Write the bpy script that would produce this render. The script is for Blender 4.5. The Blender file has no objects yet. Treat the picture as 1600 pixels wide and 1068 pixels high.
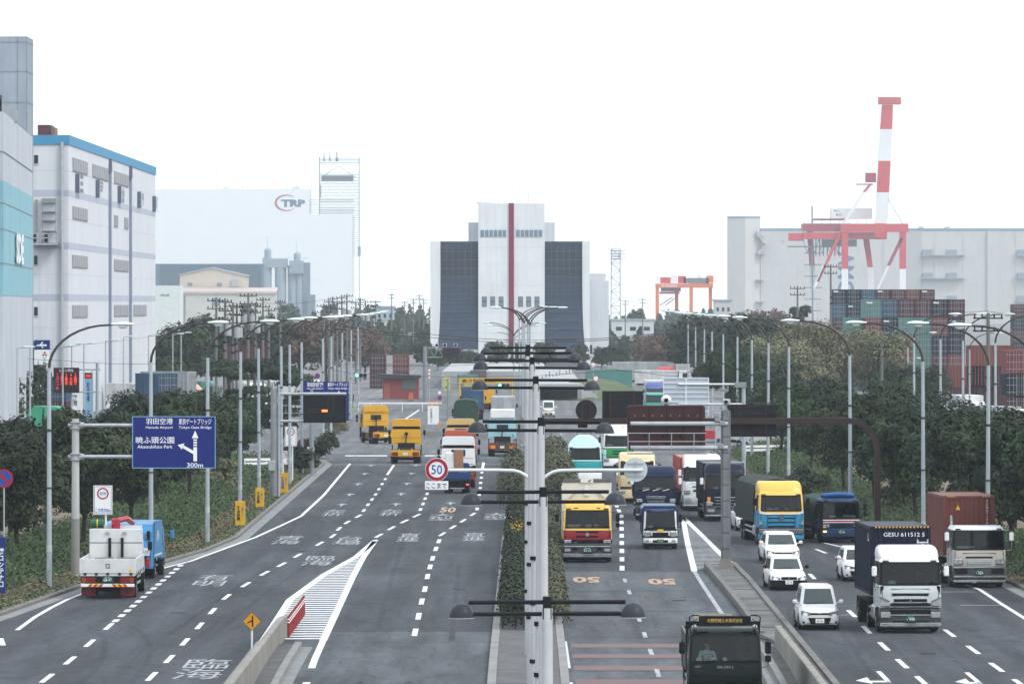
import bpy, math, random
import numpy as np
from mathutils import Vector, Matrix
PI = math.pi
R = math.radians
random.seed(7)
rng = np.random.default_rng(11)
SC = bpy.context.scene
COL = SC.collection
# ---------------------------------------------------------------- camera
F = 8889.0            # focal length in photo pixels (200 mm on a 36 mm frame, 1600 px wide)
CAMZ = 13.0           # footbridge height
VX, VY = 820.0, 475.0 # vanishing point of the road in the photo
cam_d = bpy.data.cameras.new('camera')
cam_d.lens = 200.0; cam_d.sensor_width = 36.0
cam_d.shift_x = -(VX - 800.0) / 1600.0
cam_d.shift_y = (VY - 534.0) / 1600.0
cam_d.clip_start = 1.0; cam_d.clip_end = 40000.0
cam = bpy.data.objects.new('camera', cam_d); COL.objects.link(cam)
cam.location = (0, 0, CAMZ); cam.rotation_euler = (PI / 2, 0, 0)
SC.camera = cam
# ---------------------------------------------------------------- sky and sun (bright overcast)
SUN_EL, SUN_AZ = R(50), R(125)     # sun behind thin cloud, to the right and behind the camera
w = bpy.data.worlds.new('World'); SC.world = w; w.use_nodes = True
nt = w.node_tree; nt.nodes.clear()
out = nt.nodes.new('ShaderNodeOutputWorld')
b1 = nt.nodes.new('ShaderNodeBackground'); b2 = nt.nodes.new('ShaderNodeBackground')
add = nt.nodes.new('ShaderNodeAddShader')
sky = nt.nodes.new('ShaderNodeTexSky'); sky.sky_type = 'NISHITA'; sky.sun_disc = False
sky.sun_elevation = SUN_EL; sky.sun_rotation = SUN_AZ; sky.dust_density = 4.0; sky.air_density = 1.5
nt.links.new(sky.outputs[0], b1.inputs[0]); b1.inputs[1].default_value = 0.05
b2.inputs[0].default_value = (0.90, 0.96, 1.0, 1); b2.inputs[1].default_value = 1.15
nt.links.new(b1.outputs[0], add.inputs[0]); nt.links.new(b2.outputs[0], add.inputs[1])
nt.links.new(add.outputs[0], out.inputs[0])
sun_d = bpy.data.lights.new('sun', 'SUN'); sun_d.energy = 1.5; sun_d.angle = R(16); sun_d.color = (1.0, 0.985, 0.96)
sun = bpy.data.objects.new('sun', sun_d); COL.objects.link(sun)
sdir = Vector((math.sin(SUN_AZ) * math.cos(SUN_EL), math.cos(SUN_AZ) * math.cos(SUN_EL), math.sin(SUN_EL)))
sun.rotation_euler = sdir.to_track_quat('Z', 'Y').to_euler(); sun.location = (60, 100, 200)
vs = SC.view_settings
vs.view_transform = 'Standard'; vs.look = 'None'; vs.exposure = 0.25; vs.gamma = 1.0; vs.use_curve_mapping = False
cy = SC.cycles
cy.use_denoising = True
cy.max_bounces = 6; cy.diffuse_bounces = 3; cy.glossy_bounces = 3; cy.transmission_bounces = 3
cy.transparent_max_bounces = 8; cy.volume_bounces = 0
cy.use_adaptive_sampling = True; cy.adaptive_threshold = 0.02
cy.caustics_reflective = False; cy.caustics_refractive = False

# ---------------------------------------------------------------- helpers
def gp(px, py, z=0.0):
    """photo pixel on a horizontal plane of height z -> x, y"""
    Y = F * (CAMZ - z) / (py - VY)
    return ((px - VX) * Y / F, Y)
def sx(px, Y): return (px - VX) * Y / F
def sz(py, Y): return CAMZ - (py - VY) * Y / F

def link(o, parent=None):
    COL.objects.link(o)
    if parent is not None: o.parent = parent
    return o
def thing(name, label, cat, loc=(0, 0, 0), rz=0.0, group=None):
    o = bpy.data.objects.new(name, None); o.empty_display_size = 0.3
    link(o); o.location = loc; o.rotation_euler = (0, 0, rz)
    return tag(o, label, cat, group)
def tag(o, label=None, cat=None, group=None, kind=None):
    if label: o['label'] = label
    if cat: o['category'] = cat
    if group: o['group'] = group
    if kind: o['kind'] = kind
    return o
def copy_tree(o, parent=None):
    c = o.copy(); COL.objects.link(c); c.parent = parent
    for ch in list(o.children): copy_tree(ch, c)
    return c
ORD = ['first', 'second', 'third', 'fourth', 'fifth', 'sixth', 'seventh', 'eighth', 'ninth', 'tenth', 'eleventh', 'twelfth',
       'thirteenth', 'fourteenth', 'fifteenth', 'sixteenth', 'seventeenth', 'eighteenth', 'nineteenth', 'twentieth']

class MB:
    def __init__(s): s.v = []; s.f = []; s.m = []
    def quad(s, pts, m=0):
        n = len(s.v); s.v += [tuple(p) for p in pts]; s.f.append(tuple(range(n, n + len(pts)))); s.m.append(m); return s
    def box(s, x0, x1, y0, y1, z0, z1, m=0):
        n = len(s.v)
        s.v += [(x0, y0, z0), (x1, y0, z0), (x1, y1, z0), (x0, y1, z0), (x0, y0, z1), (x1, y0, z1), (x1, y1, z1), (x0, y1, z1)]
        for f in ((3, 2, 1, 0), (4, 5, 6, 7), (0, 1, 5, 4), (1, 2, 6, 5), (2, 3, 7, 6), (3, 0, 4, 7)):
            s.f.append(tuple(n + i for i in f)); s.m.append(m)
        return s
    def cbox(s, x0, x1, y0, y1, z0, z1, c=0.03, m=0):
        """box with chamfered vertical and top edges"""
        P = lambda a: [(x0 + a + c, y0 + a), (x1 - a - c, y0 + a), (x1 - a, y0 + a + c), (x1 - a, y1 - a - c), (x1 - a - c, y1 - a), (x0 + a + c, y1 - a), (x0 + a, y1 - a - c), (x0 + a, y0 + a + c)]
        return s.loft([[(x, y, z) for x, y in P(a)] for a, z in ((c, z0), (0, z0 + c), (0, z1 - c), (c, z1))], m, True, True)
    def loft(s, rings, m=0, cap0=False, cap1=False, skip=None, mf=None):
        n = len(s.v); k = len(rings[0])
        for r in rings: s.v += [tuple(p) for p in r]
        for a in range(len(rings) - 1):
            for i in range(k):
                if skip and skip(a, i): continue
                j = (i + 1) % k
                s.f.append((n + a * k + i, n + a * k + j, n + (a + 1) * k + j, n + (a + 1) * k + i)); s.m.append(mf(a, i) if mf else m)
        if cap0: s.f.append(tuple(n + i for i in reversed(range(k)))); s.m.append(mf(0, 0) if mf else m)
        if cap1: s.f.append(tuple(n + (len(rings) - 1) * k + i for i in range(k))); s.m.append(mf(len(rings) - 2, 0) if mf else m)
        return s
    def prism(s, poly, a0, a1, axis='x', m=0):
        """polygon in the two other axes swept along an axis"""
        def P(u, v, a):
            return (a, u, v) if axis == 'x' else ((u, a, v) if axis == 'y' else (u, v, a))
        n = len(s.v); k = len(poly)
        s.v += [P(u, v, a0) for u, v in poly] + [P(u, v, a1) for u, v in poly]
        area = sum(poly[i][0] * poly[(i + 1) % k][1] - poly[(i + 1) % k][0] * poly[i][1] for i in range(k))
        flip = (area < 0) != (axis == 'y')
        fs = [tuple(n + i for i in reversed(range(k))), tuple(n + k + i for i in range(k))]
        fs += [(n + i, n + (i + 1) % k, n + k + (i + 1) % k, n + k + i) for i in range(k)]
        for f in fs: s.f.append(tuple(reversed(f)) if flip else f); s.m.append(m)
        return s
    def cyl(s, p0, p1, r0, r1=None, n=10, m=0, caps=True):
        r1 = r0 if r1 is None else r1
        p0, p1 = Vector(p0), Vector(p1); d = (p1 - p0).normalized()
        a = d.orthogonal().normalized(); b = d.cross(a)
        ring = lambda p, r: [p + (a * math.cos(2 * PI * i / n) + b * math.sin(2 * PI * i / n)) * r for i in range(n)]
        return s.loft([ring(p0, r0), ring(p1, r1)], m, caps, caps)
    def tube(s, pts, r, n=6, m=0, r1=None):
        pts = [Vector(p) for p in pts]; rings = []; ref = None
        for i, p in enumerate(pts):
            d = (pts[min(i + 1, len(pts) - 1)] - pts[max(i - 1, 0)]).normalized()
            if ref is None: ref = d.orthogonal().normalized()
            a = (ref - d * ref.dot(d)).normalized(); ref = a; b = d.cross(a)
            rr = r if r1 is None else r + (r1 - r) * i / (len(pts) - 1)
            rings.append([p + (a * math.cos(2 * PI * k / n) + b * math.sin(2 * PI * k / n)) * rr for k in range(n)])
        return s.loft(rings, m, True, True)
    def ball(s, c, rx, ry=None, rz=None, n=12, k=7, m=0, half=False):
        ry = rx if ry is None else ry; rz = rx if rz is None else rz
        rings = []
        for a in range(k + 1):
            t = (0 if half else -PI / 2) + (PI / 2 if half else PI) * a / k
            q = max(math.cos(t), 1e-3)
            rings.append([(c[0] + rx * q * math.cos(2 * PI * i / n), c[1] + ry * q * math.sin(2 * PI * i / n), c[2] + rz * math.sin(t)) for i in range(n)])
        return s.loft(rings, m, True, True)
    def disc(s, c, r, y1, n=24, m=0, r_in=0.0):
        """disc (or ring) facing -y, from y=c[1] back to y1"""
        P = lambda y, rr: [(c[0] + rr * math.cos(2 * PI * i / n), y, c[2] + rr * math.sin(2 * PI * i / n)) for i in range(n)]
        if r_in > 0: return s.loft([P(y1, r_in), P(c[1], r_in), P(c[1], r), P(y1, r), P(y1, r_in)], m)
        return s.loft([P(c[1], r), P(y1, r)], m, True, True)
    def mesh(s, name, mats, smooth=False):
        me = bpy.data.meshes.new(name)
        me.from_pydata(s.v, [], s.f)
        for q in (mats if isinstance(mats, (list, tuple)) else [mats]): me.materials.append(q)
        if len(me.materials) > 1: me.polygons.foreach_set('material_index', s.m)
        if smooth: me.polygons.foreach_set('use_smooth', [True] * len(me.polygons)); me.set_sharp_from_angle(angle=R(35))
        me.update(); return me
    def build(s, name, mats, parent=None, smooth=False, loc=None):
        o = bpy.data.objects.new(name, s.mesh(name, mats, smooth))
        link(o, parent)
        if loc is not None: o.location = loc
        return o
def box(name, x0, x1, y0, y1, z0, z1, mat, parent=None): return MB().box(x0, x1, y0, y1, z0, z1).build(name, mat, parent)
def inst(name, me, parent=None, loc=(0, 0, 0), rz=0, mats=None):
    o = bpy.data.objects.new(name, me); link(o, parent); o.location = loc; o.rotation_euler = (0, 0, rz)
    if mats:
        for i, q in enumerate(mats): o.material_slots[i].link = 'OBJECT'; o.material_slots[i].material = q
    return o

# ---------------------------------------------------------------- materials
MATS = {}
def mat(name, rgb=(0.5, 0.5, 0.5), rough=0.5, metal=0.0, var=0.12, scale=1.5, coat=0.0, bump=0.0, streak=0.0, emit=None, hue=0.0):
    if name in MATS: return MATS[name]
    m = bpy.data.materials.new(name); m.use_nodes = True; MATS[name] = m
    t = m.node_tree; N = t.nodes; L = t.links; bs = N['Principled BSDF']
    bs.inputs['Roughness'].default_value = rough; bs.inputs['Metallic'].default_value = metal
    bs.inputs['Coat Weight'].default_value = coat; bs.inputs['Coat Roughness'].default_value = 0.08
    bs.inputs['Specular IOR Level'].default_value = (0.10 if rgb and max(rgb) < 0.1 and rough > 0.15 else 0.22) if metal < 0.5 else 0.5
    col = (*rgb, 1)
    bs.inputs['Base Color'].default_value = col
    m.diffuse_color = col
    if var > 0 or streak > 0:
        tc = N.new('ShaderNodeTexCoord'); no = N.new('ShaderNodeTexNoise')
        no.inputs['Scale'].default_value = scale; no.inputs['Detail'].default_value = 6; no.inputs['Roughness'].default_value = 0.65
        L.new(tc.outputs['Object'], no.inputs['Vector'])
        mr = N.new('ShaderNodeMapRange'); mr.inputs[1].default_value = 0.3; mr.inputs[2].default_value = 0.7
        mr.inputs[3].default_value = 1 - var; mr.inputs[4].default_value = 1 + var * 0.6
        L.new(no.outputs[0], mr.inputs[0])
        mx = N.new('ShaderNodeMix'); mx.data_type = 'RGBA'; mx.blend_type = 'MULTIPLY'; mx.inputs[0].default_value = 1
        mx.inputs[6].default_value = col; L.new(mr.outputs[0], mx.inputs[7]); src = mx.outputs[2]
        if streak > 0:
            mp = N.new('ShaderNodeMapping'); mp.inputs['Scale'].default_value = (1.2, 1.2, 0.06)
            n2 = N.new('ShaderNodeTexNoise'); n2.inputs['Scale'].default_value = 1.3; n2.inputs['Detail'].default_value = 5
            L.new(tc.outputs['Object'], mp.inputs[0]); L.new(mp.outputs[0], n2.inputs['Vector'])
            r2 = N.new('ShaderNodeMapRange'); r2.inputs[1].default_value = 0.45; r2.inputs[2].default_value = 0.75
            r2.inputs[3].default_value = 1; r2.inputs[4].default_value = 1 - streak
            L.new(n2.outputs[0], r2.inputs[0])
            m2 = N.new('ShaderNodeMix'); m2.data_type = 'RGBA'; m2.blend_type = 'MULTIPLY'; m2.inputs[0].default_value = 1
            L.new(src, m2.inputs[6]); L.new(r2.outputs[0], m2.inputs[7]); src = m2.outputs[2]
        if hue > 0:
            oi = N.new('ShaderNodeObjectInfo'); hs = N.new('ShaderNodeHueSaturation')
            q = N.new('ShaderNodeMapRange'); q.inputs[3].default_value = 0.5 - hue; q.inputs[4].default_value = 0.5 + hue
            q2 = N.new('ShaderNodeMapRange'); q2.inputs[3].default_value = 0.75; q2.inputs[4].default_value = 1.3
            L.new(oi.outputs['Random'], q.inputs[0]); L.new(oi.outputs['Random'], q2.inputs[0])
            L.new(q.outputs[0], hs.inputs['Hue']); L.new(q2.outputs[0], hs.inputs['Value']); L.new(src, hs.inputs['Color']); src = hs.outputs[0]
        L.new(src, bs.inputs['Base Color'])
        if bump > 0:
            n3 = N.new('ShaderNodeTexNoise'); n3.inputs['Scale'].default_value = scale * 12; n3.inputs['Detail'].default_value = 4
            L.new(tc.outputs['Object'], n3.inputs['Vector'])
            bp = N.new('ShaderNodeBump'); bp.inputs['Strength'].default_value = bump; bp.inputs['Distance'].default_value = 0.05
            L.new(n3.outputs[0], bp.inputs['Height']); L.new(bp.outputs[0], bs.inputs['Normal'])
    if emit:
        bs.inputs['Emission Color'].default_value = (*rgb, 1); bs.inputs['Emission Strength'].default_value = emit
    return m
def paint(name, rgb, rough=0.38, coat=0.35, var=0.10): return mat(name, rgb, rough, 0.0, var, 1.1, coat * (0.08 if max(rgb or (1,)) < 0.15 else 0.6))
def glass_mat(name, tint=0.45, col=(0.75, 0.88, 0.9)):
    m = bpy.data.materials.new(name); m.use_nodes = True; MATS[name] = m
    t = m.node_tree; N = t.nodes; L = t.links; N.clear()
    o = N.new('ShaderNodeOutputMaterial'); tr = N.new('ShaderNodeBsdfTransparent'); gl = N.new('ShaderNodeBsdfGlossy')
    tr.inputs[0].default_value = (col[0] * tint, col[1] * tint, col[2] * tint, 1)
    gl.inputs['Roughness'].default_value = 0.04
    fr = N.new('ShaderNodeFresnel'); fr.inputs[0].default_value = 1.42
    mx = N.new('ShaderNodeMixShader')
    L.new(fr.outputs[0], mx.inputs[0]); L.new(tr.outputs[0], mx.inputs[1]); L.new(gl.outputs[0], mx.inputs[2]); L.new(mx.outputs[0], o.inputs[0])
    return m
GLASS = glass_mat('windscreen_glass', 0.55)
DGLASS = mat('dark_glass', (0.025, 0.032, 0.036), 0.06, 0.0, 0.0, coat=0.0)
BLACK = mat('black_plastic', (0.006, 0.0065, 0.0075), 0.5, var=0.1)
DARK = mat('dark_chassis', (0.009, 0.009, 0.010), 0.7, var=0.25, scale=3)
RUBBER = mat('tyre_rubber', (0.008, 0.008, 0.009), 0.8, var=0.2, scale=4)
CHROME = mat('chrome', (0.50, 0.52, 0.54), 0.16, 1.0, 0.35, 4)
BUMPC = mat('bumper_chrome', (0.055, 0.058, 0.062), 0.3, 0.25, 0.5, 3)
STEEL = mat('bare_steel', (0.42, 0.44, 0.46), 0.4, 0.85, 0.15, 3)
WHITE = paint('white_paint', (0.73, 0.75, 0.76), 0.38, 0.35, 0.16)
GALV = mat('galvanised_steel', (0.40, 0.43, 0.45), 0.5, 0.35, 0.18, 2.0, streak=0.12)
GALVD = mat('weathered_steel', (0.26, 0.28, 0.30), 0.55, 0.3, 0.2, 2.0, streak=0.2)
LENS = mat('lamp_lens', (0.42, 0.45, 0.47), 0.12, 0.4, 0.3, 6)
AMBER = mat('amber_lens', (0.75, 0.22, 0.02), 0.2, var=0.05)
REDL = mat('red_lens', (0.42, 0.012, 0.015), 0.2, var=0.05)
PLATEW = mat('plate_white', (0.8, 0.8, 0.78), 0.5, var=0.05)
PLATEG = mat('plate_green', (0.015, 0.07, 0.05), 0.5, var=0.05)
PLATEY = mat('plate_yellow', (0.75, 0.5, 0.03), 0.5, var=0.05)
LETW = mat('lettering_white', (0.8, 0.82, 0.83), 0.5, var=0.0)
LETB = mat('lettering_black', (0.02, 0.02, 0.025), 0.5, var=0.0)
LETG = mat('lettering_gold', (0.55, 0.36, 0.10), 0.4, 0.3, var=0.0)
INTER = mat('cab_interior', (0.022, 0.026, 0.028), 0.8, var=0.2)
PAPER = mat('dashboard_paper', (0.75, 0.78, 0.76), 0.7, var=0.1)

# ---------------------------------------------------------------- lettering
FONTC = {}
def glyphs(s, bold=0.0, vertical=False):
    key = (s, bold, vertical)
    if key not in FONTC:
        cu = bpy.data.curves.new('lettering', 'FONT')
        cu.body = '\n'.join(s) if vertical else s
        cu.align_x = 'CENTER' if vertical else 'LEFT'
        cu.resolution_u = 2; cu.offset = bold; cu.space_line = 0.95
        ob = bpy.data.objects.new('lettering', cu)
        me = bpy.data.meshes.new_from_object(ob)
        co = np.zeros(len(me.vertices) * 3); me.vertices.foreach_get('co', co); co = co.reshape(-1, 3)
        fs = [tuple(p.vertices) for p in me.polygons]
        bpy.data.objects.remove(ob); bpy.data.curves.remove(cu); bpy.data.meshes.remove(me)
        lo = co[:, :2].min(0); hi = co[:, :2].max(0)
        FONTC[key] = ((co[:, :2] - (lo + hi) / 2) / (hi - lo), fs, (hi - lo)[0] / (hi - lo)[1])
    return FONTC[key]
def text(name, s, wd, ht, m, parent, loc, face='front', bold=0.0, vertical=False, rz=0.0):
    """lettering stretched to wd x ht (ht None keeps the proportions), centred on loc"""
    uv, fs, asp = glyphs(s, bold, vertical)
    if ht is None: ht = wd / asp
    if wd is None: wd = ht * asp
    u = uv[:, 0] * wd; v = uv[:, 1] * ht
    z = np.zeros_like(u)
    if face == 'front': P = np.stack([u, z, v], 1)
    elif face == 'back': P = np.stack([-u, z, v], 1)
    elif face == 'right': P = np.stack([z, u, v], 1)       # faces +x
    elif face == 'left': P = np.stack([z, -u, v], 1)       # faces -x
    elif face == 'ground': P = np.stack([u, v, z], 1)
    elif face == 'ground_in': P = np.stack([-u, -v, z], 1)
    me = bpy.data.meshes.new(name); me.from_pydata(P.tolist(), [], fs); me.materials.append(m); me.update()
    o = bpy.data.objects.new(name, me); link(o, parent); o.location = loc; o.rotation_euler = (0, 0, rz)
    return o
# ================================================================ ground, roads, kerbs, markings
def asphalt_mat(name, base, var=0.16, fine=0.10, cracks=True, lane=0.0):
    m = bpy.data.materials.new(name); m.use_nodes = True; MATS[name] = m
    t = m.node_tree; N = t.nodes; L = t.links; bs = N['Principled BSDF']; bs.inputs['Roughness'].default_value = 0.85
    bs.inputs['Specular IOR Level'].default_value = 0.08
    tc = N.new('ShaderNodeTexCoord')
    def noise(scale, det, sy=1.0, sxx=1.0):
        mp = N.new('ShaderNodeMapping'); mp.inputs['Scale'].default_value = (sxx, sy, 1); L.new(tc.outputs['Object'], mp.inputs[0])
        n = N.new('ShaderNodeTexNoise'); n.inputs['Scale'].default_value = scale; n.inputs['Detail'].default_value = det; n.inputs['Roughness'].default_value = 0.7
        L.new(mp.outputs[0], n.inputs['Vector']); return n.outputs[0]
    def rng_(src, a, b, lo=0.3, hi=0.7):
        r = N.new('ShaderNodeMapRange'); r.inputs[1].default_value = lo; r.inputs[2].default_value = hi; r.inputs[3].default_value = a; r.inputs[4].default_value = b; L.new(src, r.inputs[0]); return r.outputs[0]
    def mul(a, b):
        x = N.new('ShaderNodeMath'); x.operation = 'MULTIPLY'; L.new(a, x.inputs[0]); L.new(b, x.inputs[1]); return x.outputs[0]
    v = rng_(noise(0.35, 5, 0.12), 1 - var, 1 + var)            # long wheel-worn streaks along the road
    v = mul(v, rng_(noise(0.05, 4, 0.5), 0.78, 1.12))           # broad patches
    v = mul(v, rng_(noise(2.5, 6, 0.25), 1 - fine, 1 + fine))
    if cracks:
        mp = N.new('ShaderNodeMapping'); mp.inputs['Scale'].default_value = (1, 0.35, 1); L.new(tc.outputs['Object'], mp.inputs[0])
        n = N.new('ShaderNodeTexNoise'); n.inputs['Scale'].default_value = 0.14; n.inputs['Detail'].default_value = 7; n.inputs['Distortion'].default_value = 1.2; L.new(mp.outputs[0], n.inputs['Vector'])
        a = N.new('ShaderNodeMath'); a.operation = 'SUBTRACT'; a.inputs[1].default_value = 0.5; L.new(n.outputs[0], a.inputs[0])
        b = N.new('ShaderNodeMath'); b.operation = 'ABSOLUTE'; L.new(a.outputs[0], b.inputs[0])
        v = mul(v, rng_(b.outputs[0], 0.70, 1.0, 0.0, 0.007))
        # oil drips and tyre scuffs
        v = mul(v, rng_(noise(0.9, 3, 0.06, 1.6), 1.0, 0.74, 0.54, 0.70))
    sp = N.new('ShaderNodeSeparateXYZ'); L.new(tc.outputs['Object'], sp.inputs[0]); k = N.new('ShaderNodeMath'); k.operation = 'MULTIPLY_ADD'; k.inputs[1].default_value = 3.7; k.inputs[2].default_value = 0.6; L.new(sp.outputs[0], k.inputs[0])
    wob = N.new('ShaderNodeMath'); wob.operation = 'ADD'; L.new(k.outputs[0], wob.inputs[0]); L.new(rng_(noise(0.03, 2, 0.6), -1.5, 1.5), wob.inputs[1])
    sn = N.new('ShaderNodeMath'); sn.operation = 'SINE'; L.new(wob.outputs[0], sn.inputs[0]); tr = rng_(sn.outputs[0], 0.90, 1.06, -1, 1); v = mul(v, tr)
    mx = N.new('ShaderNodeMix'); mx.data_type = 'RGBA'; mx.blend_type = 'MULTIPLY'; mx.inputs[0].default_value = 1; mx.inputs[6].default_value = (*base, 1)
    L.new(v, mx.inputs[7]); L.new(mx.outputs[2], bs.inputs['Base Color'])
    return m
ASPH = asphalt_mat('asphalt', (0.058, 0.064, 0.074), 0.34, 0.14)
ASPH2 = asphalt_mat('asphalt_worn', (0.088, 0.097, 0.108), 0.38, 0.16)
ASPH3 = asphalt_mat('asphalt_pale', (0.135, 0.143, 0.153), 0.26, 0.12)
CONC = mat('concrete', (0.22, 0.22, 0.217), 0.85, 0, 0.22, 0.6, streak=0.0, bump=0.1)
CONCW = mat('concrete_wall', (0.25, 0.24, 0.22), 0.85, 0, 0.2, 0.7, streak=0.3)
KERB = mat('kerb_concrete', (0.15, 0.145, 0.138), 0.85, 0, 0.3, 0.9)
GUTTER = mat('gutter_concrete', (0.20, 0.205, 0.21), 0.85, 0, 0.25, 0.5)
TILE = mat('median_paving', (0.10, 0.10, 0.105), 0.8, 0, 0.35, 0.8)
def worn_paint(name, rgb, wear=0.5):
    m = bpy.data.materials.new(name); m.use_nodes = True; MATS[name] = m
    t = m.node_tree; N = t.nodes; L = t.links; bs = N['Principled BSDF']; bs.inputs['Roughness'].default_value = 0.7
    tc = N.new('ShaderNodeTexCoord'); n = N.new('ShaderNodeTexNoise'); n.inputs['Scale'].default_value = 3.0; n.inputs['Detail'].default_value = 7; n.inputs['Roughness'].default_value = 0.75
    L.new(tc.outputs['Object'], n.inputs['Vector'])
    r = N.new('ShaderNodeMapRange'); r.inputs[1].default_value = wear; r.inputs[2].default_value = wear + 0.16; L.new(n.outputs[0], r.inputs[0])
    mx = N.new('ShaderNodeMix'); mx.data_type = 'RGBA'; mx.inputs[6].default_value = (*rgb, 1); mx.inputs[7].default_value = (rgb[0] * 0.3 + 0.05, rgb[1] * 0.3 + 0.055, rgb[2] * 0.3 + 0.065, 1)
    L.new(r.outputs[0], mx.inputs[0]); L.new(mx.outputs[2], bs.inputs['Base Color']); return m
RPAINT = worn_paint('road_paint_white', (0.62, 0.64, 0.66), 0.52)
RPAINT2 = worn_paint('road_paint_worn', (0.46, 0.48, 0.50), 0.40)
RORANGE = worn_paint('road_paint_orange', (0.46, 0.29, 0.16), 0.45)
RREDP = worn_paint('road_paint_red', (0.13, 0.055, 0.055), 0.44)
SOIL = mat('verge_soil', (0.15, 0.12, 0.085), 0.95, 0, 0.4, 0.5, bump=0.2)
YARD = asphalt_mat('yard_ground', (0.17, 0.175, 0.18), 0.2, 0.1, False)

HX0, HX1, HY = -9.62, 9.75, 226.0           # edges of the sunken centre ramp
def rampz(y): return 0.0 if y > 214 else -0.0005 * (214 - y) ** 2 if y > 160 else -0.0005 * 54 ** 2 - (160 - y) * 0.054
# ground sheet: everything around the sunken ramp, out to the horizon
q = MB(); G = -0.02; BIG = 4650
q.quad([(-1400, HY, G), (1400, HY, G), (1400, BIG, G), (-1400, BIG, G)])
q.quad([(-1400, -50, G), (HX0, -50, G), (HX0, HY, G), (-1400, HY, G)])
q.quad([(HX1, -50, G), (1400, -50, G), (1400, HY, G), (HX1, HY, G)])
tag(q.build('ground', YARD), kind='structure')

KL = [(100, -29), (200, -24.6), (237, -21.9), (259.7, -20.45), (285, -18.1), (300, -16.7), (316, -15.95), (462, -16.25), (474, -17.2), (484, -20.5), (492, -28), (496, -60)]
KR = [(100, 27), (240, 22.9), (264, 22.6), (285, 20.8), (310, 18.9), (345, 17.0), (380, 16.3), (500, 16.3), (515, 17.5), (524, 22), (530, 60)]
def kx(K, y): return float(np.interp(y, [a for a, b in K], [b for a, b in K]))
# road sheet
q = MB(); Z = -0.010
ys = [100, 200, 226]
for a, b in zip(ys, ys[1:]):
    q.quad([(kx(KL, a), a, Z), (HX0, a, Z), (HX0, b, Z), (kx(KL, b), b, Z)]); q.quad([(HX1, a, Z), (kx(KR, a), a, Z), (kx(KR, b), b, Z), (HX1, b, Z)])
ys = [226, 237, 259.7, 264, 285, 300, 310, 316, 345, 380, 462, 474, 484, 492, 496]
for a, b in zip(ys, ys[1:]): q.quad([(kx(KL, a), a, Z), (kx(KR, a), a, Z), (kx(KR, b), b, Z), (kx(KL, b), b, Z)])
q.quad([(-60, 496, Z), (kx(KR, 496), 496, Z), (kx(KR, 530), 530, Z), (-60, 530, Z)])
q.quad([(-160, 530, Z), (160, 530, Z), (160, 640, Z), (-160, 640, Z)])
q.quad([(-20, 640, Z), (17, 640, Z), (17, 1250, Z), (-20, 1250, Z)])
road = tag(q.build('road', ASPH2), kind='structure')
q = MB(); q.quad([(-60, 496, -0.006), (kx(KR, 496), 496, -0.006), (kx(KR, 530), 530, -0.006), (-60, 530, -0.006)]); q.quad([(-160, 530, -0.006), (160, 530, -0.006), (160, 640, -0.006), (-160, 640, -0.006)]); q.quad([(-20, 640, -0.006), (17, 640, -0.006), (17, 1250, -0.006), (-20, 1250, -0.006)]); q.quad([(2.9, 441, -0.006), (16.3, 441, -0.006), (16.3, 496, -0.006), (2.9, 496, -0.006)])
tag(q.build('junction_road', ASPH3), kind='structure')
# darker, newer surfacing on the outer carriageways and near lanes
q = MB(); Z2 = -0.005
q.quad([(kx(KL, 100), 100, Z2), (HX0, 100, Z2), (HX0, 226, Z2), (kx(KL, 226), 226, Z2)])
for a, b in zip([226, 237, 259.7, 285, 300], [237, 259.7, 285, 300, 316]): q.quad([(kx(KL, a), a, Z2), (-1.2, a, Z2), (-1.2, b, Z2), (kx(KL, b), b, Z2)])
q.quad([(kx(KL, 316), 316, Z2), (-1.0, 316, Z2), (-0.2, 458, Z2), (kx(KL, 458), 458, Z2)])
q.quad([(HX1, 100, Z2), (kx(KR, 100), 100, Z2), (kx(KR, 226), 226, Z2), (HX1, 226, Z2)])
q.quad([(9.0, 226, Z2), (kx(KR, 226), 226, Z2), (kx(KR, 264), 264, Z2), (9.0, 264, Z2)])
for a, b in zip([264, 285, 310, 345], [285, 310, 345, 380]): q.quad([(9.0 if a < 300 else 2.9, a, Z2), (kx(KR, a), a, Z2), (kx(KR, b), b, Z2), (9.0 if a < 300 else 2.9, b, Z2)])
q.quad([(1.5, 277, Z2), (9.0, 277, Z2), (9.0, 310, Z2), (2.9, 310, Z2)])
q.quad([(2.9, 380, Z2), (16.3, 380, Z2), (16.3, 440, Z2), (2.9, 440, Z2)])
tag(q.build('road_surfacing', ASPH), kind='structure')
# centre ramp, following the descent toward the camera
q = MB(); ry = [60, 100, 130, 150, 160, 168, 176, 184, 192, 200, 208, 216, 226]
for a, b in zip(ry, ry[1:]):
    za, zb = rampz(a) - 0.003, rampz(b) - 0.003
    for x0, x1 in (((-8.35, -1.3), (1.55, 8.75)) if b <= 216 else ((HX0, -1.3), (1.5, HX1))): q.quad([(x0, a, za), (x1, a, za), (x1, b, zb), (x0, b, zb)])
ramp = tag(q.build('ramp_road', ASPH2), kind='structure')

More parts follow.
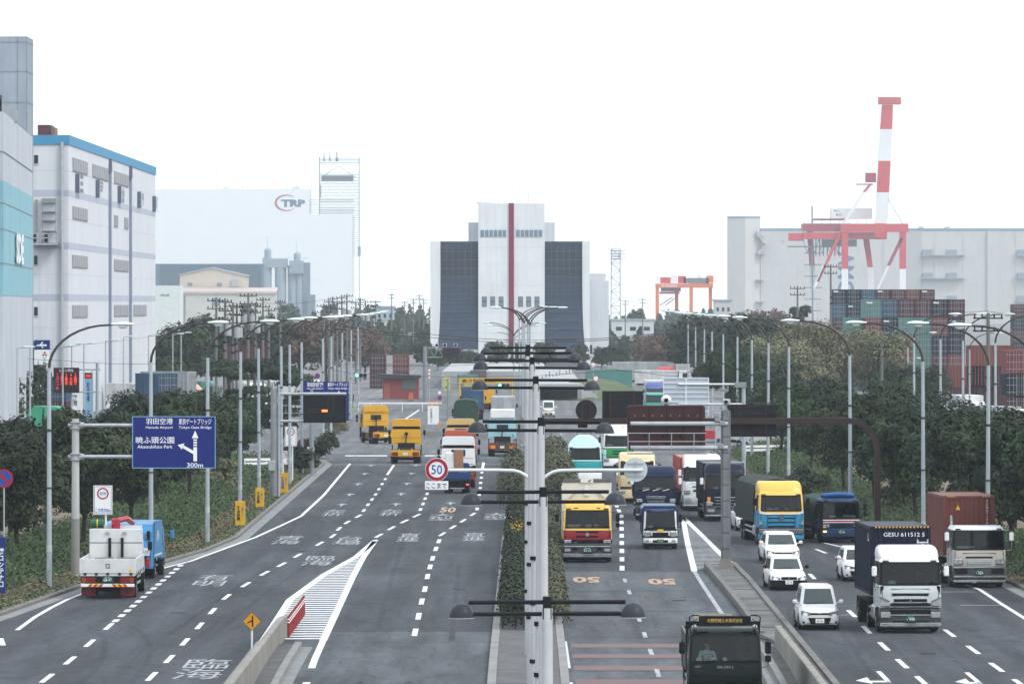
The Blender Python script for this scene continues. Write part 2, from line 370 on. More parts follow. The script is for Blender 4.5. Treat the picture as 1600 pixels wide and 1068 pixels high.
def strip(q, P, w, z=0.006, m=0):
    """flat ribbon along ground points (x, y)"""
    for (xa, ya), (xb, yb) in zip(P, P[1:]):
        za = rampz(ya) if (-9 < xa < 9) else 0; zb = rampz(yb) if (-9 < xb < 9) else 0
        q.quad([(xa - w / 2, ya, za + z), (xa + w / 2, ya, za + z), (xb + w / 2, yb, zb + z), (xb - w / 2, yb, zb + z)], m)
    return q
def line(name, P, w=0.18, m=None, parent=None):
    return strip(MB(), P, w).build(name, m or RPAINT, parent or road)
def pix(*P): return [gp(x, y) for x, y in P]
def dashes(P, on, w=0.18, m=None, parent=None, name='lane_dash'):
    """one painted dash centred on every listed photo point, running along the line through them"""
    G_ = pix(*P)
    for i, (x, y) in enumerate(G_):
        a = G_[max(i - 1, 0)]; b = G_[min(i + 1, len(G_) - 1)]
        s = (b[0] - a[0]) / (b[1] - a[1]) if b[1] != a[1] else 0
        line(name, [(x - s * on / 2, y - on / 2), (x + s * on / 2, y + on / 2)], w, m, parent)
def interp_px(P, n):
    """n ground points evenly spaced in distance between two photo points"""
    a, b = gp(*P[0]), gp(*P[1])
    return [(a[0] + (b[0] - a[0]) * k / (n - 1), a[1] + (b[1] - a[1]) * k / (n - 1)) for k in range(n)]
def gdashes(G_, on, w=0.18, m=None, parent=None):
    for i, (x, y) in enumerate(G_):
        a = G_[max(i - 1, 0)]; b = G_[min(i + 1, len(G_) - 1)]; s = (b[0] - a[0]) / (b[1] - a[1])
        line('lane_dash', [(x - s * on / 2, y - on / 2), (x + s * on / 2, y + on / 2)], w, m, parent)
# lane lines traced on the ground
dashes([(648.6, 987), (654, 962), (659, 939), (664, 919.7), (668, 900), (672, 885), (676, 871.6), (681, 857), (685.7, 845)], 5.0, 0.22)
dashes([(691, 834), (707.6, 823), (723.6, 813), (738.8, 803)], 5.0, 0.2)
dashes([(745.5, 794.6), (747.5, 783), (749, 772), (750.4, 761.7), (751, 754), (752, 746), (753, 737.8)], 4.5, 0.22)
line('lane_line', pix((753.8, 733), (755.5, 722)), 0.22)
dashes([(667.4, 771), (664.3, 778.5), (661, 786.8), (657, 795.5)], 4.5, 0.2); dashes([(651, 805), (632, 814), (611.6, 824.6), (592, 836.3)], 5.5, 0.2)
line('lane_line', pix((615.6, 726), (605, 741.5)), 0.2)
dashes([(602, 748), (597, 755.8), (592, 763.8), (586.8, 772), (581.3, 779.8), (575, 788), (568.4, 797)], 4.2, 0.2)
dashes([(560, 806), (542.5, 815.5), (529.7, 825.6), (520, 836.8), (499.6, 848.7)], 5.0, 0.2)
dashes([(465, 867.4), (440, 881.5), (413.5, 895), (384, 912.7), (354, 931.8), (332, 954), (311.8, 977), (289, 1002), (264.6, 1028.7), (237, 1056)], 4.6, 0.2)
gdashes(interp_px([(181, 969), (282, 883)], 14), 2.0, 0.26)
dashes([(170, 978), (140.4, 1004), (109.5, 1031), (73.6, 1058.7)], 4.6, 0.2); dashes([(30, 1080), (3, 1002)], 4.6, 0.2)
line('edge_line', pix((26.7, 983.7), (55, 963), (81.5, 947.8), (105, 936), (135, 924), (200, 905), (257, 886.5), (298, 876), (399, 839), (438.6, 820.8), (470.5, 805.8), (506, 773), (547, 724)), 0.2)
line('stop_line', pix((520, 725), (604, 724)), 0.9) if False else None
q = MB()
for a, b in ((515, 612), (640, 680), (735, 785)):
    xa, xb = sx(a, 462), sx(b, 462); MB().box(xa, xb, 461.8, 462.15, 0.002, 0.006).build('stop_line', RPAINT2, road)
for px_ in (548, 563, 580, 597, 672, 690): x = sx(px_, 489); MB().box(x - 0.45, x + 0.45, 487, 490, 0.002, 0.006).build('crossing_mark', RPAINT, road)
line('crossing_line', [(sx(515, 484), 484), (sx(520, 484), 484.3)], 8.0, RPAINT2) if False else None
line('turn_line', pix((625, 660), (655, 640)), 0.25)
# right hand oncoming lanes
gdashes(interp_px([(971, 806), (972, 887)], 8), 5.0, 0.24); dashes([(963.5, 790), (967, 797.5)], 5.0, 0.24)
gdashes([(4.72 + 0.0 * k, 268 - 11 * k) for k in range(7)], 3.6, 0.17, RPAINT2, ramp)
dashes([(1269, 900), (1296, 928), (1331, 958), (1354, 983), (1381, 1009), (1409.5, 1036), (1441, 1063.5)], 5.2, 0.2)
dashes([(1282.5, 860.5), (1313, 872.6), (1400, 925), (1483.6, 988.4), (1520.5, 1014.5), (1557, 1041.6), (1595, 1068)], 5.0, 0.2)
line('edge_line', pix((1268, 842), (1289.5, 848), (1328, 857), (1420, 884), (1530, 920), (1565, 943), (1605, 968)), 0.2)
worn_sensor = worn_paint('road_paint_faint', (0.30, 0.32, 0.34), 0.40)
line('edge_line', pix((1390, 862), (1345, 849)), 0.15, RPAINT2)
for a, b, c, d in ((1470, 924, 1520, 922), (1500, 945, 1565, 943), (1335, 945, 1355, 944), (1310, 960, 1338, 961)): MB().box(*sorted((gp(a, b)[0], gp(c, d)[0])), gp(a, b)[1] - 0.15, gp(a, b)[1] + 0.15, 0.002, 0.005).build('sensor_line', worn_sensor, road)
# ramp edge lines
line('edge_line', [(-1.78 - 0.0, 222), (-1.78, 208), (-1.75, 195), (-1.75, 180), (-1.75, 150)], 0.22, RPAINT, ramp) if False else line('edge_line', [(-0.98, 221), (-0.98, 208), (-0.98, 195), (-0.98, 180)], 0.22, RPAINT, ramp)
line('edge_line', [(1.50, 219.5), (1.52, 208), (1.56, 195), (1.56, 180)], 0.24, RPAINT, ramp)
line('edge_line', [(8.25, 277), (8.25, 260), (8.28, 241), (8.3, 222), (8.3, 205), (8.3, 185)], 0.2, RPAINT2, ramp)
line('edge_line', [(-7.8, 220), (-7.7, 208), (-7.55, 195), (-7.45, 180)], 0.26, RPAINT, ramp)
for k in range(6):
    y = 216.8 - k * 6.3; za, zb = rampz(y - 1.2) + 0.004, rampz(y + 1.2) + 0.004; MB().quad([(1.75, y - 1.2, za), (8.0, y - 1.2, za), (8.0, y + 1.2, zb), (1.75, y + 1.2, zb)]).build('red_band', RREDP, ramp)
# painted islands
def island(L_, R_, step, name, par, skip=None):
    ya = max(L_[0][1], R_[0][1]); 
    fl = lambda K, y: float(np.interp(y, [p[1] for p in reversed(K)], [p[0] for p in reversed(K)]))
    line('island_outline', L_, 0.30, RPAINT, par); line('island_outline', R_, 0.30, RPAINT, par)
    y0 = min(L_[-1][1], R_[-1][1]); y1 = max(L_[0][1], R_[0][1]) - 14
    y = max(L_[-1][1], R_[-1][1])
    y = y0
    while y < y1:
        xa, xb = fl(L_, y), fl(R_, y)
        if xb - xa > 0.5 and not (skip and skip(y)): MB().quad([(xa + 0.12, y, 0.004), (xb - 0.12, y + 0.25, 0.004), (xb - 0.12, y + 0.25 + step * 0.45, 0.004), (xa + 0.12, y + step * 0.45, 0.004)]).build(name, RPAINT, par)
        y += step
GL = pix((585, 845), (557, 869), (506.7, 897), (453, 936.5), (428, 976)) + [(-10.06, 212.8), (-10.0, 195)]
GR_ = pix((587, 843), (568.5, 869), (551.7, 900), (532, 942)) + [(-7.8, 220)]
line('island_outline', GL, 0.34); line('island_outline', GR_, 0.30)
fl = lambda K, y: float(np.interp(y, [p[1] for p in reversed(K)], [p[0] for p in reversed(K)]))
y = 221.0
while y < 296:
    xa, xb = fl(GL, y) + 0.14, fl(GR_, y) - 0.14
    if y < 232: xa = max(xa, -9.35)
    if xb > xa + 0.2: MB().quad([(xa, y, 0.003), (xb, y + 0.15, 0.003), (xb, y + 0.92, 0.003), (xa, y + 0.77, 0.003)]).build('island_stripe', RPAINT, road)
    if y < 232 and fl(GL, y) + 0.5 < -9.62: MB().quad([(fl(GL, y) + 0.14, y, 0.003), (-9.95, y, 0.003), (-9.95, y + 0.77, 0.003), (fl(GL, y) + 0.14, y + 0.77, 0.003)]).build('island_stripe', RPAINT, road)
    y += 1.62
GL2 = pix((1067.5, 808), (1071, 830), (1075, 851), (1080, 872), (1085, 892)); GR2 = pix((1068, 808), (1095, 834), (1125, 864), (1148, 884))
line('island_outline', GL2, 0.3); line('island_outline', GR2, 0.3)
y = 279.5
while y < 338:
    xa, xb = fl(GL2, y) + 0.14, fl(GR2, y) - 0.14
    if xb > xa + 0.15: MB().quad([(xa, y, 0.003), (xb, y, 0.003), (xb, y + 0.6, 0.003), (xa, y + 0.6, 0.003)]).build('island_stripe', RPAINT2, road)
    y += 1.5
line('edge_line', [(10.42, 284), (10.45, 263.8)], 0.2)
# lettering on the road: stretched along the lane, read by the drivers
def road_text(s, px_, py_, wd, ht, m=None, par=None, inward=False, rz=0.0):
    x, y = gp(px_, py_); text('lane_lettering', s, wd, ht, m or RPAINT, par or road, (x, y, 0.006), 'ground_in' if inward else 'ground', 0.03, False, rz)
road_text('臨海', 317, 1044, 2.05, 17.5, rz=0.0) if False else text('lane_lettering', '臨海', 1.7, 11, RPAINT2, road, (gp(317, 1044)[0], gp(317, 1044)[1], 0.006), 'ground', 0.0, True)
for (a, b, c_) in ((331, 906, '有明'), (498, 875, '臨海')): text('lane_lettering', c_, 1.55, 11, RPAINT2, road, (*gp(a, b), 0.006), 'ground', 0.0, True)
for (a, b, c_) in ((450, 843, '青海'), (544, 844, '台場')): text('lane_lettering', c_, 1.55, 11, RPAINT2, road, (*gp(a, b), 0.006), 'ground', 0.0, True)
for (a, b) in ((639, 839), (741, 838)): text('lane_lettering', '直進', 1.25, 11, RPAINT2, road, (*gp(a, b), 0.006), 'ground', 0.0, True)
for (a, b) in ((522, 800.5), (611, 800)): text('lane_lettering', '左折', 1.35, 11, RPAINT2, road, (*gp(a, b), 0.006), 'ground', 0.0, True)
for (a, b) in ((690, 807), (775, 806)): text('lane_lettering', '大型', 1.5, 11, RPAINT2, road, (*gp(a, b), 0.006), 'ground', 0.0, True)
for (a, b) in ((700, 796),): text('lane_lettering', '50', 1.0, 9, RORANGE, road, (*gp(a, b), 0.006), 'ground', 0.03)
for (a, b) in ((916, 905), (1034, 908)): text('lane_lettering', '50', 1.30, 5.6, RORANGE, ramp if False else road, (*gp(a, b), 0.006), 'ground_in', 0.04)
def arrow(px_, py_, L_=4.6, inward=False, kind='s'):
    x, y = gp(px_, py_); s = -1 if inward else 1
    q = MB().quad([(-0.08, -L_ / 2 * s, 0), (0.08, -L_ / 2 * s, 0), (0.08, L_ * 0.1 * s, 0), (-0.08, L_ * 0.1 * s, 0)][::s]).quad([(-0.40, L_ * 0.1 * s, 0), (0.40, L_ * 0.1 * s, 0), (0, L_ / 2 * s, 0)][::s])
    q.build('lane_arrow', RPAINT2, road).location = (x, y, 0.006)
for p in ((570, 740), (559.5, 756), (546.8, 772.3), (534, 788.3), (643, 739.5), (636, 755.5), (627, 771.5), (619, 787.5), (704, 786), (580, 727), (650, 726.5)): arrow(*p)
for p in ((876, 678), (880, 686), (884, 695), (934, 680)): arrow(p[0], p[1], 7.0, True)
# turn arrows at the near edge of the outer lanes
def bent_arrow(px_, py_, sgn, wd=1.35):
    x, y = gp(px_, py_); q = MB()
    q.quad([(-0.09, 0, 0), (0.09, 0, 0), (0.09, 5.5, 0), (-0.09, 5.5, 0)]); q.quad([(-sgn * wd, -0.4, 0), (0.09, -0.4, 0), (0.09, 0.4, 0), (-sgn * wd, 0.4, 0)][::sgn]); q.quad([(-sgn * wd, -1.2, 0), (-sgn * (wd + 0.5), 0.5, 0), (-sgn * wd, 2.2, 0)][::-sgn])
    q.build('turn_arrow', RPAINT, road).location = (x, y, 0.006)
bent_arrow(1388, 1064, 1, 0.6); bent_arrow(1530, 1066, 1, 0.3)

# kerbs and gutters (real steps)
def kerb(name, P, w=0.22, h=0.15, side=1, m=None, z0=None):
    q = MB()
    for (xa, ya), (xb, yb) in zip(P, P[1:]):
        n = max(1, int(abs(yb - ya) // 4)) if abs(yb - ya) > 4 else 1
        za = (rampz(ya) if z0 else 0); zb = (rampz(yb) if z0 else 0)
        c = 0.02
        ring = lambda x, y, z: [(x, y, z - 0.05), (x + side * w, y, z - 0.05), (x + side * w, y, z + h - c), (x + side * (w - c), y, z + h), (x + side * c * 2, y, z + h), (x, y, z + h - c * 2)]
        A, B = ring(xa, ya, za), ring(xb, yb, zb)
        if side < 0: A, B = A[::-1], B[::-1]
        q.loft([A, B], 0, True, True)
    return tag(q.build(name, m or KERB), kind='structure')
kerb('kerb_left', [(b, a) for a, b in KL][:-1], 0.22, 0.15, -1)
kerb('kerb_right', [(b, a) for a, b in KR][:-1], 0.22, 0.15, 1)
q = MB(); P = [(b, a) for a, b in KL][:-1]
for (xa, ya), (xb, yb) in zip(P, P[1:]): q.quad([(xa, ya, 0.001), (xa + 0.62, ya, 0.001), (xb + 0.62, yb, 0.001), (xb, yb, 0.001)])
P = [(b, a) for a, b in KR][:-1]
for (xa, ya), (xb, yb) in zip(P, P[1:]): q.quad([(xa - 0.62, ya, 0.001), (xa, ya, 0.001), (xb, yb, 0.001), (xb - 0.62, yb, 0.001)])
tag(q.build('gutter', GUTTER), kind='structure')
# verges behind the kerbs, rising into a low bank
def verge(name, K, side):
    q = MB(); ys = [100, 160, 200, 220, 237, 250, 260, 272, 285, 300, 316, 335, 355, 380, 410, 440, 470 if side < 0 else 505]
    prof = [(0.22, 0.13), (2.0, 0.16), (4.0, 0.45), (8.0, 0.8), (16.0, 0.7), (24, -0.03)]
    for a, b in zip(ys, ys[1:]):
        for (da, za), (db, zb) in zip(prof, prof[1:]):
            pts = [(kx(K, a) + side * da, a, za), (kx(K, a) + side * db, a, zb), (kx(K, b) + side * db, b, zb), (kx(K, b) + side * da, b, za)]
            q.quad(pts if side > 0 else pts[::-1])
    return tag(q.build(name, SOIL, None, True), kind='structure')
verge('verge_left', KL, -1); verge('verge_right', KR, 1)
# median: kerbs, paving and earth
ML = lambda y: float(np.interp(y, [180, 315, 360, 470], [-1.30, -1.25, -0.25, -0.15])); MR = lambda y: float(np.interp(y, [180, 283, 350, 470], [1.55, 1.5, 2.75, 2.85]))
my = [150, 160, 170, 180, 190, 200, 208, 216, 226, 250, 283, 315, 350, 360, 400, 458]
kerb('median_kerb_left', [(ML(y) + 0.28, y) for y in my], 0.28, 0.18, -1, CONC, True) if False else None
q = MB()
for a, b in zip(my, my[1:]):
    za, zb = rampz(a), rampz(b)
    for x0f, x1f, zz in ((lambda y: ML(y), lambda y: ML(y) + 0.30, 0.18), (lambda y: MR(y) - 0.30, lambda y: MR(y), 0.18)):
        A = [(x0f(a), a, za - 0.1), (x1f(a), a, za - 0.1), (x1f(a), a, za + zz), (x0f(a), a, za + zz)]; B = [(x0f(b), b, zb - 0.1), (x1f(b), b, zb - 0.1), (x1f(b), b, zb + zz), (x0f(b), b, zb + zz)]
        q.loft([A, B], 0, True, True)
tag(q.build('median_kerb', CONC), kind='structure')
q = MB()
for a, b in zip(my, my[1:]):
    za, zb = rampz(a) + 0.15, rampz(b) + 0.15
    q.quad([(ML(a) + 0.3, a, za), (MR(a) - 0.3, a, za), (MR(b) - 0.3, b, zb), (ML(b) + 0.3, b, zb)])
tag(q.build('median_bed', TILE), kind='structure')
# far median between the carriageways beyond the junction
q = MB().box(-0.3, 1.9, 640, 1000, 0, 0.2); tag(q.build('far_median', CONC), kind='structure')
# ---- retaining walls of the ramp and the raised nosings
def wall(name, label, P, th, top, parentless=True):
    q = MB(); 
    for k, ((xa, ya), (xb, yb)) in enumerate(zip(P, P[1:])):
        za, zb = rampz(ya) - 0.5, rampz(yb) - 0.5; ta, tb = top(ya), top(yb)
        q.loft([[(xa - th / 2, ya, za), (xa + th / 2, ya, za), (xa + th / 2, ya, ta - 0.03), (xa + th / 2 - 0.03, ya, ta), (xa - th / 2 + 0.03, ya, ta), (xa - th / 2, ya, ta - 0.03)], [(xb - th / 2, yb, zb), (xb + th / 2, yb, zb), (xb + th / 2, yb, tb - 0.03), (xb + th / 2 - 0.03, yb, tb), (xb - th / 2 + 0.03, yb, tb), (xb - th / 2, yb, tb - 0.03)]][::1], 0, True, True)
    return tag(q.build(name, CONCW), label, 'wall')
wall('retaining_wall', 'pale concrete parapet wall beside the striped island on the left of the ramp', [(-9.45, y) for y in (100, 140, 160, 175, 190, 205, 220, 231)], 0.26, lambda y: 0.9 if y < 222 else 0.9 - (y - 222) * 0.05)
wall('retaining_wall', 'pale concrete parapet wall beside the raised island on the right of the ramp', [(9.55, y) for y in (100, 140, 160, 175, 190, 205, 214.5)], 0.26, lambda y: 0.9)
for nm, x0, x1 in (('wall_base_left', HX0 - 0.001, -9.58),): pass
# side strips of the ramp: dark channel, kerb, grated gutter
q = MB(); q2 = MB(); q3 = MB()
for a, b in zip(ry, ry[1:]):
    za, zb = rampz(a), rampz(b)
    if b <= 222:
        q.quad([(-9.32, a, za + 0.12), (-8.72, a, za + 0.12), (-8.72, b, zb + 0.12), (-9.32, b, zb + 0.12)]); q.quad([(9.0, a, za + 0.12), (9.42, a, za + 0.12), (9.42, b, zb + 0.12), (9.0, b, zb + 0.12)])
        for x0, x1 in ((-8.72, -8.46), (8.76, 9.0)):
            q2.loft([[(x0, a, za - 0.1), (x1, a, za - 0.1), (x1, a, za + 0.2), (x0, a, za + 0.2)], [(x0, b, zb - 0.1), (x1, b, zb - 0.1), (x1, b, zb + 0.2), (x0, b, zb + 0.2)]], 0, True, True)
        q3.quad([(-8.46, a, za + 0.004), (-8.05, a, za + 0.004), (-8.05, b, zb + 0.004), (-8.46, b, zb + 0.004)])
        q3.quad([(8.42, a, za + 0.004), (8.76, a, za + 0.004), (8.76, b, zb + 0.004), (8.42, b, zb + 0.004)])
tag(q.build('ramp_channel', TILE), kind='structure'); tag(q2.build('ramp_kerb', CONC), kind='structure'); tag(q3.build('ramp_gutter', GUTTER), kind='structure')
# raised concrete island on the right, tapering to a nose under the sign post
isl = [(8.9, 280.5), (10.35, 281.5), (10.58, 252), (10.6, 214), (10.6, 180), (9.72, 180), (9.72, 214.5), (9.16, 222), (9.16, 241), (9.05, 261)]
q = MB(); q.prism(isl, -0.05, 0.17, 'z'); ri = tag(q.build('raised_island', mat('island_paving', (0.12, 0.12, 0.122), 0.75, 0, 0.55, 0.35)), kind='structure')
for P in ([(10.32, 281.4), (10.45, 265), (10.46, 252), (10.48, 214), (10.48, 180)], [(8.95, 280.5), (9.12, 261), (9.22, 241), (9.22, 222)]):
    q = MB()
    for (xa, ya), (xb, yb) in zip(P, P[1:]): q.loft([[(xa - 0.12, ya, 0), (xa + 0.12, ya, 0), (xa + 0.12, ya, 0.27), (xa - 0.12, ya, 0.27)], [(xb - 0.12, yb, 0), (xb + 0.12, yb, 0), (xb + 0.12, yb, 0.27), (xb - 0.12, yb, 0.27)]], 0, True, True)
    q.build('island_kerb', KERB, ri)
for y in (269, 256, 248, 238.5, 226, 216): MB().box(9.3, 10.3, y, y + 0.35, 0.171, 0.18).build('joint', mat('joint_dark', (0.06, 0.06, 0.06), 0.8), ri)
# left outside of the wall: narrow brown verge and white kerb
q = MB().box(-10.05, -9.62, 150, 229, -0.02, 0.10); tag(q.build('wall_verge', mat('dry_weeds', (0.10, 0.08, 0.065), 0.95, 0, 0.4, 1.2)), kind='structure')
q = MB().box(-10.22, -10.05, 150, 217, -0.02, 0.16); tag(q.build('verge_kerb', CONC), kind='structure')

# tyre marks, sealed cracks and repair patches
SKID = asphalt_mat('tyre_mark', (0.046, 0.051, 0.060), 0.45, 0.25, False); PATCH = asphalt_mat('patch', (0.051, 0.057, 0.066), 0.3, 0.15, False)
def skid(P, w=0.24):
    for d in (-0.85, 0.85): strip(MB(), [(x + d, y) for x, y in P], w, 0.0008).build('tyre_mark', SKID, road)
skid(pix((165, 1066), (182, 1050), (193, 1034), (199, 1018), (199, 1004), (193, 992), (182, 982), (168, 974))); skid(pix((455, 800), (485, 818), (470, 838))); skid(pix((520, 745), (545, 757))); skid(pix((300, 990), (380, 930), (440, 890), (500, 850))); skid(pix((600, 1060), (625, 980), (640, 900), (660, 830))); skid(pix((740, 1000), (742, 940), (744, 880))); skid(pix((1330, 1060), (1290, 1000), (1262, 950))); skid(pix((1490, 1060), (1420, 1000))); skid(pix((1000, 890), (1010, 850))); skid(pix((560, 790), (600, 745)))
for (a, b, c, d) in ((-7.2, -5.2, 246, 262), (-15.8, -13.6, 262, 268), (-12.4, -10.8, 236, 247), (11.0, 13.3, 244, 250), (14.3, 16.6, 236, 240), (17.4, 20, 250, 258), (-4.0, -2.2, 288, 296), (-9.8, -7.0, 345, 352)): MB().quad([(a, c, -0.002), (b, c, -0.002), (b, d, -0.002), (a, d, -0.002)]).build('repair_patch', PATCH, road)
for (x, y) in ((-6.3, 280), (-11.8, 300), (-14.6, 240), (12.2, 268), (15.0, 212), (-3.0, 260), (6.8, 250)): MB().prism([(x + 0.32 * math.cos(a), y + 0.32 * math.sin(a)) for a in np.linspace(0, 2 * PI, 14, endpoint=False)], -0.01, 0.004, 'z').build('manhole_cover', DARK, road)
for y in (241, 258, 222): MB().quad([(1.8, y, 0.001), (8.2, y + 0.4, 0.001), (8.2, y + 0.55, 0.001), (1.8, y + 0.15, 0.001)]).build('sealed_joint', SKID, road)
for y in (219, 247, 276, 313, 344): MB().quad([(-9.0, y, 0.001), (-1.3, y + 0.3, 0.001), (-1.3, y + 0.45, 0.001), (-9.0, y + 0.15, 0.001)]).build('sealed_joint', SKID, road)
# ================================================================ trees, hedges, ground cover
def leaf_mat(name, a, b, hue=0.02):
    m = bpy.data.materials.new(name); m.use_nodes = True; MATS[name] = m
    t = m.node_tree; N = t.nodes; L = t.links; bs = N['Principled BSDF']; bs.inputs['Roughness'].default_value = 0.6; bs.inputs['Specular IOR Level'].default_value = 0.2
    tc = N.new('ShaderNodeTexCoord'); n = N.new('ShaderNodeTexNoise'); n.inputs['Scale'].default_value = 0.9; n.inputs['Detail'].default_value = 5
    L.new(tc.outputs['Object'], n.inputs['Vector'])
    at = N.new('ShaderNodeAttribute'); at.attribute_name = 'tint'
    ad = N.new('ShaderNodeMath'); ad.operation = 'ADD'; L.new(n.outputs[0], ad.inputs[0]); L.new(at.outputs['Fac'], ad.inputs[1])
    r = N.new('ShaderNodeMapRange'); r.inputs[1].default_value = 0.55; r.inputs[2].default_value = 1.45; L.new(ad.outputs[0], r.inputs[0])
    mx = N.new('ShaderNodeMix'); mx.data_type = 'RGBA'; mx.inputs[6].default_value = (*a, 1); mx.inputs[7].default_value = (*b, 1); L.new(r.outputs[0], mx.inputs[0])
    oi = N.new('ShaderNodeObjectInfo'); hs = N.new('ShaderNodeHueSaturation'); q = N.new('ShaderNodeMapRange'); q.inputs[3].default_value = 0.5 - hue; q.inputs[4].default_value = 0.5 + hue
    q2 = N.new('ShaderNodeMapRange'); q2.inputs[3].default_value = 0.8; q2.inputs[4].default_value = 1.2
    L.new(oi.outputs['Random'], q.inputs[0]); L.new(oi.outputs['Random'], q2.inputs[0]); L.new(q.outputs[0], hs.inputs['Hue']); L.new(q2.outputs[0], hs.inputs['Value'])
    L.new(mx.outputs[2], hs.inputs['Color']); L.new(hs.outputs[0], bs.inputs['Base Color'])
    return m
def leaves(name, C, nrm, size, m, squash=0.62, tint=None):
    """one quad per leaf spray at the points C facing roughly along nrm"""
    n = len(C); nrm = nrm + rng.normal(0, 0.4, (n, 3)); nrm /= np.linalg.norm(nrm, axis=1)[:, None] + 1e-9
    a = np.cross(nrm, rng.normal(0, 1, (n, 3))); a /= np.linalg.norm(a, axis=1)[:, None] + 1e-9; b = np.cross(nrm, a)
    s = size * rng.uniform(0.6, 1.35, (n, 1)); a = a * s; b = b * s * squash
    V = np.empty((n, 4, 3)); V[:, 0] = C - a; V[:, 1] = C - b * 1.0 + a * 0.1; V[:, 2] = C + a; V[:, 3] = C + b * 1.0 + a * 0.1
    V = V.reshape(-1, 3)
    me = bpy.data.meshes.new(name); me.vertices.add(4 * n); me.vertices.foreach_set('co', V.ravel()); me.loops.add(4 * n); me.loops.foreach_set('vertex_index', np.arange(4 * n))
    me.polygons.add(n); me.polygons.foreach_set('loop_start', np.arange(n) * 4); me.polygons.foreach_set('loop_total', np.full(n, 4)); me.update(calc_edges=True)
    at = me.attributes.new('tint', 'FLOAT', 'FACE'); at.data.foreach_set('value', rng.uniform(0, 1, n) if tint is None else tint * 0.75 + rng.uniform(0, 0.35, n)); me.materials.append(m); return me
LEAF_D = leaf_mat('leaf_evergreen', (0.005, 0.013, 0.0065), (0.032, 0.056, 0.020))
LEAF_O = leaf_mat('leaf_olive', (0.07, 0.08, 0.045), (0.16, 0.155, 0.085))
LEAF_H = leaf_mat('leaf_hedge', (0.035, 0.045, 0.022), (0.10, 0.10, 0.05))
LEAF_R = leaf_mat('leaf_russet', (0.070, 0.046, 0.040), (0.115, 0.078, 0.062), 0.01)
LEAF_G = leaf_mat('leaf_grass', (0.012, 0.026, 0.008), (0.056, 0.084, 0.030))
LEAF_Y = leaf_mat('leaf_dry', (0.055, 0.048, 0.028), (0.12, 0.10, 0.058))
LEAF_P = leaf_mat('leaf_pine', (0.010, 0.022, 0.014), (0.030, 0.055, 0.025))
BARK = mat('bark', (0.045, 0.036, 0.030), 0.9, 0, 0.35, 4, bump=0.3)
def crown_points(H, rad, base, n, lobes, seed, top=1.0, flat=1.0):
    """leaf positions on many overlapping lobes filling an uneven crown"""
    r = np.random.default_rng(seed); C = []; Nn = []
    ctr = []
    for k in range(lobes):
        u = r.uniform(0, 1); z = base + (H - base) * (0.10 + 0.80 * u)
        prof = math.sin(PI * min(1, 0.16 + 0.80 * (1 - u))) ** 0.7
        a = r.uniform(0, 2 * PI); d = rad * prof * math.sqrt(r.uniform(0.05, 0.75))
        ctr.append((d * math.cos(a), d * math.sin(a), z, rad * r.uniform(0.30, 0.54)))
    per = n // lobes; T = []
    for (cx, cy_, cz, cr) in ctr:
        d = r.normal(0, 1, (per, 3)); d /= np.linalg.norm(d, axis=1)[:, None]; d[:, 2] = np.where(d[:, 2] < -0.45, -d[:, 2], d[:, 2])
        rr = cr * (0.62 + 0.42 * r.uniform(0, 1, (per, 1)) ** 0.6) * (1 + 0.22 * np.sin(d[:, :1] * 7 + cx * 3) * np.cos(d[:, 1:2] * 6 + cz))
        P = np.array([cx, cy_, cz]) + d * rr * np.array([1, 1, 0.85 * flat]); C.append(P); Nn.append(d); T.append(np.full(per, r.uniform(0, 1)))
    return np.concatenate(C), np.concatenate(Nn), ctr, np.concatenate(T)
def tree_kind(H, rad, base, n, lobes, seed, m, leaf, trunk_r=0.16, limbs=6, flat=1.0):
    C, Nn, ctr, T = crown_points(H, rad, base, n, lobes, seed, flat=flat)
    cm = leaves('crown', C, Nn + np.array([0, 0, 0.35]), leaf, m, tint=T)
    q = MB(); rs = random.Random(seed)
    lean = rs.uniform(-0.25, 0.25)
    q.tube([(0, 0, -0.25), (lean * 0.2, 0, base * 0.5), (lean * 0.6, 0.1, base * 1.05), (lean, 0, base + (H - base) * 0.5)], trunk_r, 8, 0, trunk_r * 0.45)
    for c in ctr[:limbs]: q.tube([(lean * 0.5, 0, base * 0.9), (c[0] * 0.5, c[1] * 0.5, base * 0.6 + c[2] * 0.45), (c[0], c[1], c[2])], trunk_r * 0.5, 6, 0, trunk_r * 0.15)
    return cm, q.mesh('trunk', BARK, True)
KIND = {}
for k in range(4): KIND['ever%d' % k] = tree_kind(6.3 + 0.25 * k, 2.8 + 0.15 * (k % 3), 1.9, 26000, 21, 20 + k, LEAF_D, 0.11)
for k in range(2): KIND['olive%d' % k] = tree_kind(10.2, 4.6, 2.2, 12000, 30, 40 + k, LEAF_O, 0.16, 0.2, 14)
KIND['russet0'] = tree_kind(8.5, 4.2, 2.2, 9000, 28, 50, LEAF_R, 0.22, 0.2, 10)
KIND['pine0'] = tree_kind(8.6, 2.8, 2.4, 11000, 15, 60, LEAF_P, 0.14, 0.16, 12, flat=0.45)
KIND['far0'] = tree_kind(10.0, 5.2, 2.0, 5000, 26, 70, LEAF_D, 0.42, 0.25)
KIND['shrub0'] = tree_kind(1.9, 1.3, 0.2, 3500, 14, 80, LEAF_D, 0.10, 0.05)
KIND['shrub1'] = tree_kind(2.2, 1.1, 0.3, 3000, 12, 81, LEAF_O, 0.10, 0.05)
def tree(kind, label, x, y, s=1.0, rz=None, group=None, name='tree', z=0.0, sxy=1.0):
    t = thing(name, label, 'tree' if name.endswith('tree') else 'shrub', (x, y, z), random.uniform(0, 6.28) if rz is None else rz, group)
    t.scale = (s * sxy, s * sxy, s)
    inst('crown', KIND[kind][0], t); inst('trunk', KIND[kind][1], t)
    return t
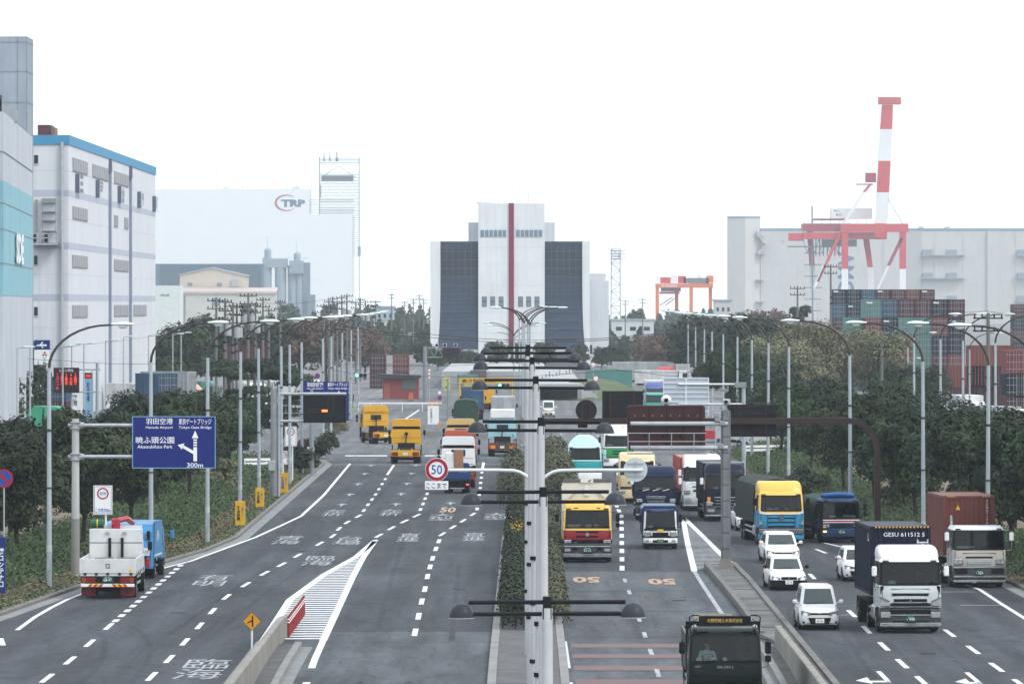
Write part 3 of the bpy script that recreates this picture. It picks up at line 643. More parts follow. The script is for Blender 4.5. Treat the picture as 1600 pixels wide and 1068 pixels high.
# evergreen rows on both verges
GLT = 'evergreen trees on the left verge'; GRT = 'evergreen trees on the right verge'
LT = [(-27.3, 262, 0.86), (-24.6, 276, 0.9), (-28.8, 281, 0.92), (-22.6, 291, 0.98), (-27.0, 299, 1.0), (-21.6, 312, 0.92), (-25.6, 322, 0.72), (-22.0, 341, 1.0), (-25.5, 352, 0.68), (-21.6, 366, 0.97), (-25.0, 382, 0.92), (-21.8, 398, 0.88), (-25.0, 416, 0.85), (-22.4, 432, 0.75)]
for k, (x, y, s) in enumerate(LT):
    tree('ever%d' % (k % 4), 'dark evergreen tree on the left verge, %s along from the footbridge' % ORD[k], x, y, s, group=GLT, z=0.4)
RT = [(27.4, 248, 0.98), (24.9, 262, 1.0), (28.3, 268, 1.05), (23.9, 279, 1.0), (27.0, 287, 1.02), (22.9, 298, 0.95), (26.3, 306, 1.05), (22.0, 320, 0.98), (25.5, 332, 1.0), (21.3, 346, 0.97), (25.0, 358, 1.05), (21.0, 374, 0.95), (24.6, 392, 1.0), (20.8, 414, 0.95), (24.0, 436, 1.05), (20.8, 462, 0.98), (21.6, 500, 1.0), (20.2, 556, 1.12), (23.5, 585, 1.1)]
for k, (x, y, s) in enumerate(RT):
    tree('ever%d' % ((k + 2) % 4), 'dark evergreen tree on the right verge, %s along from the footbridge' % ORD[k], x, y, s, group=GRT, z=0.4)
# loose pale trees further back on the right
for k, (px_, Y, s) in enumerate([(1222, 660, 0.92), (1270, 690, 1.0), (1325, 720, 0.98), (1372, 690, 0.9)]):
    tree('olive%d' % (k % 2), 'pale olive feathery tree behind the right verge, %s from the blue 2 sign' % ORD[k], sx(px_, Y), Y, s, group='olive trees behind the right verge', sxy=1.15)
for k, (px_, Y, s) in enumerate([(1395, 560, 0.95), (1412, 590, 0.9), (1440, 600, 0.85)]):
    tree('ever%d' % k, ['dark rounded tree below the container stack, nearest the pale olive trees', 'dark rounded tree below the container stack, in the middle of three', 'dark rounded tree below the container stack, farthest from the olive trees'][k], sx(px_, Y), Y, s * 1.05, group='dark trees by the container yard')
tree('pine0', 'dark pine with layered foliage among the lamp posts left of the junction', sx(377, 470), 470, 1.0, 0.6)
tree('pine0', 'dark pine behind the black message board', sx(440, 455), 455, 0.95, 2.1)
tree('pine0', 'small dark conifer tip beyond the olive trees', sx(1250, 900), 900, 1.5, 1.0, sxy=0.45)
# russet autumn trees
for k, (px_, Y, s, lab) in enumerate([(470, 900, 1.2, 'russet autumn tree behind the pole cluster, left of its neighbour'), (510, 930, 1.25, 'russet autumn tree behind the pole cluster, in the middle'), (570, 980, 1.0, 'russet autumn tree beside the stacked red containers'), (1020, 950, 0.9, 'russet autumn tree beside the far red lorry'), (1052, 985, 0.95, 'brown autumn tree behind the row of thin lamp posts'), (1190, 1050, 1.35, 'brown bare-topped tree below the right warehouse')]):
    tree('russet0', lab, sx(px_, Y), Y, s)
# far green masses that read as single trees
FAR = [(250, 820), (290, 840), (330, 870), (370, 880), (420, 900), (1090, 900), (1120, 860), (1150, 880), (1165, 780), (12, 560), (36, 590), (-14, 540), (96, 700)]
for k, (px_, Y) in enumerate(FAR):
    s = 0.82 + 0.10 * (k % 3)
    if px_ < 60: s = 0.62
    elif px_ < 240: s = 0.45
    tree('far0', 'distant dark green tree, %s of the scattered background trees from the left edge' % (ORD[k]), sx(px_, Y), Y, s, group='distant background trees')
for k, (px_, Y, s, lab) in enumerate([(662, 1150, 0.5, 'leftmost'), (684, 1110, 0.38, 'second from the left'), (712, 1120, 0.4, 'third from the left'), (735, 1130, 0.35, 'fourth from the left'), (776, 1150, 0.5, 'just left of the red stripe'), (812, 1140, 0.48, 'just right of the red stripe'), (852, 1130, 0.5, 'by the dark right screen'), (905, 1150, 0.45, 'by the white fin'), (940, 1120, 0.42, 'below the wing'), (968, 1100, 0.5, 'rightmost')]): tree('far0', 'small hazy tree at the foot of the centre building, ' + lab, sx(px_, Y), Y, s, group='trees at the foot of the centre building')
# far tree belt on the horizon: nobody could count it
C = []; Nn = []
for (xa, xb, Y, h) in ((-95, -30, 1900, 13), (-60, -20, 1500, 9), (12, 75, 1600, 10.5), (-40, 30, 1450, 7), (20, 80, 2300, 11), (-120, -20, 2300, 12)):
    n = 5000; P = np.stack([rng.uniform(xa, xb, n), rng.uniform(Y, Y + 25, n), h * rng.uniform(0, 1, n) ** 0.7], 1); P[:, 2] *= 0.72 + 0.28 * np.sin(P[:, 0] * 0.45 + np.sin(P[:, 0] * 1.3)); C.append(P); d = rng.normal(0, 1, (n, 3)); d[:, 1] -= 1; Nn.append(d)
o = bpy.data.objects.new('distant_treeline', leaves('distant_treeline', np.concatenate(C), np.concatenate(Nn), 0.75, LEAF_D)); link(o); tag(o, 'hazy dark belt of distant trees on the horizon', 'trees', kind='stuff')
# median hedge, built as leafy masses on twigs
def hedge(name, label, fx0, fx1, y0, y1, fh, n, m, size, base=0.15):
    Y = rng.uniform(y0, y1, n); U = rng.uniform(0, 1, n); T = rng.uniform(0, 1, n)
    x0 = np.array([fx0(y) for y in Y]); x1 = np.array([fx1(y) for y in Y]); h = np.array([fh(y) for y in Y])
    ang = U * PI; shell = 0.72 + 0.36 * T ** 0.7
    bumps = 1 + 0.16 * np.sin(Y * 1.9) * np.sin(Y * 0.7 + 1) + 0.12 * np.sin(Y * 4.1 + ang * 3)
    X = (x0 + x1) / 2 + (x1 - x0) / 2 * np.cos(ang) * shell * bumps; Z = base + h * np.clip(np.sin(ang) ** 0.55, 0, 1) * shell * bumps * np.where(rng.uniform(0, 1, n) < 0.35, rng.uniform(0.1, 1, n), 1)
    P = np.stack([X, Y, Z], 1); d = np.stack([np.cos(ang), rng.normal(0, 0.4, n), np.sin(ang) + 0.2], 1)
    t = thing(name, label, 'hedge', (0, 0, 0)); o = bpy.data.objects.new('foliage', leaves('foliage', P, d, size, m)); link(o, t); o['kind'] = 'stuff'
    q = MB()
    for k in range(int((y1 - y0) / 1.5)):
        yy = y0 + 0.8 + k * 1.5; xx = (fx0(yy) + fx1(yy)) / 2
        q.tube([(xx, yy, 0), (xx + random.uniform(-0.2, 0.2), yy + random.uniform(-0.2, 0.2), fh(yy) * 0.6), (xx + random.uniform(-0.5, 0.5), yy, fh(yy) * 0.95)], 0.03, 4, 0, 0.01)
    tag(q.build('stems', BARK, t), kind='stuff'); return t
hedge('median_hedge', 'long dark green hedge with yellow flowers along the planted median', lambda y: -0.92 - 0.12 * math.sin(y * 0.35), lambda y: 0.10, 224.5, 346, lambda y: 1.25 + 0.35 * math.sin(y * 0.11) ** 2 + max(0, (y - 310) * 0.012), 60000, LEAF_D, 0.065)
hedge('median_hedge', 'narrow hedge strip along the oncoming side of the median', lambda y: 0.75, lambda y: 1.75 + max(0, (y - 283) / 70) * 1.0, 228, 345, lambda y: 0.9 + 0.3 * math.sin(y * 0.2) ** 2, 22000, LEAF_H, 0.065)
hedge('median_hedge', 'dense olive hedge on the median beside the turquoise truck', lambda y: 1.0, lambda y: 3.25, 352, 440, lambda y: 2.4, 36000, LEAF_H, 0.085)
hedge('median_hedge', 'dry straggly brush on the far median beside the pale blue tractor', lambda y: -1.6, lambda y: 0.6, 362, 410, lambda y: 2.2 + 0.5 * math.sin(y), 8000, LEAF_H, 0.09)
# yellow flowers in the hedge
P = np.stack([rng.uniform(-0.75, -0.1, 160), rng.uniform(284, 302, 160), rng.uniform(1.3, 1.8, 160)], 1); o = bpy.data.objects.new('yellow_flowers', leaves('yellow_flowers', P, rng.normal(0, 1, (160, 3)), 0.07, leaf_mat('flower_yellow', (0.45, 0.30, 0.02), (0.6, 0.42, 0.03)))); link(o); tag(o, 'small yellow flowers in the median hedge', 'flowers', kind='stuff')
# bank planting on the verges: low ground cover
def cover(name, label, K, side, y0, y1, d0, d1, n, m, size, hmax):
    Y = rng.uniform(y0, y1, n); D = rng.uniform(d0, d1, n); K0 = np.array([kx(K, y) for y in Y]); X = K0 + side * D
    zb = np.interp(D, [0.22, 2, 4, 8, 16], [0.13, 0.16, 0.45, 0.8, 0.7])
    patch = 0.5 + 0.5 * np.sin(X * 0.9 + np.sin(Y * 0.33) * 2) * np.sin(Y * 0.41 + X * 0.3)
    edge = np.clip((D - d0) / 0.9, 0.15, 1)
    Z = zb + hmax * patch * edge * rng.uniform(0.1, 1, n)
    P = np.stack([X, Y, Z], 1); d = rng.normal(0, 0.6, (n, 3)); d[:, 2] += 1; d[:, 1] -= 0.5
    o = bpy.data.objects.new(name, leaves(name, P, d, size, m)); link(o); return tag(o, label, 'ground cover', kind='stuff')
cover('shrub_cover', 'low green shrubbery on the left bank', KL, -1, 228, 455, 1.6, 8.5, 120000, LEAF_G, 0.085, 0.95)
cover('dry_cover', 'dry brownish low hedge edge along the left kerb', KL, -1, 228, 455, 1.1, 2.3, 9000, LEAF_Y, 0.11, 0.55)
cover('shrub_cover', 'low green shrubbery under the right trees', KR, 1, 236, 500, 1.2, 7.0, 90000, LEAF_G, 0.085, 0.95)
cover('grass', 'short dry grass strip by the left kerb', KL, -1, 225, 460, 0.25, 1.5, 12000, LEAF_G, 0.07, 0.06)
cover('grass', 'short dry grass strip by the right kerb', KR, 1, 236, 480, 0.25, 1.5, 9000, LEAF_Y, 0.07, 0.06)
for k, (px_, py_, lab) in enumerate([(498, 722, 'spiky shrub at the corner by the white cabinet'), (522, 688, 'rounded shrub at the kerb corner beyond the white cabinet'), (470, 742, 'straggly shrub among the poles left of the white cabinet'), (350, 780, 'olive shrub on the bank by the yellow boards'), (1256, 790, 'olive shrub behind the sky-blue truck'), (1415, 812, 'bright green shrub behind the navy container')]):
    tree('shrub%d' % (k % 2 if k != 5 else 0), lab, *gp(px_, py_), 1.15, name='shrub', z=0.1)
# grassy mound beside the far tunnel mouth
q = MB(); q.loft([[(9.5 + r * 7 * math.cos(a), 790 + r * 22 * math.sin(a), h) for a in np.linspace(0, 2 * PI, 18, endpoint=False)] for r, h in ((1, 0.0), (0.8, 1.2), (0.5, 2.2), (0.2, 2.6))], 0, False, True); tag(q.build('mound', mat('mound_grass', (0.09, 0.12, 0.06), 0.95, 0, 0.4, 0.4), None, True), kind='structure')
# ================================================================ street lamps, signs, gantries, poles
LAMPG = mat('lamp_pole_grey', (0.36, 0.41, 0.45), 0.5, 0.2, 0.15, 1.0, streak=0.15); LAMPD = mat('lamp_arm_brown', (0.055, 0.05, 0.05), 0.5, 0.2, 0.2, 1.0); LAMPH = mat('lamp_head_pale', (0.55, 0.66, 0.66), 0.4, 0.1, 0.08)
SWHITE_ = mat('number_band', (0.45, 0.46, 0.45), 0.5)
def make_lamp(H=12.2, arm=3.2):
    t = thing('street_lamp', 'x', 'street lamp'); z1 = H - 2.1
    MB().cyl((0, 0, -0.2), (0, 0, z1), 0.125, 0.085, 10).build('pole', LAMPG, t, True)
    pts = [(0, 0, z1 - 0.01)] + [(arm * (1 - math.cos(a)) * 0.86, 0, z1 + 1.95 * math.sin(a)) for a in np.linspace(0.15, PI / 2, 9)] + [(arm * 0.92, 0, H - 0.13)]
    MB().tube(pts, 0.068, 8, 0, 0.042).build('arm', LAMPD, t, True)
    h = MB(); rings = []
    for u, rw, rh in ((-0.12, 0.05, 0.05), (0.05, 0.10, 0.07), (0.3, 0.17, 0.11), (0.6, 0.18, 0.12), (0.85, 0.10, 0.07), (0.95, 0.02, 0.02)):
        rings.append([(arm * 0.92 + u, rw * math.cos(a), H - 0.12 + rh * math.sin(a) * (1.0 if math.sin(a) > 0 else 0.6)) for a in np.linspace(0, 2 * PI, 12, endpoint=False)])
    hd = h.loft(rings, 0, True, True).build('lamp_head', LAMPH, t, True)
    MB().ball((arm * 0.92 + 0.42, 0, H - 0.20), 0.22, 0.13, -0.12, 10, 4, half=True).build('lens', mat('lamp_glass', (0.75, 0.78, 0.76), 0.2), hd, True)
    MB().cyl((0, 0, 4.6), (0, 0, 4.68), 0.135, n=10).build('band', LAMPD, t); MB().box(-0.09, 0.09, -0.15, -0.10, 0.9, 1.4).build('access_door', LAMPG, t); MB().cyl((0, 0, 1.75), (0, 0, 2.05), 0.128, n=10).build('number_band', SWHITE_, t); MB().box(-0.22, 0.22, -0.22, 0.22, -0.05, 0.05).build('base_plate', LAMPD, t); MB().cyl((0, 0, 7.2), (0, 0, 7.32), 0.11, n=10).build('joint_band', LAMPD, t)
    return t
LAMP = make_lamp()
def put(proto, used, label, x, y, rz, group, z=0.0, s=1.0):
    o = proto if not used else copy_tree(proto)
    used.append(1); o.location = (x, y, z); o.rotation_euler = (0, 0, rz); o['label'] = label; o['group'] = group; o.scale = (s, s, s); o.rotation_euler = (random.uniform(-0.004, 0.004), random.uniform(-0.006, 0.006), rz); return o
U = []
LL = [(77, 259), (236, 283), (324, 308), (375, 346), (405, 371), (440, 392), (453, 408), (472, 434), (505, 480), (517, 512), (535, 575), (548, 640), (560, 720)]
for k, (px_, Y) in enumerate(LL): put(LAMP, U, 'grey street lamp with curved brown arm in the left row, %s from the footbridge' % ORD[k], sx(px_, Y), Y, 0, 'street lamps along the left carriageway')
RL = [(1620, 250), (1543, 270), (1443, 287), (1329, 322), (1232, 388), (1200, 425), (1175, 462), (1152, 505), (1130, 550), (1113, 600), (1100, 660), (1087, 730), (1075, 810), (1068, 900)]
for k, (px_, Y) in enumerate(RL): put(LAMP, U, 'grey street lamp with curved brown arm in the right row, %s from the footbridge' % ORD[k], sx(px_, Y), Y, PI, 'street lamps along the right carriageway')
# slender lamps of the service road behind the right verge, and of the yard on the left
YL = [(1428, 470), (1470, 455), (1505, 430), (1556, 400), (1419, 620), (1515, 560)]
for k, (px_, Y) in enumerate(YL): put(LAMP, U, 'slender service-road lamp behind the right trees, arm to the right, %s of six' % ORD[k], sx(px_, Y), Y, 0.0, 'service road lamps behind the right trees', 0, (sz(488, Y) if k < 4 else sz(518, Y)) / 12.2)
for k, (px_, Y, py_) in enumerate([(27, 500, 543), (47, 520, 541), (98, 560, 541), (112, 600, 538), (131, 620, 537), (165, 640, 532), (193, 700, 526), (232, 720, 524), (270, 760, 522), (283, 800, 520)]):
    H = sz(py_, Y); t = thing('yard_lamp', 'thin yard lamp on a straight post before the white warehouse, %s from the left' % ORD[k], 'street lamp', (sx(px_, Y), Y, 0), 0, 'yard lamps before the warehouse')
    MB().cyl((0, 0, 0), (0, 0, H), 0.10, 0.07, 8).build('pole', GALV, t); MB().tube([(0, 0, H - 0.05), (1.1, 0, H + 0.05)], 0.05, 6).build('arm', GALV, t); MB().cbox(0.6, 1.5, -0.2, 0.2, H, H + 0.16, 0.05).build('lamp_head', LAMPH, t)
# double-arm lamps on the far median
def make_twin(H, arm):
    t = thing('twin_street_lamp', 'x', 'street lamp'); z1 = H - 2.0
    MB().cyl((0, 0, 0), (0, 0, z1 + 0.2), 0.13, 0.09, 8).build('pole', LAMPG, t, True)
    for s in (-1, 1):
        MB().tube([(s * arm * (1 - math.cos(a)), 0, z1 + 1.9 * math.sin(a)) for a in np.linspace(0.0, PI / 2, 9)], 0.08, 6, 0, 0.05).build('arm', LAMPD, t, True)
        MB().ball((s * (arm + 0.35), 0, H - 0.1), 0.5, 0.18, 0.11, 10, 6).build('lamp_head', LAMPH, t, True)
    return t
TW = make_twin(12.75, 2.9); U = []
for k, (px_, Y) in enumerate([(829, 560), (825, 590), (820, 620), (816, 660), (812, 720)]): put(TW, U, 'twin-armed median lamp spreading over the road, %s of the tall ones from the footbridge' % ORD[k], sx(px_, Y) , Y, 0, 'twin-armed median lamps')
TW2 = make_twin(9.4, 3.4); U = []
for k, (px_, Y, py_) in enumerate([(803, 830, 503), (803, 900, 507), (803, 980, 518), (803, 1050, 530)]): put(TW2, U, 'lower twin-armed lamp before the red building stripe, %s from the top' % ORD[k], sx(px_, Y), Y, 0, 'lower twin-armed median lamps', 0, sz(py_, Y) / 9.4)
# T-shaped lamps with dome heads down the median, following the ramp
def make_dome():
    t = thing('dome_lamp', 'x', 'street lamp'); H = 11.05
    MB().cyl((0, 0, -0.3), (0, 0, H + 0.02), 0.145, 0.115, 12).build('pole', mat('pole_pale_grey', (0.46, 0.47, 0.49), 0.5, 0.1, 0.12, 1.0, streak=0.18), t, True)
    K = mat('crossbar_black', (0.010, 0.011, 0.013), 0.45, 0, 0.1)
    for dz in (0.0, 0.24): MB().cyl((-1.6, 0, H - 0.10 + dz), (1.6, 0, H - 0.10 + dz), 0.045, n=8).build('crossbar', K, t)
    MB().cbox(-0.09, 0.09, -0.09, 0.09, H - 0.22, H + 0.26, 0.015).build('hub', K, t)
    for s in (-1, 1):
        d = MB().ball((s * 1.75, 0, H - 0.17), 0.265, 0.265, 0.30, 18, 7, half=True).build('dome', mat('dome_grey', (0.035, 0.04, 0.05), 0.4, 0.1, 0.15, 2), t, True)
        MB().cyl((s * 1.75, 0, H - 0.185), (s * 1.75, 0, H - 0.165), 0.27, n=18).build('lens', mat('dome_lens', (0.3, 0.3, 0.3), 0.3), d)
    for z in (2.4, 4.2, 5.6): MB().box(-0.16, 0.16, -0.15, 0.15, z, z + 0.12).build('clamp', BLACK, t)
    return t
DM = make_dome(); U = []
for k, (Y, z, px_) in enumerate([(116, 6.79, 858), (138, 8.31, 851), (156, 9.64, 842), (177, 10.5, 835), (194, 10.93, 829), (209, 11.07, 826), (237, 11.05, 825)]):
    put(DM, U, 'T-shaped median lamp with two dark domes, %s from the footbridge' % ORD[k], sx(px_, Y), Y, 0, 'dome lamps down the median', z - 11.05)

# ---- sign faces
SBLUE = mat('sign_blue', (0.004, 0.014, 0.15), 0.5, 0, 0.05); SWHITE = mat('sign_white', (0.72, 0.74, 0.76), 0.4, 0, 0.06); SRED = mat('sign_red', (0.32, 0.012, 0.03), 0.4, 0, 0.05); SCOB = mat('sign_cobalt', (0.02, 0.06, 0.33), 0.4, 0, 0.05)
SLET = mat('sign_lettering', (0.78, 0.80, 0.82), 0.5, var=0)
def flat(name, poly, y, m, parent, th=0.008):
    """thin shape on a sign face: polygon in x-z"""
    return MB().prism(poly, y - th, y, 'y').build(name, m, parent)
def pipe(name, p0, p1, r, m, parent, n=8): return MB().cyl(p0, p1, r, n=n).build(name, m, parent, True)
# big blue direction sign on its two arms
Y = 268.0; t = thing('direction_sign', 'blue direction sign for Haneda Airport and Tokyo Gate Bridge on a pale post', 'road sign', (sx(118, Y), Y, 0))
MB().cyl((0, 0, 0), (0, 0, sz(654, Y)), 0.20, 0.17, 12).build('post', mat('post_pale', (0.42, 0.43, 0.43), 0.6, 0, 0.15, 1, streak=0.2), t, True); MB().cyl((0, 0, 0.3), (0, 0, 2.9), 0.205, 0.195, 12).build('post_sleeve', mat('post_sleeve', (0.22, 0.215, 0.21), 0.7, 0, 0.15, 1), t, True)
xa, xb, za, zb = sx(207, Y) - sx(118, Y), sx(337, Y) - sx(118, Y), sz(731, Y), sz(650, Y)
for z in (sz(664, Y), sz(713, Y)):
    pipe('arm', (-0.35, 0.0, z), (xb - 0.3, 0.0, z), 0.085, GALV, t); MB().cyl((0.12, 0, z), (0.40, 0, z), 0.14, n=10).box(-0.24, 0.24, -0.24, 0.24, z - 0.16, z - 0.12).box(-0.24, 0.24, -0.24, 0.24, z + 0.12, z + 0.16).build('clamp', GALV, t)
b = MB().box(xa, xb, -0.14, -0.09, za, zb).build('sign_board', SBLUE, t); q = MB()
for (a, c, d, e) in ((xa, xb, za, za + 0.03), (xa, xb, zb - 0.03, zb), (xa, xa + 0.03, za + 0.03, zb - 0.03), (xb - 0.03, xb, za + 0.03, zb - 0.03)): q.box(a, c, -0.146, -0.14, d, e)
q.build('border', mat('sign_border', (0.20, 0.42, 0.62), 0.5), b)
PX = lambda p: sx(p, Y) - sx(118, Y); yf = -0.144
for s, cx, cy_, wd, ht in (('羽田空港', 249.3, 657.5, 42, 9.5), ('Haneda Airport', 249.3, 667.7, 42, 5.0), ('東京ゲートブリッジ', 305, 658, 51, 9.5), ('Tokyo Gate Bridge', 305, 667.7, 51, 5.2), ('暁ふ頭公園', 242.5, 687, 60, 10.5), ('Akatsukifuto Park', 242.5, 697.3, 55, 5.0), ('300m', 305, 726, 25, 7.2)):
    text('lettering', s, wd * Y / F, ht * Y / F, SLET, b, (PX(cx), yf, sz(cy_, Y)), 'front', 0.006)
P = lambda pts: [(PX(a), sz(c, Y)) for a, c in pts]
flat('arrow', P([(302.5, 720), (308, 720), (308, 698), (302.5, 698)]), yf, SLET, b); flat('arrow', P([(300, 684), (310.2, 684), (305.2, 672)]), yf, SLET, b)
for k in range(3): flat('arrow', P([(302.5, 696 - k * 4), (308, 696 - k * 4), (308, 693.6 - k * 4), (302.5, 693.6 - k * 4)]), yf, SLET, b)
flat('arrow', P([(302.5, 709), (302.5, 703.5), (286.5, 694.8), (284.5, 698.5)]), yf, SLET, b); flat('arrow', P([(288.5, 692.0), (278, 694.5), (284.2, 701.5)]), yf, SLET, b)
# second direction sign behind the black message board
Y = 432.0; t = thing('direction_sign', 'second blue direction sign partly hidden by the black message board', 'road sign', (sx(487, Y), Y, 0)); PX = lambda p: sx(p, Y) - sx(487, Y); yf = -0.106
MB().cyl((0, 0, 0), (0, 0, sz(606, Y)), 0.20, 0.16, 12).build('post', GALVD, t, True)
b = MB().box(PX(473.5), PX(545), -0.10, -0.06, sz(657, Y), sz(596, Y)).build('sign_board', SBLUE, t)
for s, cx, cy_, wd, ht in (('羽田空港', 492.5, 600.5, 26, 6.5), ('Haneda Airport', 492.5, 606.8, 26, 3.2), ('東京ゲートブリッジ', 527.5, 600.5, 31, 6.5), ('Tokyo Gate Bridge', 527.5, 606.8, 31, 3.4)): text('lettering', s, wd * Y / F, ht * Y / F, SLET, b, (PX(cx), yf, sz(cy_, Y)), 'front', 0.015)
P = lambda pts: [(PX(a), sz(c, Y)) for a, c in pts]
flat('arrow', P([(527, 615), (532, 615), (529.5, 609.5)]), yf, SLET, b); flat('arrow', P([(528, 650), (531, 650), (531, 615), (528, 615)]), yf, SLET, b)
# black electronic message board
Y = 381.0; x0 = sx(428, Y); t = thing('message_board', 'black electronic message board with one lit orange bar on a grey mast', 'sign', (x0, Y, 0)); PX = lambda p: sx(p, Y) - x0
MB().cyl((0, 0, 0), (0, 0, sz(607, Y)), 0.27, 0.22, 12).build('post', GALVD, t, True); MB().cyl((0.33, -0.1, 0), (0.33, -0.1, sz(600, Y)), 0.09, 0.08, 10).build('post', LAMPG, t, True)
for py_ in (615, 657.5): pipe('arm', (-0.3, 0, sz(py_, Y)), (PX(541), 0, sz(py_, Y)), 0.10, GALV, t)
for px_ in (438, 447, 456, 465): pipe('catwalk_bar', (PX(px_), -0.3, sz(633, Y)), (PX(px_), -0.3, sz(645, Y)), 0.015, GALV, t, 5)
for py_ in (633, 645): pipe('catwalk_bar', (0.2, -0.3, sz(py_, Y)), (PX(474), -0.3, sz(py_, Y)), 0.018, GALV, t, 5)
b = MB().cbox(PX(474.5), PX(541), -0.30, 0.15, sz(660, Y), sz(617, Y), 0.03).build('display', mat('display_black', (0.008, 0.009, 0.011), 0.35, var=0.1), t)
MB().box(PX(503), PX(512), -0.312, -0.302, sz(643, Y), sz(639.5, Y)).build('lit_bar', mat('led_orange', (1.0, 0.22, 0.07), 0.4, var=0, emit=1.3), b)
gl = mat('display_trace', (0.035, 0.045, 0.02), 0.5, var=0.3)
for (a, c, d, e) in ((483, 505, 638, 639), (483, 484, 639, 650), (488, 512, 643.5, 644.2), (512.5, 513.5, 619, 640), (520, 521, 619, 648)): MB().box(PX(a), PX(c), -0.308, -0.302, sz(e, Y), sz(d, Y)).build('trace', gl, b)
MB().cbox(-0.35, 0.1, -0.5, -0.2, sz(735, Y), sz(719, Y), 0.03).build('control_box', GALV, t)
# lane-guidance LED board on the far left
Y = 600.0; x0 = sx(152, Y); t = thing('lane_guidance_board', 'red LED lane guidance board on a mast before the white warehouse', 'sign', (x0, Y, 0)); PX = lambda p: sx(p, Y) - x0
MB().cyl((0, 0, 0), (0, 0, sz(567, Y)), 0.2, 0.16, 10).build('post', LAMPG, t, True); MB().cyl((-0.55, 0, 0), (-0.55, 0, sz(576, Y)), 0.05, n=6).build('post', LAMPG, t)
for py_ in (577, 612): pipe('arm', (PX(120), 0, sz(py_, Y)), (0.3, 0, sz(py_, Y)), 0.08, LAMPG, t)
b = MB().cbox(PX(84), PX(124), -0.35, 0.1, sz(613.5, Y), sz(574, Y), 0.03).build('display', mat('led_panel_maroon', (0.045, 0.012, 0.02), 0.5, var=0.2), t)
text('lettering', 'レーン案内', 21 * Y / F, 4.5 * Y / F, SLET, b, (PX(104), -0.36, sz(578.5, Y)), 'front', 0.02)
LEDR = mat('led_red', (0.9, 0.05, 0.03), 0.4, var=0, emit=0.9); LEDP = mat('led_pink', (0.9, 0.03, 0.10), 0.4, var=0, emit=0.7)
for k, (cx, s, m) in enumerate(((90, '1コンテナ', LEDP), (97, '2混入', LEDR), (104, '3乗用', LEDR), (111.3, '4大型', LEDR), (118.3, '5臨港', LEDR))):
    MB().box(PX(cx - 2.9), PX(cx + 2.9), -0.356, -0.35, sz(612, Y), sz(583, Y)).build('lane_column', BLACK, b); text('lettering', s, 4.4 * Y / F, (18 if k else 26) * Y / F, m, b, (PX(cx), -0.362, sz(592 if k else 596, Y)), 'front', 0.02, True)
# blue kiosk sign and yellow box beside it
Y = 640.0
t = thing('kiosk_sign', 'pale blue roadside sign tower with a small red LED panel', 'sign', (sx(138, Y), Y, 0)); MB().cbox(-0.55, 0.55, -0.2, 0.2, 0, sz(592, Y), 0.03).build('tower', mat('kiosk_blue', (0.20, 0.38, 0.52), 0.5), t); MB().cbox(-0.5, 0.5, -0.25, 0.2, sz(591.5, Y), sz(582, Y), 0.03).build('display', DARK, t); text('lettering', '空車', 0.55, 0.35, LEDR, t, (0, -0.256, sz(587, Y)), 'front', 0.02); text('lettering', '駐車場', 0.35, 2.2, SBLUE, t, (0, -0.206, sz(612, Y)), 'front', 0.02, True)
# warehouse name pylon
Y = 650.0; x0 = sx(65.5, Y); t = thing('name_pylon', 'tall white pylon sign with a blue arrow panel and red three-diamond emblem', 'sign', (x0, Y, 0)); PX = lambda p: sx(p, Y) - x0
MB().cbox(PX(53.5), PX(77), -0.25, 0.25, sz(646, Y), sz(546, Y), 0.03).build('panel', SWHITE, t); MB().cbox(PX(54), PX(78), -0.26, 0.25, sz(545.8, Y), sz(531, Y), 0.03).build('arrow_panel', SBLUE, t); MB().box(PX(51.5), PX(53), -0.2, 0.3, 0, sz(532, Y)).build('frame', BLACK, t)
flat('arrow', [(PX(62), sz(538.5, Y)), (PX(66.5), sz(533.5, Y)), (PX(68), sz(534.5, Y)), (PX(65), sz(537.8, Y)), (PX(73), sz(537.8, Y)), (PX(73), sz(539.4, Y)), (PX(65), sz(539.4, Y)), (PX(68), sz(542.8, Y)), (PX(66.5), sz(543.6, Y))], -0.262, SLET, t)
for (cx, cz) in ((70, 551), (67.7, 554.5), (72.3, 554.5)): flat('emblem', [(PX(cx), sz(cz - 2.3, Y)), (PX(cx + 1.9), sz(cz, Y)), (PX(cx), sz(cz + 2.3, Y)), (PX(cx - 1.9), sz(cz, Y))], -0.252, SRED, t)
text('lettering', '三菱倉庫株', 6.0 * Y / F, 39 * Y / F, LETB, t, (PX(69.5), -0.256, sz(578, Y)), 'front', 0.01, True); text('lettering', '東海営業所・大井配送センター', 3.2 * Y / F, 58 * Y / F, LETB, t, (PX(60), -0.256, sz(592, Y)), 'front', 0.0, True)
t = thing('banner_sign', 'white upright banner sign below the lane guidance board', 'sign', (sx(117, 640), 640, 0)); MB().box(-0.45, 0.45, -0.05, 0.05, 0.4, sz(615, 640)).build('panel', SWHITE, t); text('lettering', '港湾', 0.6, 1.3, LETB, t, (0, -0.056, 2.2), 'front', 0.02, True)
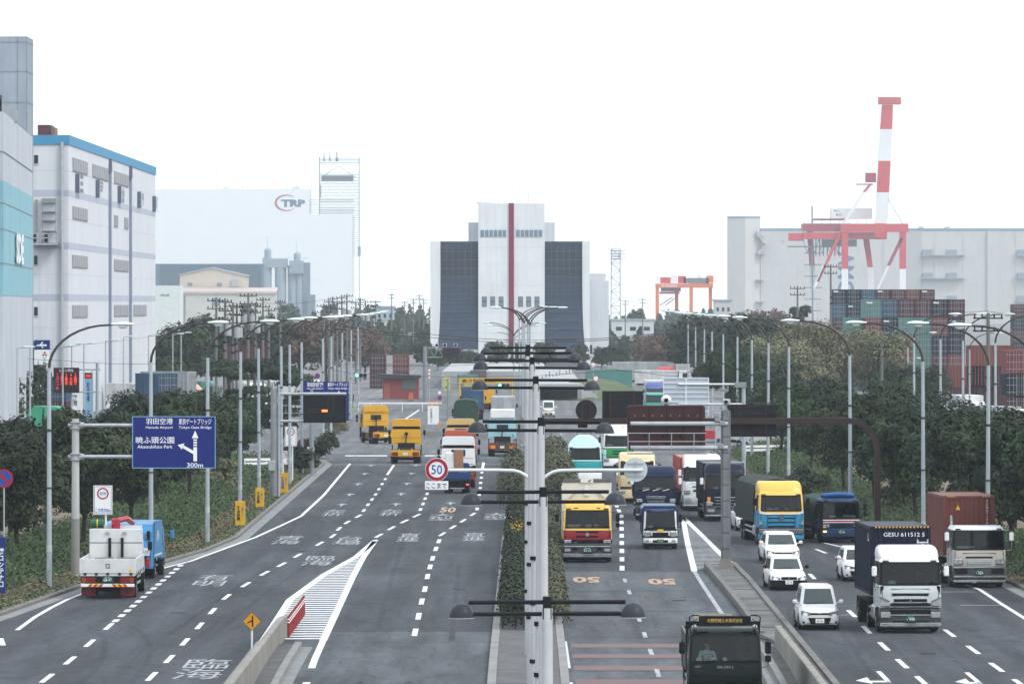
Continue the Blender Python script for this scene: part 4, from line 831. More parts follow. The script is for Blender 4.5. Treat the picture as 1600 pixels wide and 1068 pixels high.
# 50 end-of-limit sign on curved arms from the median
Y = 199.0; x0 = sx(838, Y); t = thing('speed_limit_sign', 'round 50 speed limit sign with a white ここまで plate on a curved arm', 'road sign', (x0, Y, 0)); PX = lambda p: sx(p, Y) - x0
MB().cyl((0, 0, 0), (0, 0, sz(700, Y)), 0.10, 0.09, 10).build('post', GALV, t, True)
for s, e in ((-1, 686), (1, 1004)):
    MB().tube([(0, 0, sz(756, Y))] + [(PX(838 + s * d), 0, sz(p, Y)) for d, p in ((8, 749), (18, 741.5), (26, 737), (36, 734.8), (60, 734))] + [(PX(e), 0, sz(734, Y))], 0.06, 8).build('arm', mat('arm_white', (0.60, 0.64, 0.67), 0.4, 0.1, 0.08), t, True)
cx, cz = PX(682.5), sz(733, Y); q = MB().disc((cx, -0.12, cz), 0.405, -0.09, 32).build('sign_face', SWHITE, t); MB().disc((cx, -0.126, cz), 0.39, -0.12, 32, 0, 0.275).build('red_ring', SRED, q); text('lettering', '50', 0.38, 0.33, SCOB, q, (cx, -0.126, cz), 'front', 0.008)
b = MB().cbox(PX(664), PX(700.5), -0.12, -0.09, sz(764.5, Y), sz(751, Y), 0.01).build('plate', SWHITE, t); text('lettering', 'ここまで', 32 * Y / F, 8.5 * Y / F, LETB, b, (PX(682), -0.124, sz(758, Y)), 'front', 0.012)
cx, cz = PX(993), sz(733.5, Y); q = MB().disc((cx, 0.09, cz), 0.42, 0.12, 32).build('sign_back', mat('sign_back_grey', (0.52, 0.57, 0.60), 0.45, 0.3, 0.08), t)
for dz in (-0.22, 0.22): MB().box(cx - 0.3, cx + 0.3, 0.05, 0.09, cz + dz - 0.02, cz + dz + 0.02).build('back_rail', GALV, q)
MB().box(cx - 0.02, cx + 0.02, 0.04, 0.09, cz - 0.3, cz + 0.3).build('back_rail', GALV, q)
# ---- brown sign seen from behind, on the steel post of the raised island
Y = 277.5; x0 = sx(1134, Y); t = thing('variable_sign', 'maroon back of a message sign on two arms from the riveted steel post', 'sign', (x0, Y, 0.17)); PX = lambda p: sx(p, Y) - x0; ZZ = lambda p: sz(p, Y) - 0.17
MAR = mat('sign_back_maroon', (0.050, 0.022, 0.024), 0.45, 0.1, 0.12, 2); PST = mat('steel_post', (0.20, 0.215, 0.23), 0.55, 0.4, 0.25, 1.5, streak=0.3)
MB().cbox(-0.16, 0.16, -0.16, 0.16, 0.0, ZZ(640), 0.03).build('post', PST, t); MB().prism([(-0.42, 0.0), (0.42, 0.0), (0.2, 0.45), (-0.2, 0.45)], -0.3, 0.3, 'y').build('post_foot', CONCW, t)
for s in (-1, 1):
    box('post_flange', *sorted((s * 0.16, s * 0.24)), -0.05, 0.05, 0.3, ZZ(642), PST, t)
    for k in range(9): MB().box(-0.17, 0.17, -0.168, -0.16, 0.9 + k * 0.78, 0.93 + k * 0.78).build('weld_seam', DARK, t) if s > 0 else None
for py_ in (661.5, 699): pipe('arm', (PX(985), -0.15, ZZ(py_)), (0.1, -0.15, ZZ(py_)), 0.11, GALV, t, 10)
b = MB().cbox(PX(980), PX(1102), 0.06, 0.5, ZZ(703), ZZ(633), 0.1).build('sign_case', MAR, t)
for px_ in (1014, 1042, 1068, 1095): MB().box(PX(px_) - 0.03, PX(px_) + 0.03, 0.04, 0.06, ZZ(701), ZZ(636)).build('case_rib', mat('maroon_dark', (0.025, 0.012, 0.014), 0.5), b)
for py_ in (634.5, 654, 664): MB().box(PX(982), PX(1100), 0.035, 0.06, ZZ(py_ + 1), ZZ(py_)).build('case_seam', mat('maroon_dark', ()), b)
for px_ in (1008, 1036, 1063, 1090): MB().disc((PX(px_), 0.02, ZZ(681)), 0.08, 0.06, 12).build('vent_cap', DARK, b)
for px_ in (992, 1006, 1020, 1034, 1048, 1062, 1076, 1090): MB().disc((PX(px_), 0.03, ZZ(649)), 0.025, 0.06, 8).build('bolt', STEEL, b)
MB().cbox(PX(1043), PX(1058), -0.02, 0.06, ZZ(683), ZZ(666), 0.02).build('access_hatch', MAR, b)
for py_ in (676, 689): pipe('rail', (PX(980), -0.45, ZZ(py_)), (PX(1103), -0.45, ZZ(py_)), 0.018, GALV, t, 5)
for px_ in (981, 1014, 1049, 1084): pipe('rail', (PX(px_), -0.45, ZZ(706)), (PX(px_), -0.45, ZZ(676)), 0.018, GALV, t, 5)
box('catwalk', PX(980), PX(1104), -0.5, -0.1, ZZ(709), ZZ(707), GALVD, t)
MB().ball((PX(1041), 0.25, ZZ(625)), 0.26, n=14, k=8).build('camera_dome', mat('camera_white', (0.6, 0.61, 0.62), 0.4), t, True); MB().cyl((PX(1041), -0.05, ZZ(625)), (PX(1041), 0.0, ZZ(625)), 0.11, n=12).build('camera_lens', BLACK, t)
MB().cyl((0, 0, ZZ(640)), (0, 0, ZZ(632)), 0.07, n=8).cbox(-0.14, 0.22, -0.4, 0.3, ZZ(632), ZZ(623), 0.04).build('traffic_camera', GALV, t); MB().disc((0.0, -0.42, ZZ(627.5)), 0.09, -0.38, 12).build('camera_lens', BLACK, t)
for (px_, py_) in ((1120, 648), (1121, 655), (1126, 697), (1128, 661)): MB().cbox(PX(px_) - 0.14, PX(px_) + 0.14, -0.3, 0.0, ZZ(py_ + 4), ZZ(py_ - 4), 0.04).build('clamp', GALVD, t)
# ---- dark brown gantry across the oncoming lanes
Y = 301.5; t = thing('sign_gantry', 'dark brown overhead gantry with black sign backs spanning the oncoming lanes', 'gantry', (0, Y, 0)); BRN = mat('gantry_brown', (0.040, 0.026, 0.026), 0.5, 0.1, 0.15, 1.5); SBK = mat('sign_back_black', (0.020, 0.020, 0.023), 0.5, 0.1, 0.15, 2)
zc = sz(658, Y); xr = sx(1371, Y); h = 0.16
path = [(0.9, zc), (sx(1325, Y), zc + 0.03), (sx(1343, Y), zc - 0.02), (sx(1358, Y), zc - 0.45), (sx(1367, Y), zc - 0.95), (xr, zc - 1.6), (xr, 0)]
rings = []
for i, (x, z) in enumerate(path):
    a = Vector(path[max(i - 1, 0)]); b_ = Vector(path[min(i + 1, len(path) - 1)]); d = (b_ - a).normalized(); n = Vector((-d.y, d.x)) * h
    rings.append([(x + n.x, -h, z + n.y), (x - n.x, -h, z - n.y), (x - n.x, h, z - n.y), (x + n.x, h, z + n.y)])
MB().loft(rings, 0, True, True).build('beam', BRN, t); MB().cyl((0.9, 0, 0.1), (0.9, 0, zc + 0.1), 0.2, n=10).build('post', BRN, t)
for (a, c, d, e, rd) in ((941, 1005, 660, 610.5, 0), (1142, 1213, 682, 631.5, 0)):
    b = MB().cbox(sx(a, Y), sx(c, Y), 0.2, 0.26, sz(d, Y), sz(e, Y), 0.02).build('sign_back', SBK, t)
    for k in range(5): zz = sz(e + (d - e) * (k + 0.5) / 5, Y); MB().box(sx(a, Y), sx(c, Y), 0.15, 0.2, zz - 0.03, zz + 0.03).build('stiffener', SBK, b)
    for k in (0.2, 0.78): xx = sx(a + (c - a) * k, Y); MB().box(xx - 0.05, xx + 0.05, 0.10, 0.15, sz(d, Y), sz(e, Y)).build('upright', BRN, b)
cx, cz = sx(916, Y), sz(641, Y); b = MB().disc((cx, 0.2, cz), 0.57, 0.24, 28).build('round_sign_back', SBK, t)
for dx in (-0.22, 0.22): MB().box(cx + dx - 0.05, cx + dx + 0.05, 0.14, 0.2, cz - 0.55, cz + 0.5).build('upright', BRN, b)
box('plate_back', sx(903, Y), sx(918, Y), 0.2, 0.24, sz(668, Y), sz(661, Y), SBK, t)
# ---- white lattice sign back on arms from a post right of the junction
Y = 428.0; x0 = sx(1162, Y); t = thing('lattice_sign', 'white latticed back of a direction sign on two arms beyond the gantry', 'road sign', (x0, Y, 0)); PX = lambda p: sx(p, Y) - x0
WL = mat('lattice_white', (0.62, 0.66, 0.71), 0.45, 0.2, 0.06)
MB().cyl((0, 0, 0), (0, 0, sz(600, Y)), 0.16, 0.15, 10).build('post', LAMPG, t, True); MB().cbox(PX(1148), PX(1166), -0.2, 0.2, sz(605, Y), sz(597, Y), 0.02).build('cap', GALVD, t)
for py_ in (600, 631): pipe('arm', (PX(1060), 0, sz(py_, Y)), (0.05, 0, sz(py_, Y)), 0.075, mat('arm_white', ()), t)
b = MB().box(PX(1036), PX(1108), 0.1, 0.14, sz(650, Y), sz(589.5, Y)).build('sign_back', mat('lattice_panel', (0.42, 0.47, 0.54), 0.5, 0.2, 0.1), t)
for k in range(8): z = sz(590 + k * 7.4, Y); MB().box(PX(1036), PX(1108), 0.05, 0.1, z - 0.075, z + 0.02).build('rail', WL, b)
for px_ in (1037, 1072, 1107): MB().box(PX(px_) - (0.08 if px_ == 1072 else 0.04), PX(px_) + (0.08 if px_ == 1072 else 0.04), 0.03, 0.05, sz(650, Y), sz(589.5, Y)).build('upright', WL, b)
MB().disc((PX(1118), 0, sz(644, Y)), 0.3, 0.04, 20).build('round_back', GALV, t); pipe('round_post', (PX(1118), 0.06, 0), (PX(1118), 0.06, sz(640, Y)), 0.04, GALV, t)
# ---- small signs
def ring_sign(label, px_, py_c, Y, dia, kind='noparking', px_post=None, py_base=None):
    x0 = sx(px_, Y); t = thing('round_sign', label, 'road sign', (x0, Y, 0)); z = sz(py_c, Y)
    pipe('post', (0, 0.05, 0), (0, 0.05, z + dia / 2), 0.038, GALV, t)
    b = MB().disc((0, 0, z), dia / 2, 0.02, 28).build('sign_face', SCOB if kind == 'noparking' else SWHITE, t); MB().disc((0, -0.006, z), dia / 2, 0.0, 28, 0, dia / 2 * 0.80).build('red_ring', SRED, b)
    if kind == 'noparking': w = dia * 0.06; MB().prism([(-0.3 * dia - w, z + 0.3 * dia - w), (-0.3 * dia + w, z + 0.3 * dia + w), (0.3 * dia + w, z - 0.3 * dia + w), (0.3 * dia - w, z - 0.3 * dia - w)], -0.004, 0.0, 'y').build('bar', SRED, b)
    return t
ring_sign('blue no-parking disc with red border at the left edge', 6, 747, 262, 0.86); ring_sign('small no-parking disc among the poles beside the white cabinet', 471, 692, 434, 0.6); ring_sign('tiny no-parking disc above the second blue direction sign', 496, 587, 620, 0.6)
# restriction sign boards
def board_sign(label, px0, px1, py0, py1, Y, dia, ccy, glyph, foot, posts=(0.5,)):
    x0 = sx((px0 + px1) / 2, Y); t = thing('restriction_sign', label, 'road sign', (x0, Y, 0)); w = (px1 - px0) * Y / F / 2; za, zb = sz(py1, Y), sz(py0, Y)
    for u in posts: pipe('post', ((2 * u - 1) * w * 0.6, 0.06, 0), ((2 * u - 1) * w * 0.6, 0.06, zb), 0.045, SWHITE, t)
    b = MB().cbox(-w, w, -0.02, 0.02, za, zb, 0.008).build('board', SWHITE, t); q = MB()
    for (a, c, d, e) in ((-w + 0.04, w - 0.04, za + 0.04, za + 0.06), (-w + 0.04, w - 0.04, zb - 0.06, zb - 0.04), (-w + 0.04, -w + 0.06, za + 0.06, zb - 0.06), (w - 0.06, w - 0.04, za + 0.06, zb - 0.06)): q.box(a, c, -0.024, -0.02, d, e)
    q.build('border', mat('sign_border_navy', (0.03, 0.05, 0.12), 0.5), b); z = sz(ccy, Y)
    MB().disc((0, -0.026, z), dia / 2, -0.02, 28, 0, dia / 2 * 0.76).build('red_ring', SRED, b)
    text('lettering', glyph, dia * 0.55, dia * 0.28, SCOB, b, (0, -0.026, z), 'front', 0.01)
    if foot: text('lettering', foot, w * 1.6, 0.22, SCOB, b, (0, -0.026, za + 0.2), 'front', 0.015)
    return t
board_sign('white board with red ring prohibition and この先700m above the crane truck', 146, 175.5, 758, 803.5, 262, 0.54, 770.5, '危険物', 'この先700m', (0.75,))
board_sign('white board with a red ring half behind a lamp post left of the junction', 445, 463.5, 666, 697, 415, 0.60, 674, '危険物', None, (0.35, 0.75)); board_sign('small white board with a red ringed vehicle symbol by the yellow boards', 436, 449, 704, 725.5, 397, 0.46, 710.5, '大型', None)
# yellow notice boards strapped to lamp posts
YB = mat('notice_yellow', (0.58, 0.34, 0.02), 0.6, 0, 0.15, 3); SY = 'yellow notice boards by the left kerb'
for (px0, px1, py0, py1, Y, lab) in ((368, 383.5, 782, 822, 330, 'torn yellow notice board with black lettering, nearest of three'), (399.5, 413, 762, 799, 360, 'yellow notice board with blue lettering, middle one of three'), (438, 450.5, 738, 772, 387, 'clean yellow notice board, farthest of three by the left kerb')):
    x0 = sx((px0 + px1) / 2, Y); w = (px1 - px0) * Y / F / 2; z1 = sz(py0, Y); z0 = max(0.2, sz(py1, Y)); t = thing('notice_board', lab, 'notice board', (x0, Y - 0.25, 0.0), 0.0, SY)
    MB().cbox(-w, w, -0.06, 0.06, z0, z1, 0.01).build('board', YB, t); box('leg', -w + 0.05, -w + 0.12, -0.03, 0.03, 0, z0, GALV, t); box('leg', w - 0.12, w - 0.05, -0.03, 0.03, 0, z0, GALV, t)
    text('lettering', '不法投棄', w * 0.75, (z1 - z0) * 0.6, LETB if '387' not in str(Y) else SCOB, t, (-w * 0.35, -0.066, (z0 + z1) / 2), 'front', 0.03, True); text('lettering', '禁止', w * 0.4, (z1 - z0) * 0.35, SCOB, t, (w * 0.45, -0.066, (z0 + z1) / 2 + 0.1), 'front', 0.01, True)
t = thing('notice_board', 'weathered blank white board leaning beside the yellow notice boards', 'notice board', (sx(429, 392), 392, 0), 0.12); MB().cbox(-0.24, 0.24, -0.05, 0.05, 0.1, 1.75, 0.01).build('board', mat('weathered_white', (0.42, 0.41, 0.40), 0.8, 0, 0.3, 2), t); box('leg', -0.05, 0.05, 0.05, 0.1, 0, 1.5, GALV, t)
t = thing('control_cabinet', 'white roadside control cabinet on the left corner', 'cabinet', (sx(485.5, 452), 452, 0.1)); MB().cbox(-0.28, 0.28, -0.25, 0.25, 0.06, 1.55, 0.03).build('case', mat('cabinet_white', (0.60, 0.61, 0.61), 0.5, 0, 0.15, 1.5), t); box('plinth', -0.3, 0.3, -0.27, 0.27, 0, 0.06, CONC, t); box('door_seam', -0.005, 0.005, -0.256, -0.25, 0.12, 1.48, DARK, t)
# yellow diamond warning sign on the island
Y = 205.0; t = thing('warning_sign', 'orange diamond merge warning sign on a pole by the left parapet', 'road sign', (sx(393.5, Y), Y, 0)); z = sz(970, Y); r = 0.345
pipe('post', (0, 0.05, -0.2), (0, 0.05, z + 0.1), 0.038, mat('arm_white', ()), t); DIA = mat('sign_amber', (0.55, 0.24, 0.015), 0.45, 0, 0.08)
b = MB().prism([(-r, z), (0, z - r), (r, z), (0, z + r)], 0, 0.02, 'y').build('sign_face', LETB, t); flat('panel', [(-r * 0.94, z), (0, z - r * 0.94), (r * 0.94, z), (0, z + r * 0.94)], 0.0, DIA, b, 0.006)
flat('symbol', [(0.0, z - 0.2), (0.055, z - 0.2), (0.055, z + 0.2), (0.0, z + 0.2)], -0.006, LETB, b, 0.004); flat('symbol', [(0.0, z + 0.06), (0.0, z - 0.01), (-0.19, z - 0.09), (-0.16, z - 0.04)], -0.006, LETB, b, 0.004)
# row of red rubber posts on the island
PR = MB().cyl((0, 0, 0), (0, 0, 0.80), 0.055, 0.05, 10).ball((0, 0, 0.8), 0.05, 0.05, 0.03, 10, 3, half=True).mesh('post', mat('rubber_red', (0.24, 0.028, 0.03), 0.5, 0, 0.1), True); BD = MB().cyl((0, 0, 0), (0, 0, 0.05), 0.0565, n=10).mesh('band', mat('reflective_white', (0.8, 0.8, 0.8), 0.4))
for k in range(15):
    t = thing('delineator_post', 'red rubber delineator post with white bands, %s along the striped island' % ORD[k], 'post', (-9.24, 222.5 + k * 1.1, 0), 0, 'red posts on the striped island'); inst('post', PR, t)
    for z in (0.55, 0.67): inst('band', BD, t, (0, 0, z))
# blue vertical board at the left edge
Y = 250.0; t = thing('shop_board', 'blue upright board with white katakana at the left edge', 'sign', (sx(-3, Y), Y, 0.1)); MB().cbox(-0.32, 0.32, -0.05, 0.05, 0.2, sz(842, Y), 0.01).build('board', mat('board_navy', (0.01, 0.03, 0.16), 0.5), t); text('lettering', '港コンテナ□', 0.26, 1.7, SLET, t, (0.14, -0.056, 1.35), 'front', 0.02, True); box('leg', -0.25, 0.25, -0.03, 0.03, 0, 0.2, GALV, t)
# blue 2 sign
Y = 700.0; t = thing('gate_sign', 'blue board with a white figure 2 above the right trees', 'sign', (sx(1208, Y), Y, 0)); b = MB().cbox(-0.78, 0.78, -0.06, 0.06, sz(572, Y), sz(550.5, Y), 0.02).build('board', mat('gate_blue', (0.03, 0.13, 0.42), 0.5), t); text('lettering', '2', 7.5 * Y / F, 12.5 * Y / F, SLET, b, (0.05, -0.066, sz(559, Y)), 'front', 0.05); MB().cbox(-0.8, 0.8, -0.05, 0.05, sz(595, Y), sz(573, Y), 0.02).build('board', SWHITE, t); pipe('post', (-0.7, 0.1, 0), (-0.7, 0.1, sz(552, Y)), 0.08, GALV, t); pipe('post', (0.7, 0.1, 0), (0.7, 0.1, sz(552, Y)), 0.08, GALV, t)
# traffic signals
def signal(label, px_c, py_c, Y, post_px, lit=0, wd=20):
    x0 = sx(post_px, Y); t = thing('traffic_signal', label, 'traffic light', (x0, Y, 0)); z = sz(py_c, Y); xc = sx(px_c, Y) - x0; w = wd * Y / F / 2
    pipe('post', (0, 0.2, 0), (0, 0.2, z + 0.8), 0.11, GALVD, t); pipe('arm', (0, 0.2, z + 0.25), (xc, 0.2, z + 0.1), 0.05, GALVD, t)
    MB().cbox(xc - w, xc + w, -0.1, 0.15, z - 0.3, z + 0.3, 0.06).build('case', mat('signal_grey', (0.2, 0.22, 0.23), 0.5), t)
    for k in range(3): MB().disc((xc - w * 0.62 + k * w * 0.62, -0.14, z), w * 0.27, -0.08, 14).build('lamp', mat('signal_green_lit', (0.25, 1.0, 0.75), 0.3, var=0, emit=1.1) if k == lit else BLACK, t)
signal('green traffic light hanging left of the red hut', 564, 586, 640, 517); signal('green traffic light seen under the fourth dome lamp', 787, 602, 640, 700) 
t = thing('overhead_display', 'dark display panel with three round lamps on a lattice arm before the centre building', 'sign', (sx(664, 760), 760, 0)); Y = 760; PX = lambda p: sx(p, Y) - sx(664, Y)
pipe('post', (0, 0, 0), (0, 0, sz(541, Y)), 0.28, GALVD, t, 10); MB().cbox(PX(691.5), PX(716.5), -0.2, 0.2, sz(559, Y), sz(543.5, Y), 0.03).build('panel', mat('panel_maroon', (0.03, 0.015, 0.025), 0.5), t)
for py_ in (543, 558): pipe('arm', (0, 0, sz(py_, Y)), (PX(692), 0, sz(py_, Y)), 0.05, GALV, t, 6)
for k in range(4): pipe('brace', (k * 0.6, 0, sz(543 if k % 2 else 558, Y)), ((k + 1) * 0.6, 0, sz(558 if k % 2 else 543, Y)), 0.03, GALV, t, 5)
for px_ in (682.5, 695, 712): MB().cyl((PX(px_), -0.3, sz(539, Y)), (PX(px_), 0.1, sz(539, Y)), 0.2, n=12).build('lamp', BLACK, t); MB().box(PX(px_) - 0.25, PX(px_) + 0.25, 0.1, 0.15, sz(541.5, Y), sz(536.5, Y)).build('lamp_hood', SWHITE, t)
# ---- utility poles with crossarms and wires
PCON = mat('pole_concrete', (0.14, 0.138, 0.136), 0.85, 0, 0.2, 1)
def util(label, px_, Y, py_top, arms=2, tf=False, group='utility poles left of the road'):
    H = sz(py_top, Y); t = thing('utility_pole', label, 'utility pole', (sx(px_, Y), Y, 0), random.uniform(-1.0, 1.0), group); H += random.uniform(-0.9, 0.5)
    MB().cyl((0, 0, 0), (0, 0, H), 0.19, 0.11, 8).build('pole', PCON, t, True)
    for k in range(arms):
        z = H - 0.4 - k * 0.85; MB().box(-1.0, 1.0, -0.05, 0.05, z, z + 0.09).build('crossarm', DARK, t)
        for x in (-0.9, -0.4, 0.4, 0.9): MB().cyl((x, 0, z + 0.09), (x, 0, z + 0.34), 0.06, 0.045, 6).build('insulator', BLACK, t)
    if tf: MB().cyl((0.42, 0, H - 3.6), (0.42, 0, H - 2.5), 0.32, n=12).build('transformer', mat('transformer_grey', (0.33, 0.35, 0.37), 0.5), t, True); MB().cyl((-0.42, 0, H - 3.4), (-0.42, 0, H - 2.4), 0.30, n=12).build('transformer', mat('transformer_grey', ()), t, True)
    for z in (H - 4.4, H - 5.2): MB().box(-0.2, 0.2, -0.16, -0.06, z, z + 0.18).build('cable_clip', DARK, t)
    return t
UP = [(338, 600, 470, 2, False), (352, 560, 466, 3, True), (364, 585, 470, 3, True), (370, 620, 468, 2, True), (388, 640, 463, 3, True), (399, 680, 470, 2, True), (411, 700, 470, 2, False), (420, 720, 472, 2, False), (438, 740, 474, 2, False), (506, 780, 465, 2, False), (514, 800, 464, 2, False), (520, 820, 463, 2, True), (527, 840, 462, 2, False), (534, 870, 456, 3, False), (542, 900, 462, 2, True), (556, 930, 464, 2, False), (563, 960, 462, 2, False), (571, 1000, 466, 2, True), (580, 1040, 470, 2, False), (587, 1080, 472, 2, False)]
for k, (a, b_, c, d, e) in enumerate(UP): util('concrete utility pole with crossarms, %s from the left among the left poles' % ORD[k], a, b_, c, d, e)
FP = [(612, 1500, 458), (632, 1600, 466), (646, 1450, 462), (655, 1480, 459), (662, 1500, 464), (977, 1500, 468), (1004, 1450, 466), (1544, 380, 482), (1378, 520, 535), (1246, 760, 440), (1298, 740, 415)]
for k, (a, b_, c) in enumerate(FP): util(['faint far pylon pole between the pole rows and the centre building', 'faint far pole second from the centre building', 'hazy far pole just left of the centre building, outer one', 'hazy far pole just left of the centre building, middle one', 'hazy far pole touching the centre building', 'faint far pole right of the floodlight tower', 'faint far pole before the low grey shed', 'tall concrete pole by the parked lorries on the right', 'short concrete pole with white floodlights among the right trees', 'tall floodlight pole left of the big crane', 'tallest floodlight pole before the big crane'][k], a, b_, c, 2, False, 'far poles')
def wire(label, pts, r=0.025, sag=0.0):
    P = []
    for (a, b_) in zip(pts, pts[1:]):
        for u in np.linspace(0, 1, 9)[:-1]: P.append(Vector(a).lerp(Vector(b_), u) - Vector((0, 0, 4 * sag * u * (1 - u))))
    P.append(Vector(pts[-1])); tag(MB().tube(P, r, 4).build('overhead_wire', BLACK), label, 'wire', 'overhead wires')
def at(px_, py_, Y): return (sx(px_, Y), Y, sz(py_, Y))
wire('thick cable sagging across the centre building toward the right lamps, upper one', [at(480, 500, 800), at(672, 522, 800), at(900, 530, 800), at(1140, 503, 620)], 0.05, 0.4); wire('thick cable sagging across the centre building toward the right lamps, lower one', [at(480, 504, 800), at(672, 527, 800), at(900, 533, 800), at(1140, 506, 620)], 0.05, 0.4)
wire('dark cable crossing before the tunnel mouth', [at(440, 565, 700), at(560, 583, 690), at(760, 588, 690), at(960, 578, 680), at(1100, 580, 660)], 0.03, 0.2); wire('thin cable above the red hut', [at(440, 560, 700), at(655, 572, 690), at(860, 560, 690), at(1060, 588, 660)], 0.03, 0.2)
wire('thin cable crossing before the white warehouse', [at(0, 553, 560), at(95, 563, 560), at(250, 568, 560), at(340, 560, 560)], 0.025, 0.15); wire('upper thin cable from the pole cluster over the yard lamps', [at(0, 560, 600), at(60, 545, 640), at(130, 537, 620), at(250, 522, 720), at(352, 500, 560)], 0.02, 0.2)
wire('upper thin cable from the left pole cluster to the far poles', [at(352, 470, 560), at(411, 473, 700), at(506, 468, 780), at(571, 470, 1000), at(655, 470, 1480)], 0.03, 0.3)
wire('thin cable right of the container stack', [at(1440, 480, 420), at(1544, 486, 380), at(1620, 482, 340)], 0.02, 0.2)
# white guard rails behind the verges
def rail(label, P, zs=(0.55, 0.85), step=3.0):
    t = thing('guard_rail', label, 'guard rail', (0, 0, 0.3))
    for z in zs:
        q = MB()
        for (xa, ya), (xb, yb) in zip(P, P[1:]): q.loft([[(xa, ya, z), (xa, ya, z + 0.2), (xa + 0.02, ya + 0.06, z + 0.2), (xa + 0.02, ya + 0.06, z)], [(xb, yb, z), (xb, yb, z + 0.2), (xb + 0.02, yb + 0.06, z + 0.2), (xb + 0.02, yb + 0.06, z)]], 0, True, True)
        q.build('beam', SWHITE, t)
    for (xa, ya), (xb, yb) in zip(P, P[1:]):
        n = max(2, int(math.hypot(xb - xa, yb - ya) / step))
        for k in range(n): u = k / n; MB().cyl((xa + (xb - xa) * u, ya + (yb - ya) * u + 0.1, -0.3), (xa + (xb - xa) * u, ya + (yb - ya) * u + 0.1, zs[-1] + 0.2), 0.05, n=6).build('post', SWHITE, t)
rail('white double guard rail on the left bank behind the lamp posts', [(sx(382, 430), 430), (sx(450, 432), 432)]); rail('white double guard rail behind the right trees', [(sx(1165, 470), 470), (sx(1300, 474), 474)])
rail('white guard rail along the far side of the junction before the red hut', [(sx(560, 690), 690), (sx(597, 690), 690), (sx(660, 690), 690), (sx(690, 690), 690)], (0.6,))
# ================================================================ vehicles
# every vehicle is built with its front at local y = 0, facing -y, its length along +y
WHEELC = {}; CARL = mat('car_lamp', (0.17, 0.18, 0.19), 0.12, 0.3, 0.5, 9)
def wheel(parent, x, y, r=0.5, wd=0.28, rim=None, side=1):
    k = (r, wd)
    if k not in WHEELC:
        n = 20
        ring = lambda xx, rr: [(xx, rr * math.cos(2 * PI * i / n), rr * math.sin(2 * PI * i / n)) for i in range(n)]
        t = MB().loft([ring(-wd / 2, r * 0.6), ring(-wd / 2, r * 0.93), ring(-wd / 2 + 0.04, r), ring(wd / 2 - 0.04, r), ring(wd / 2, r * 0.93), ring(wd / 2, r * 0.6)], 0, True, True)
        q = MB().loft([ring(wd / 2 - 0.10, r * 0.30), ring(wd / 2 - 0.02, r * 0.36), ring(wd / 2 - 0.06, r * 0.52), ring(wd / 2 + 0.004, r * 0.62)], 0, True, False)
        q.cyl((wd / 2 - 0.1, 0, 0), (wd / 2 + 0.02, 0, 0), r * 0.18, n=10)
        WHEELC[k] = (t.mesh('wheel', RUBBER, True), q.mesh('rim', STEEL, True))
    o = inst('wheel', WHEELC[k][0], parent, (x, y, r), 0 if side > 0 else PI)
    inst('rim', WHEELC[k][1], o, (0, 0, 0), 0, [rim] if rim else None)
    return o

def cab_ring(z, yf, w, yb, r, c, y1, y2):
    return [(-w, yb, z), (-w, y2, z), (-w, y1, z), (-w, yf + r, z), (-w + 0.3 * r, yf + 0.3 * r, z), (-w + r, yf, z), (-w / 3, yf - c, z),
            (w / 3, yf - c, z), (w - r, yf, z), (w - 0.3 * r, yf + 0.3 * r, z), (w, yf + r, z), (w, y1, z), (w, y2, z), (w, yb, z)]

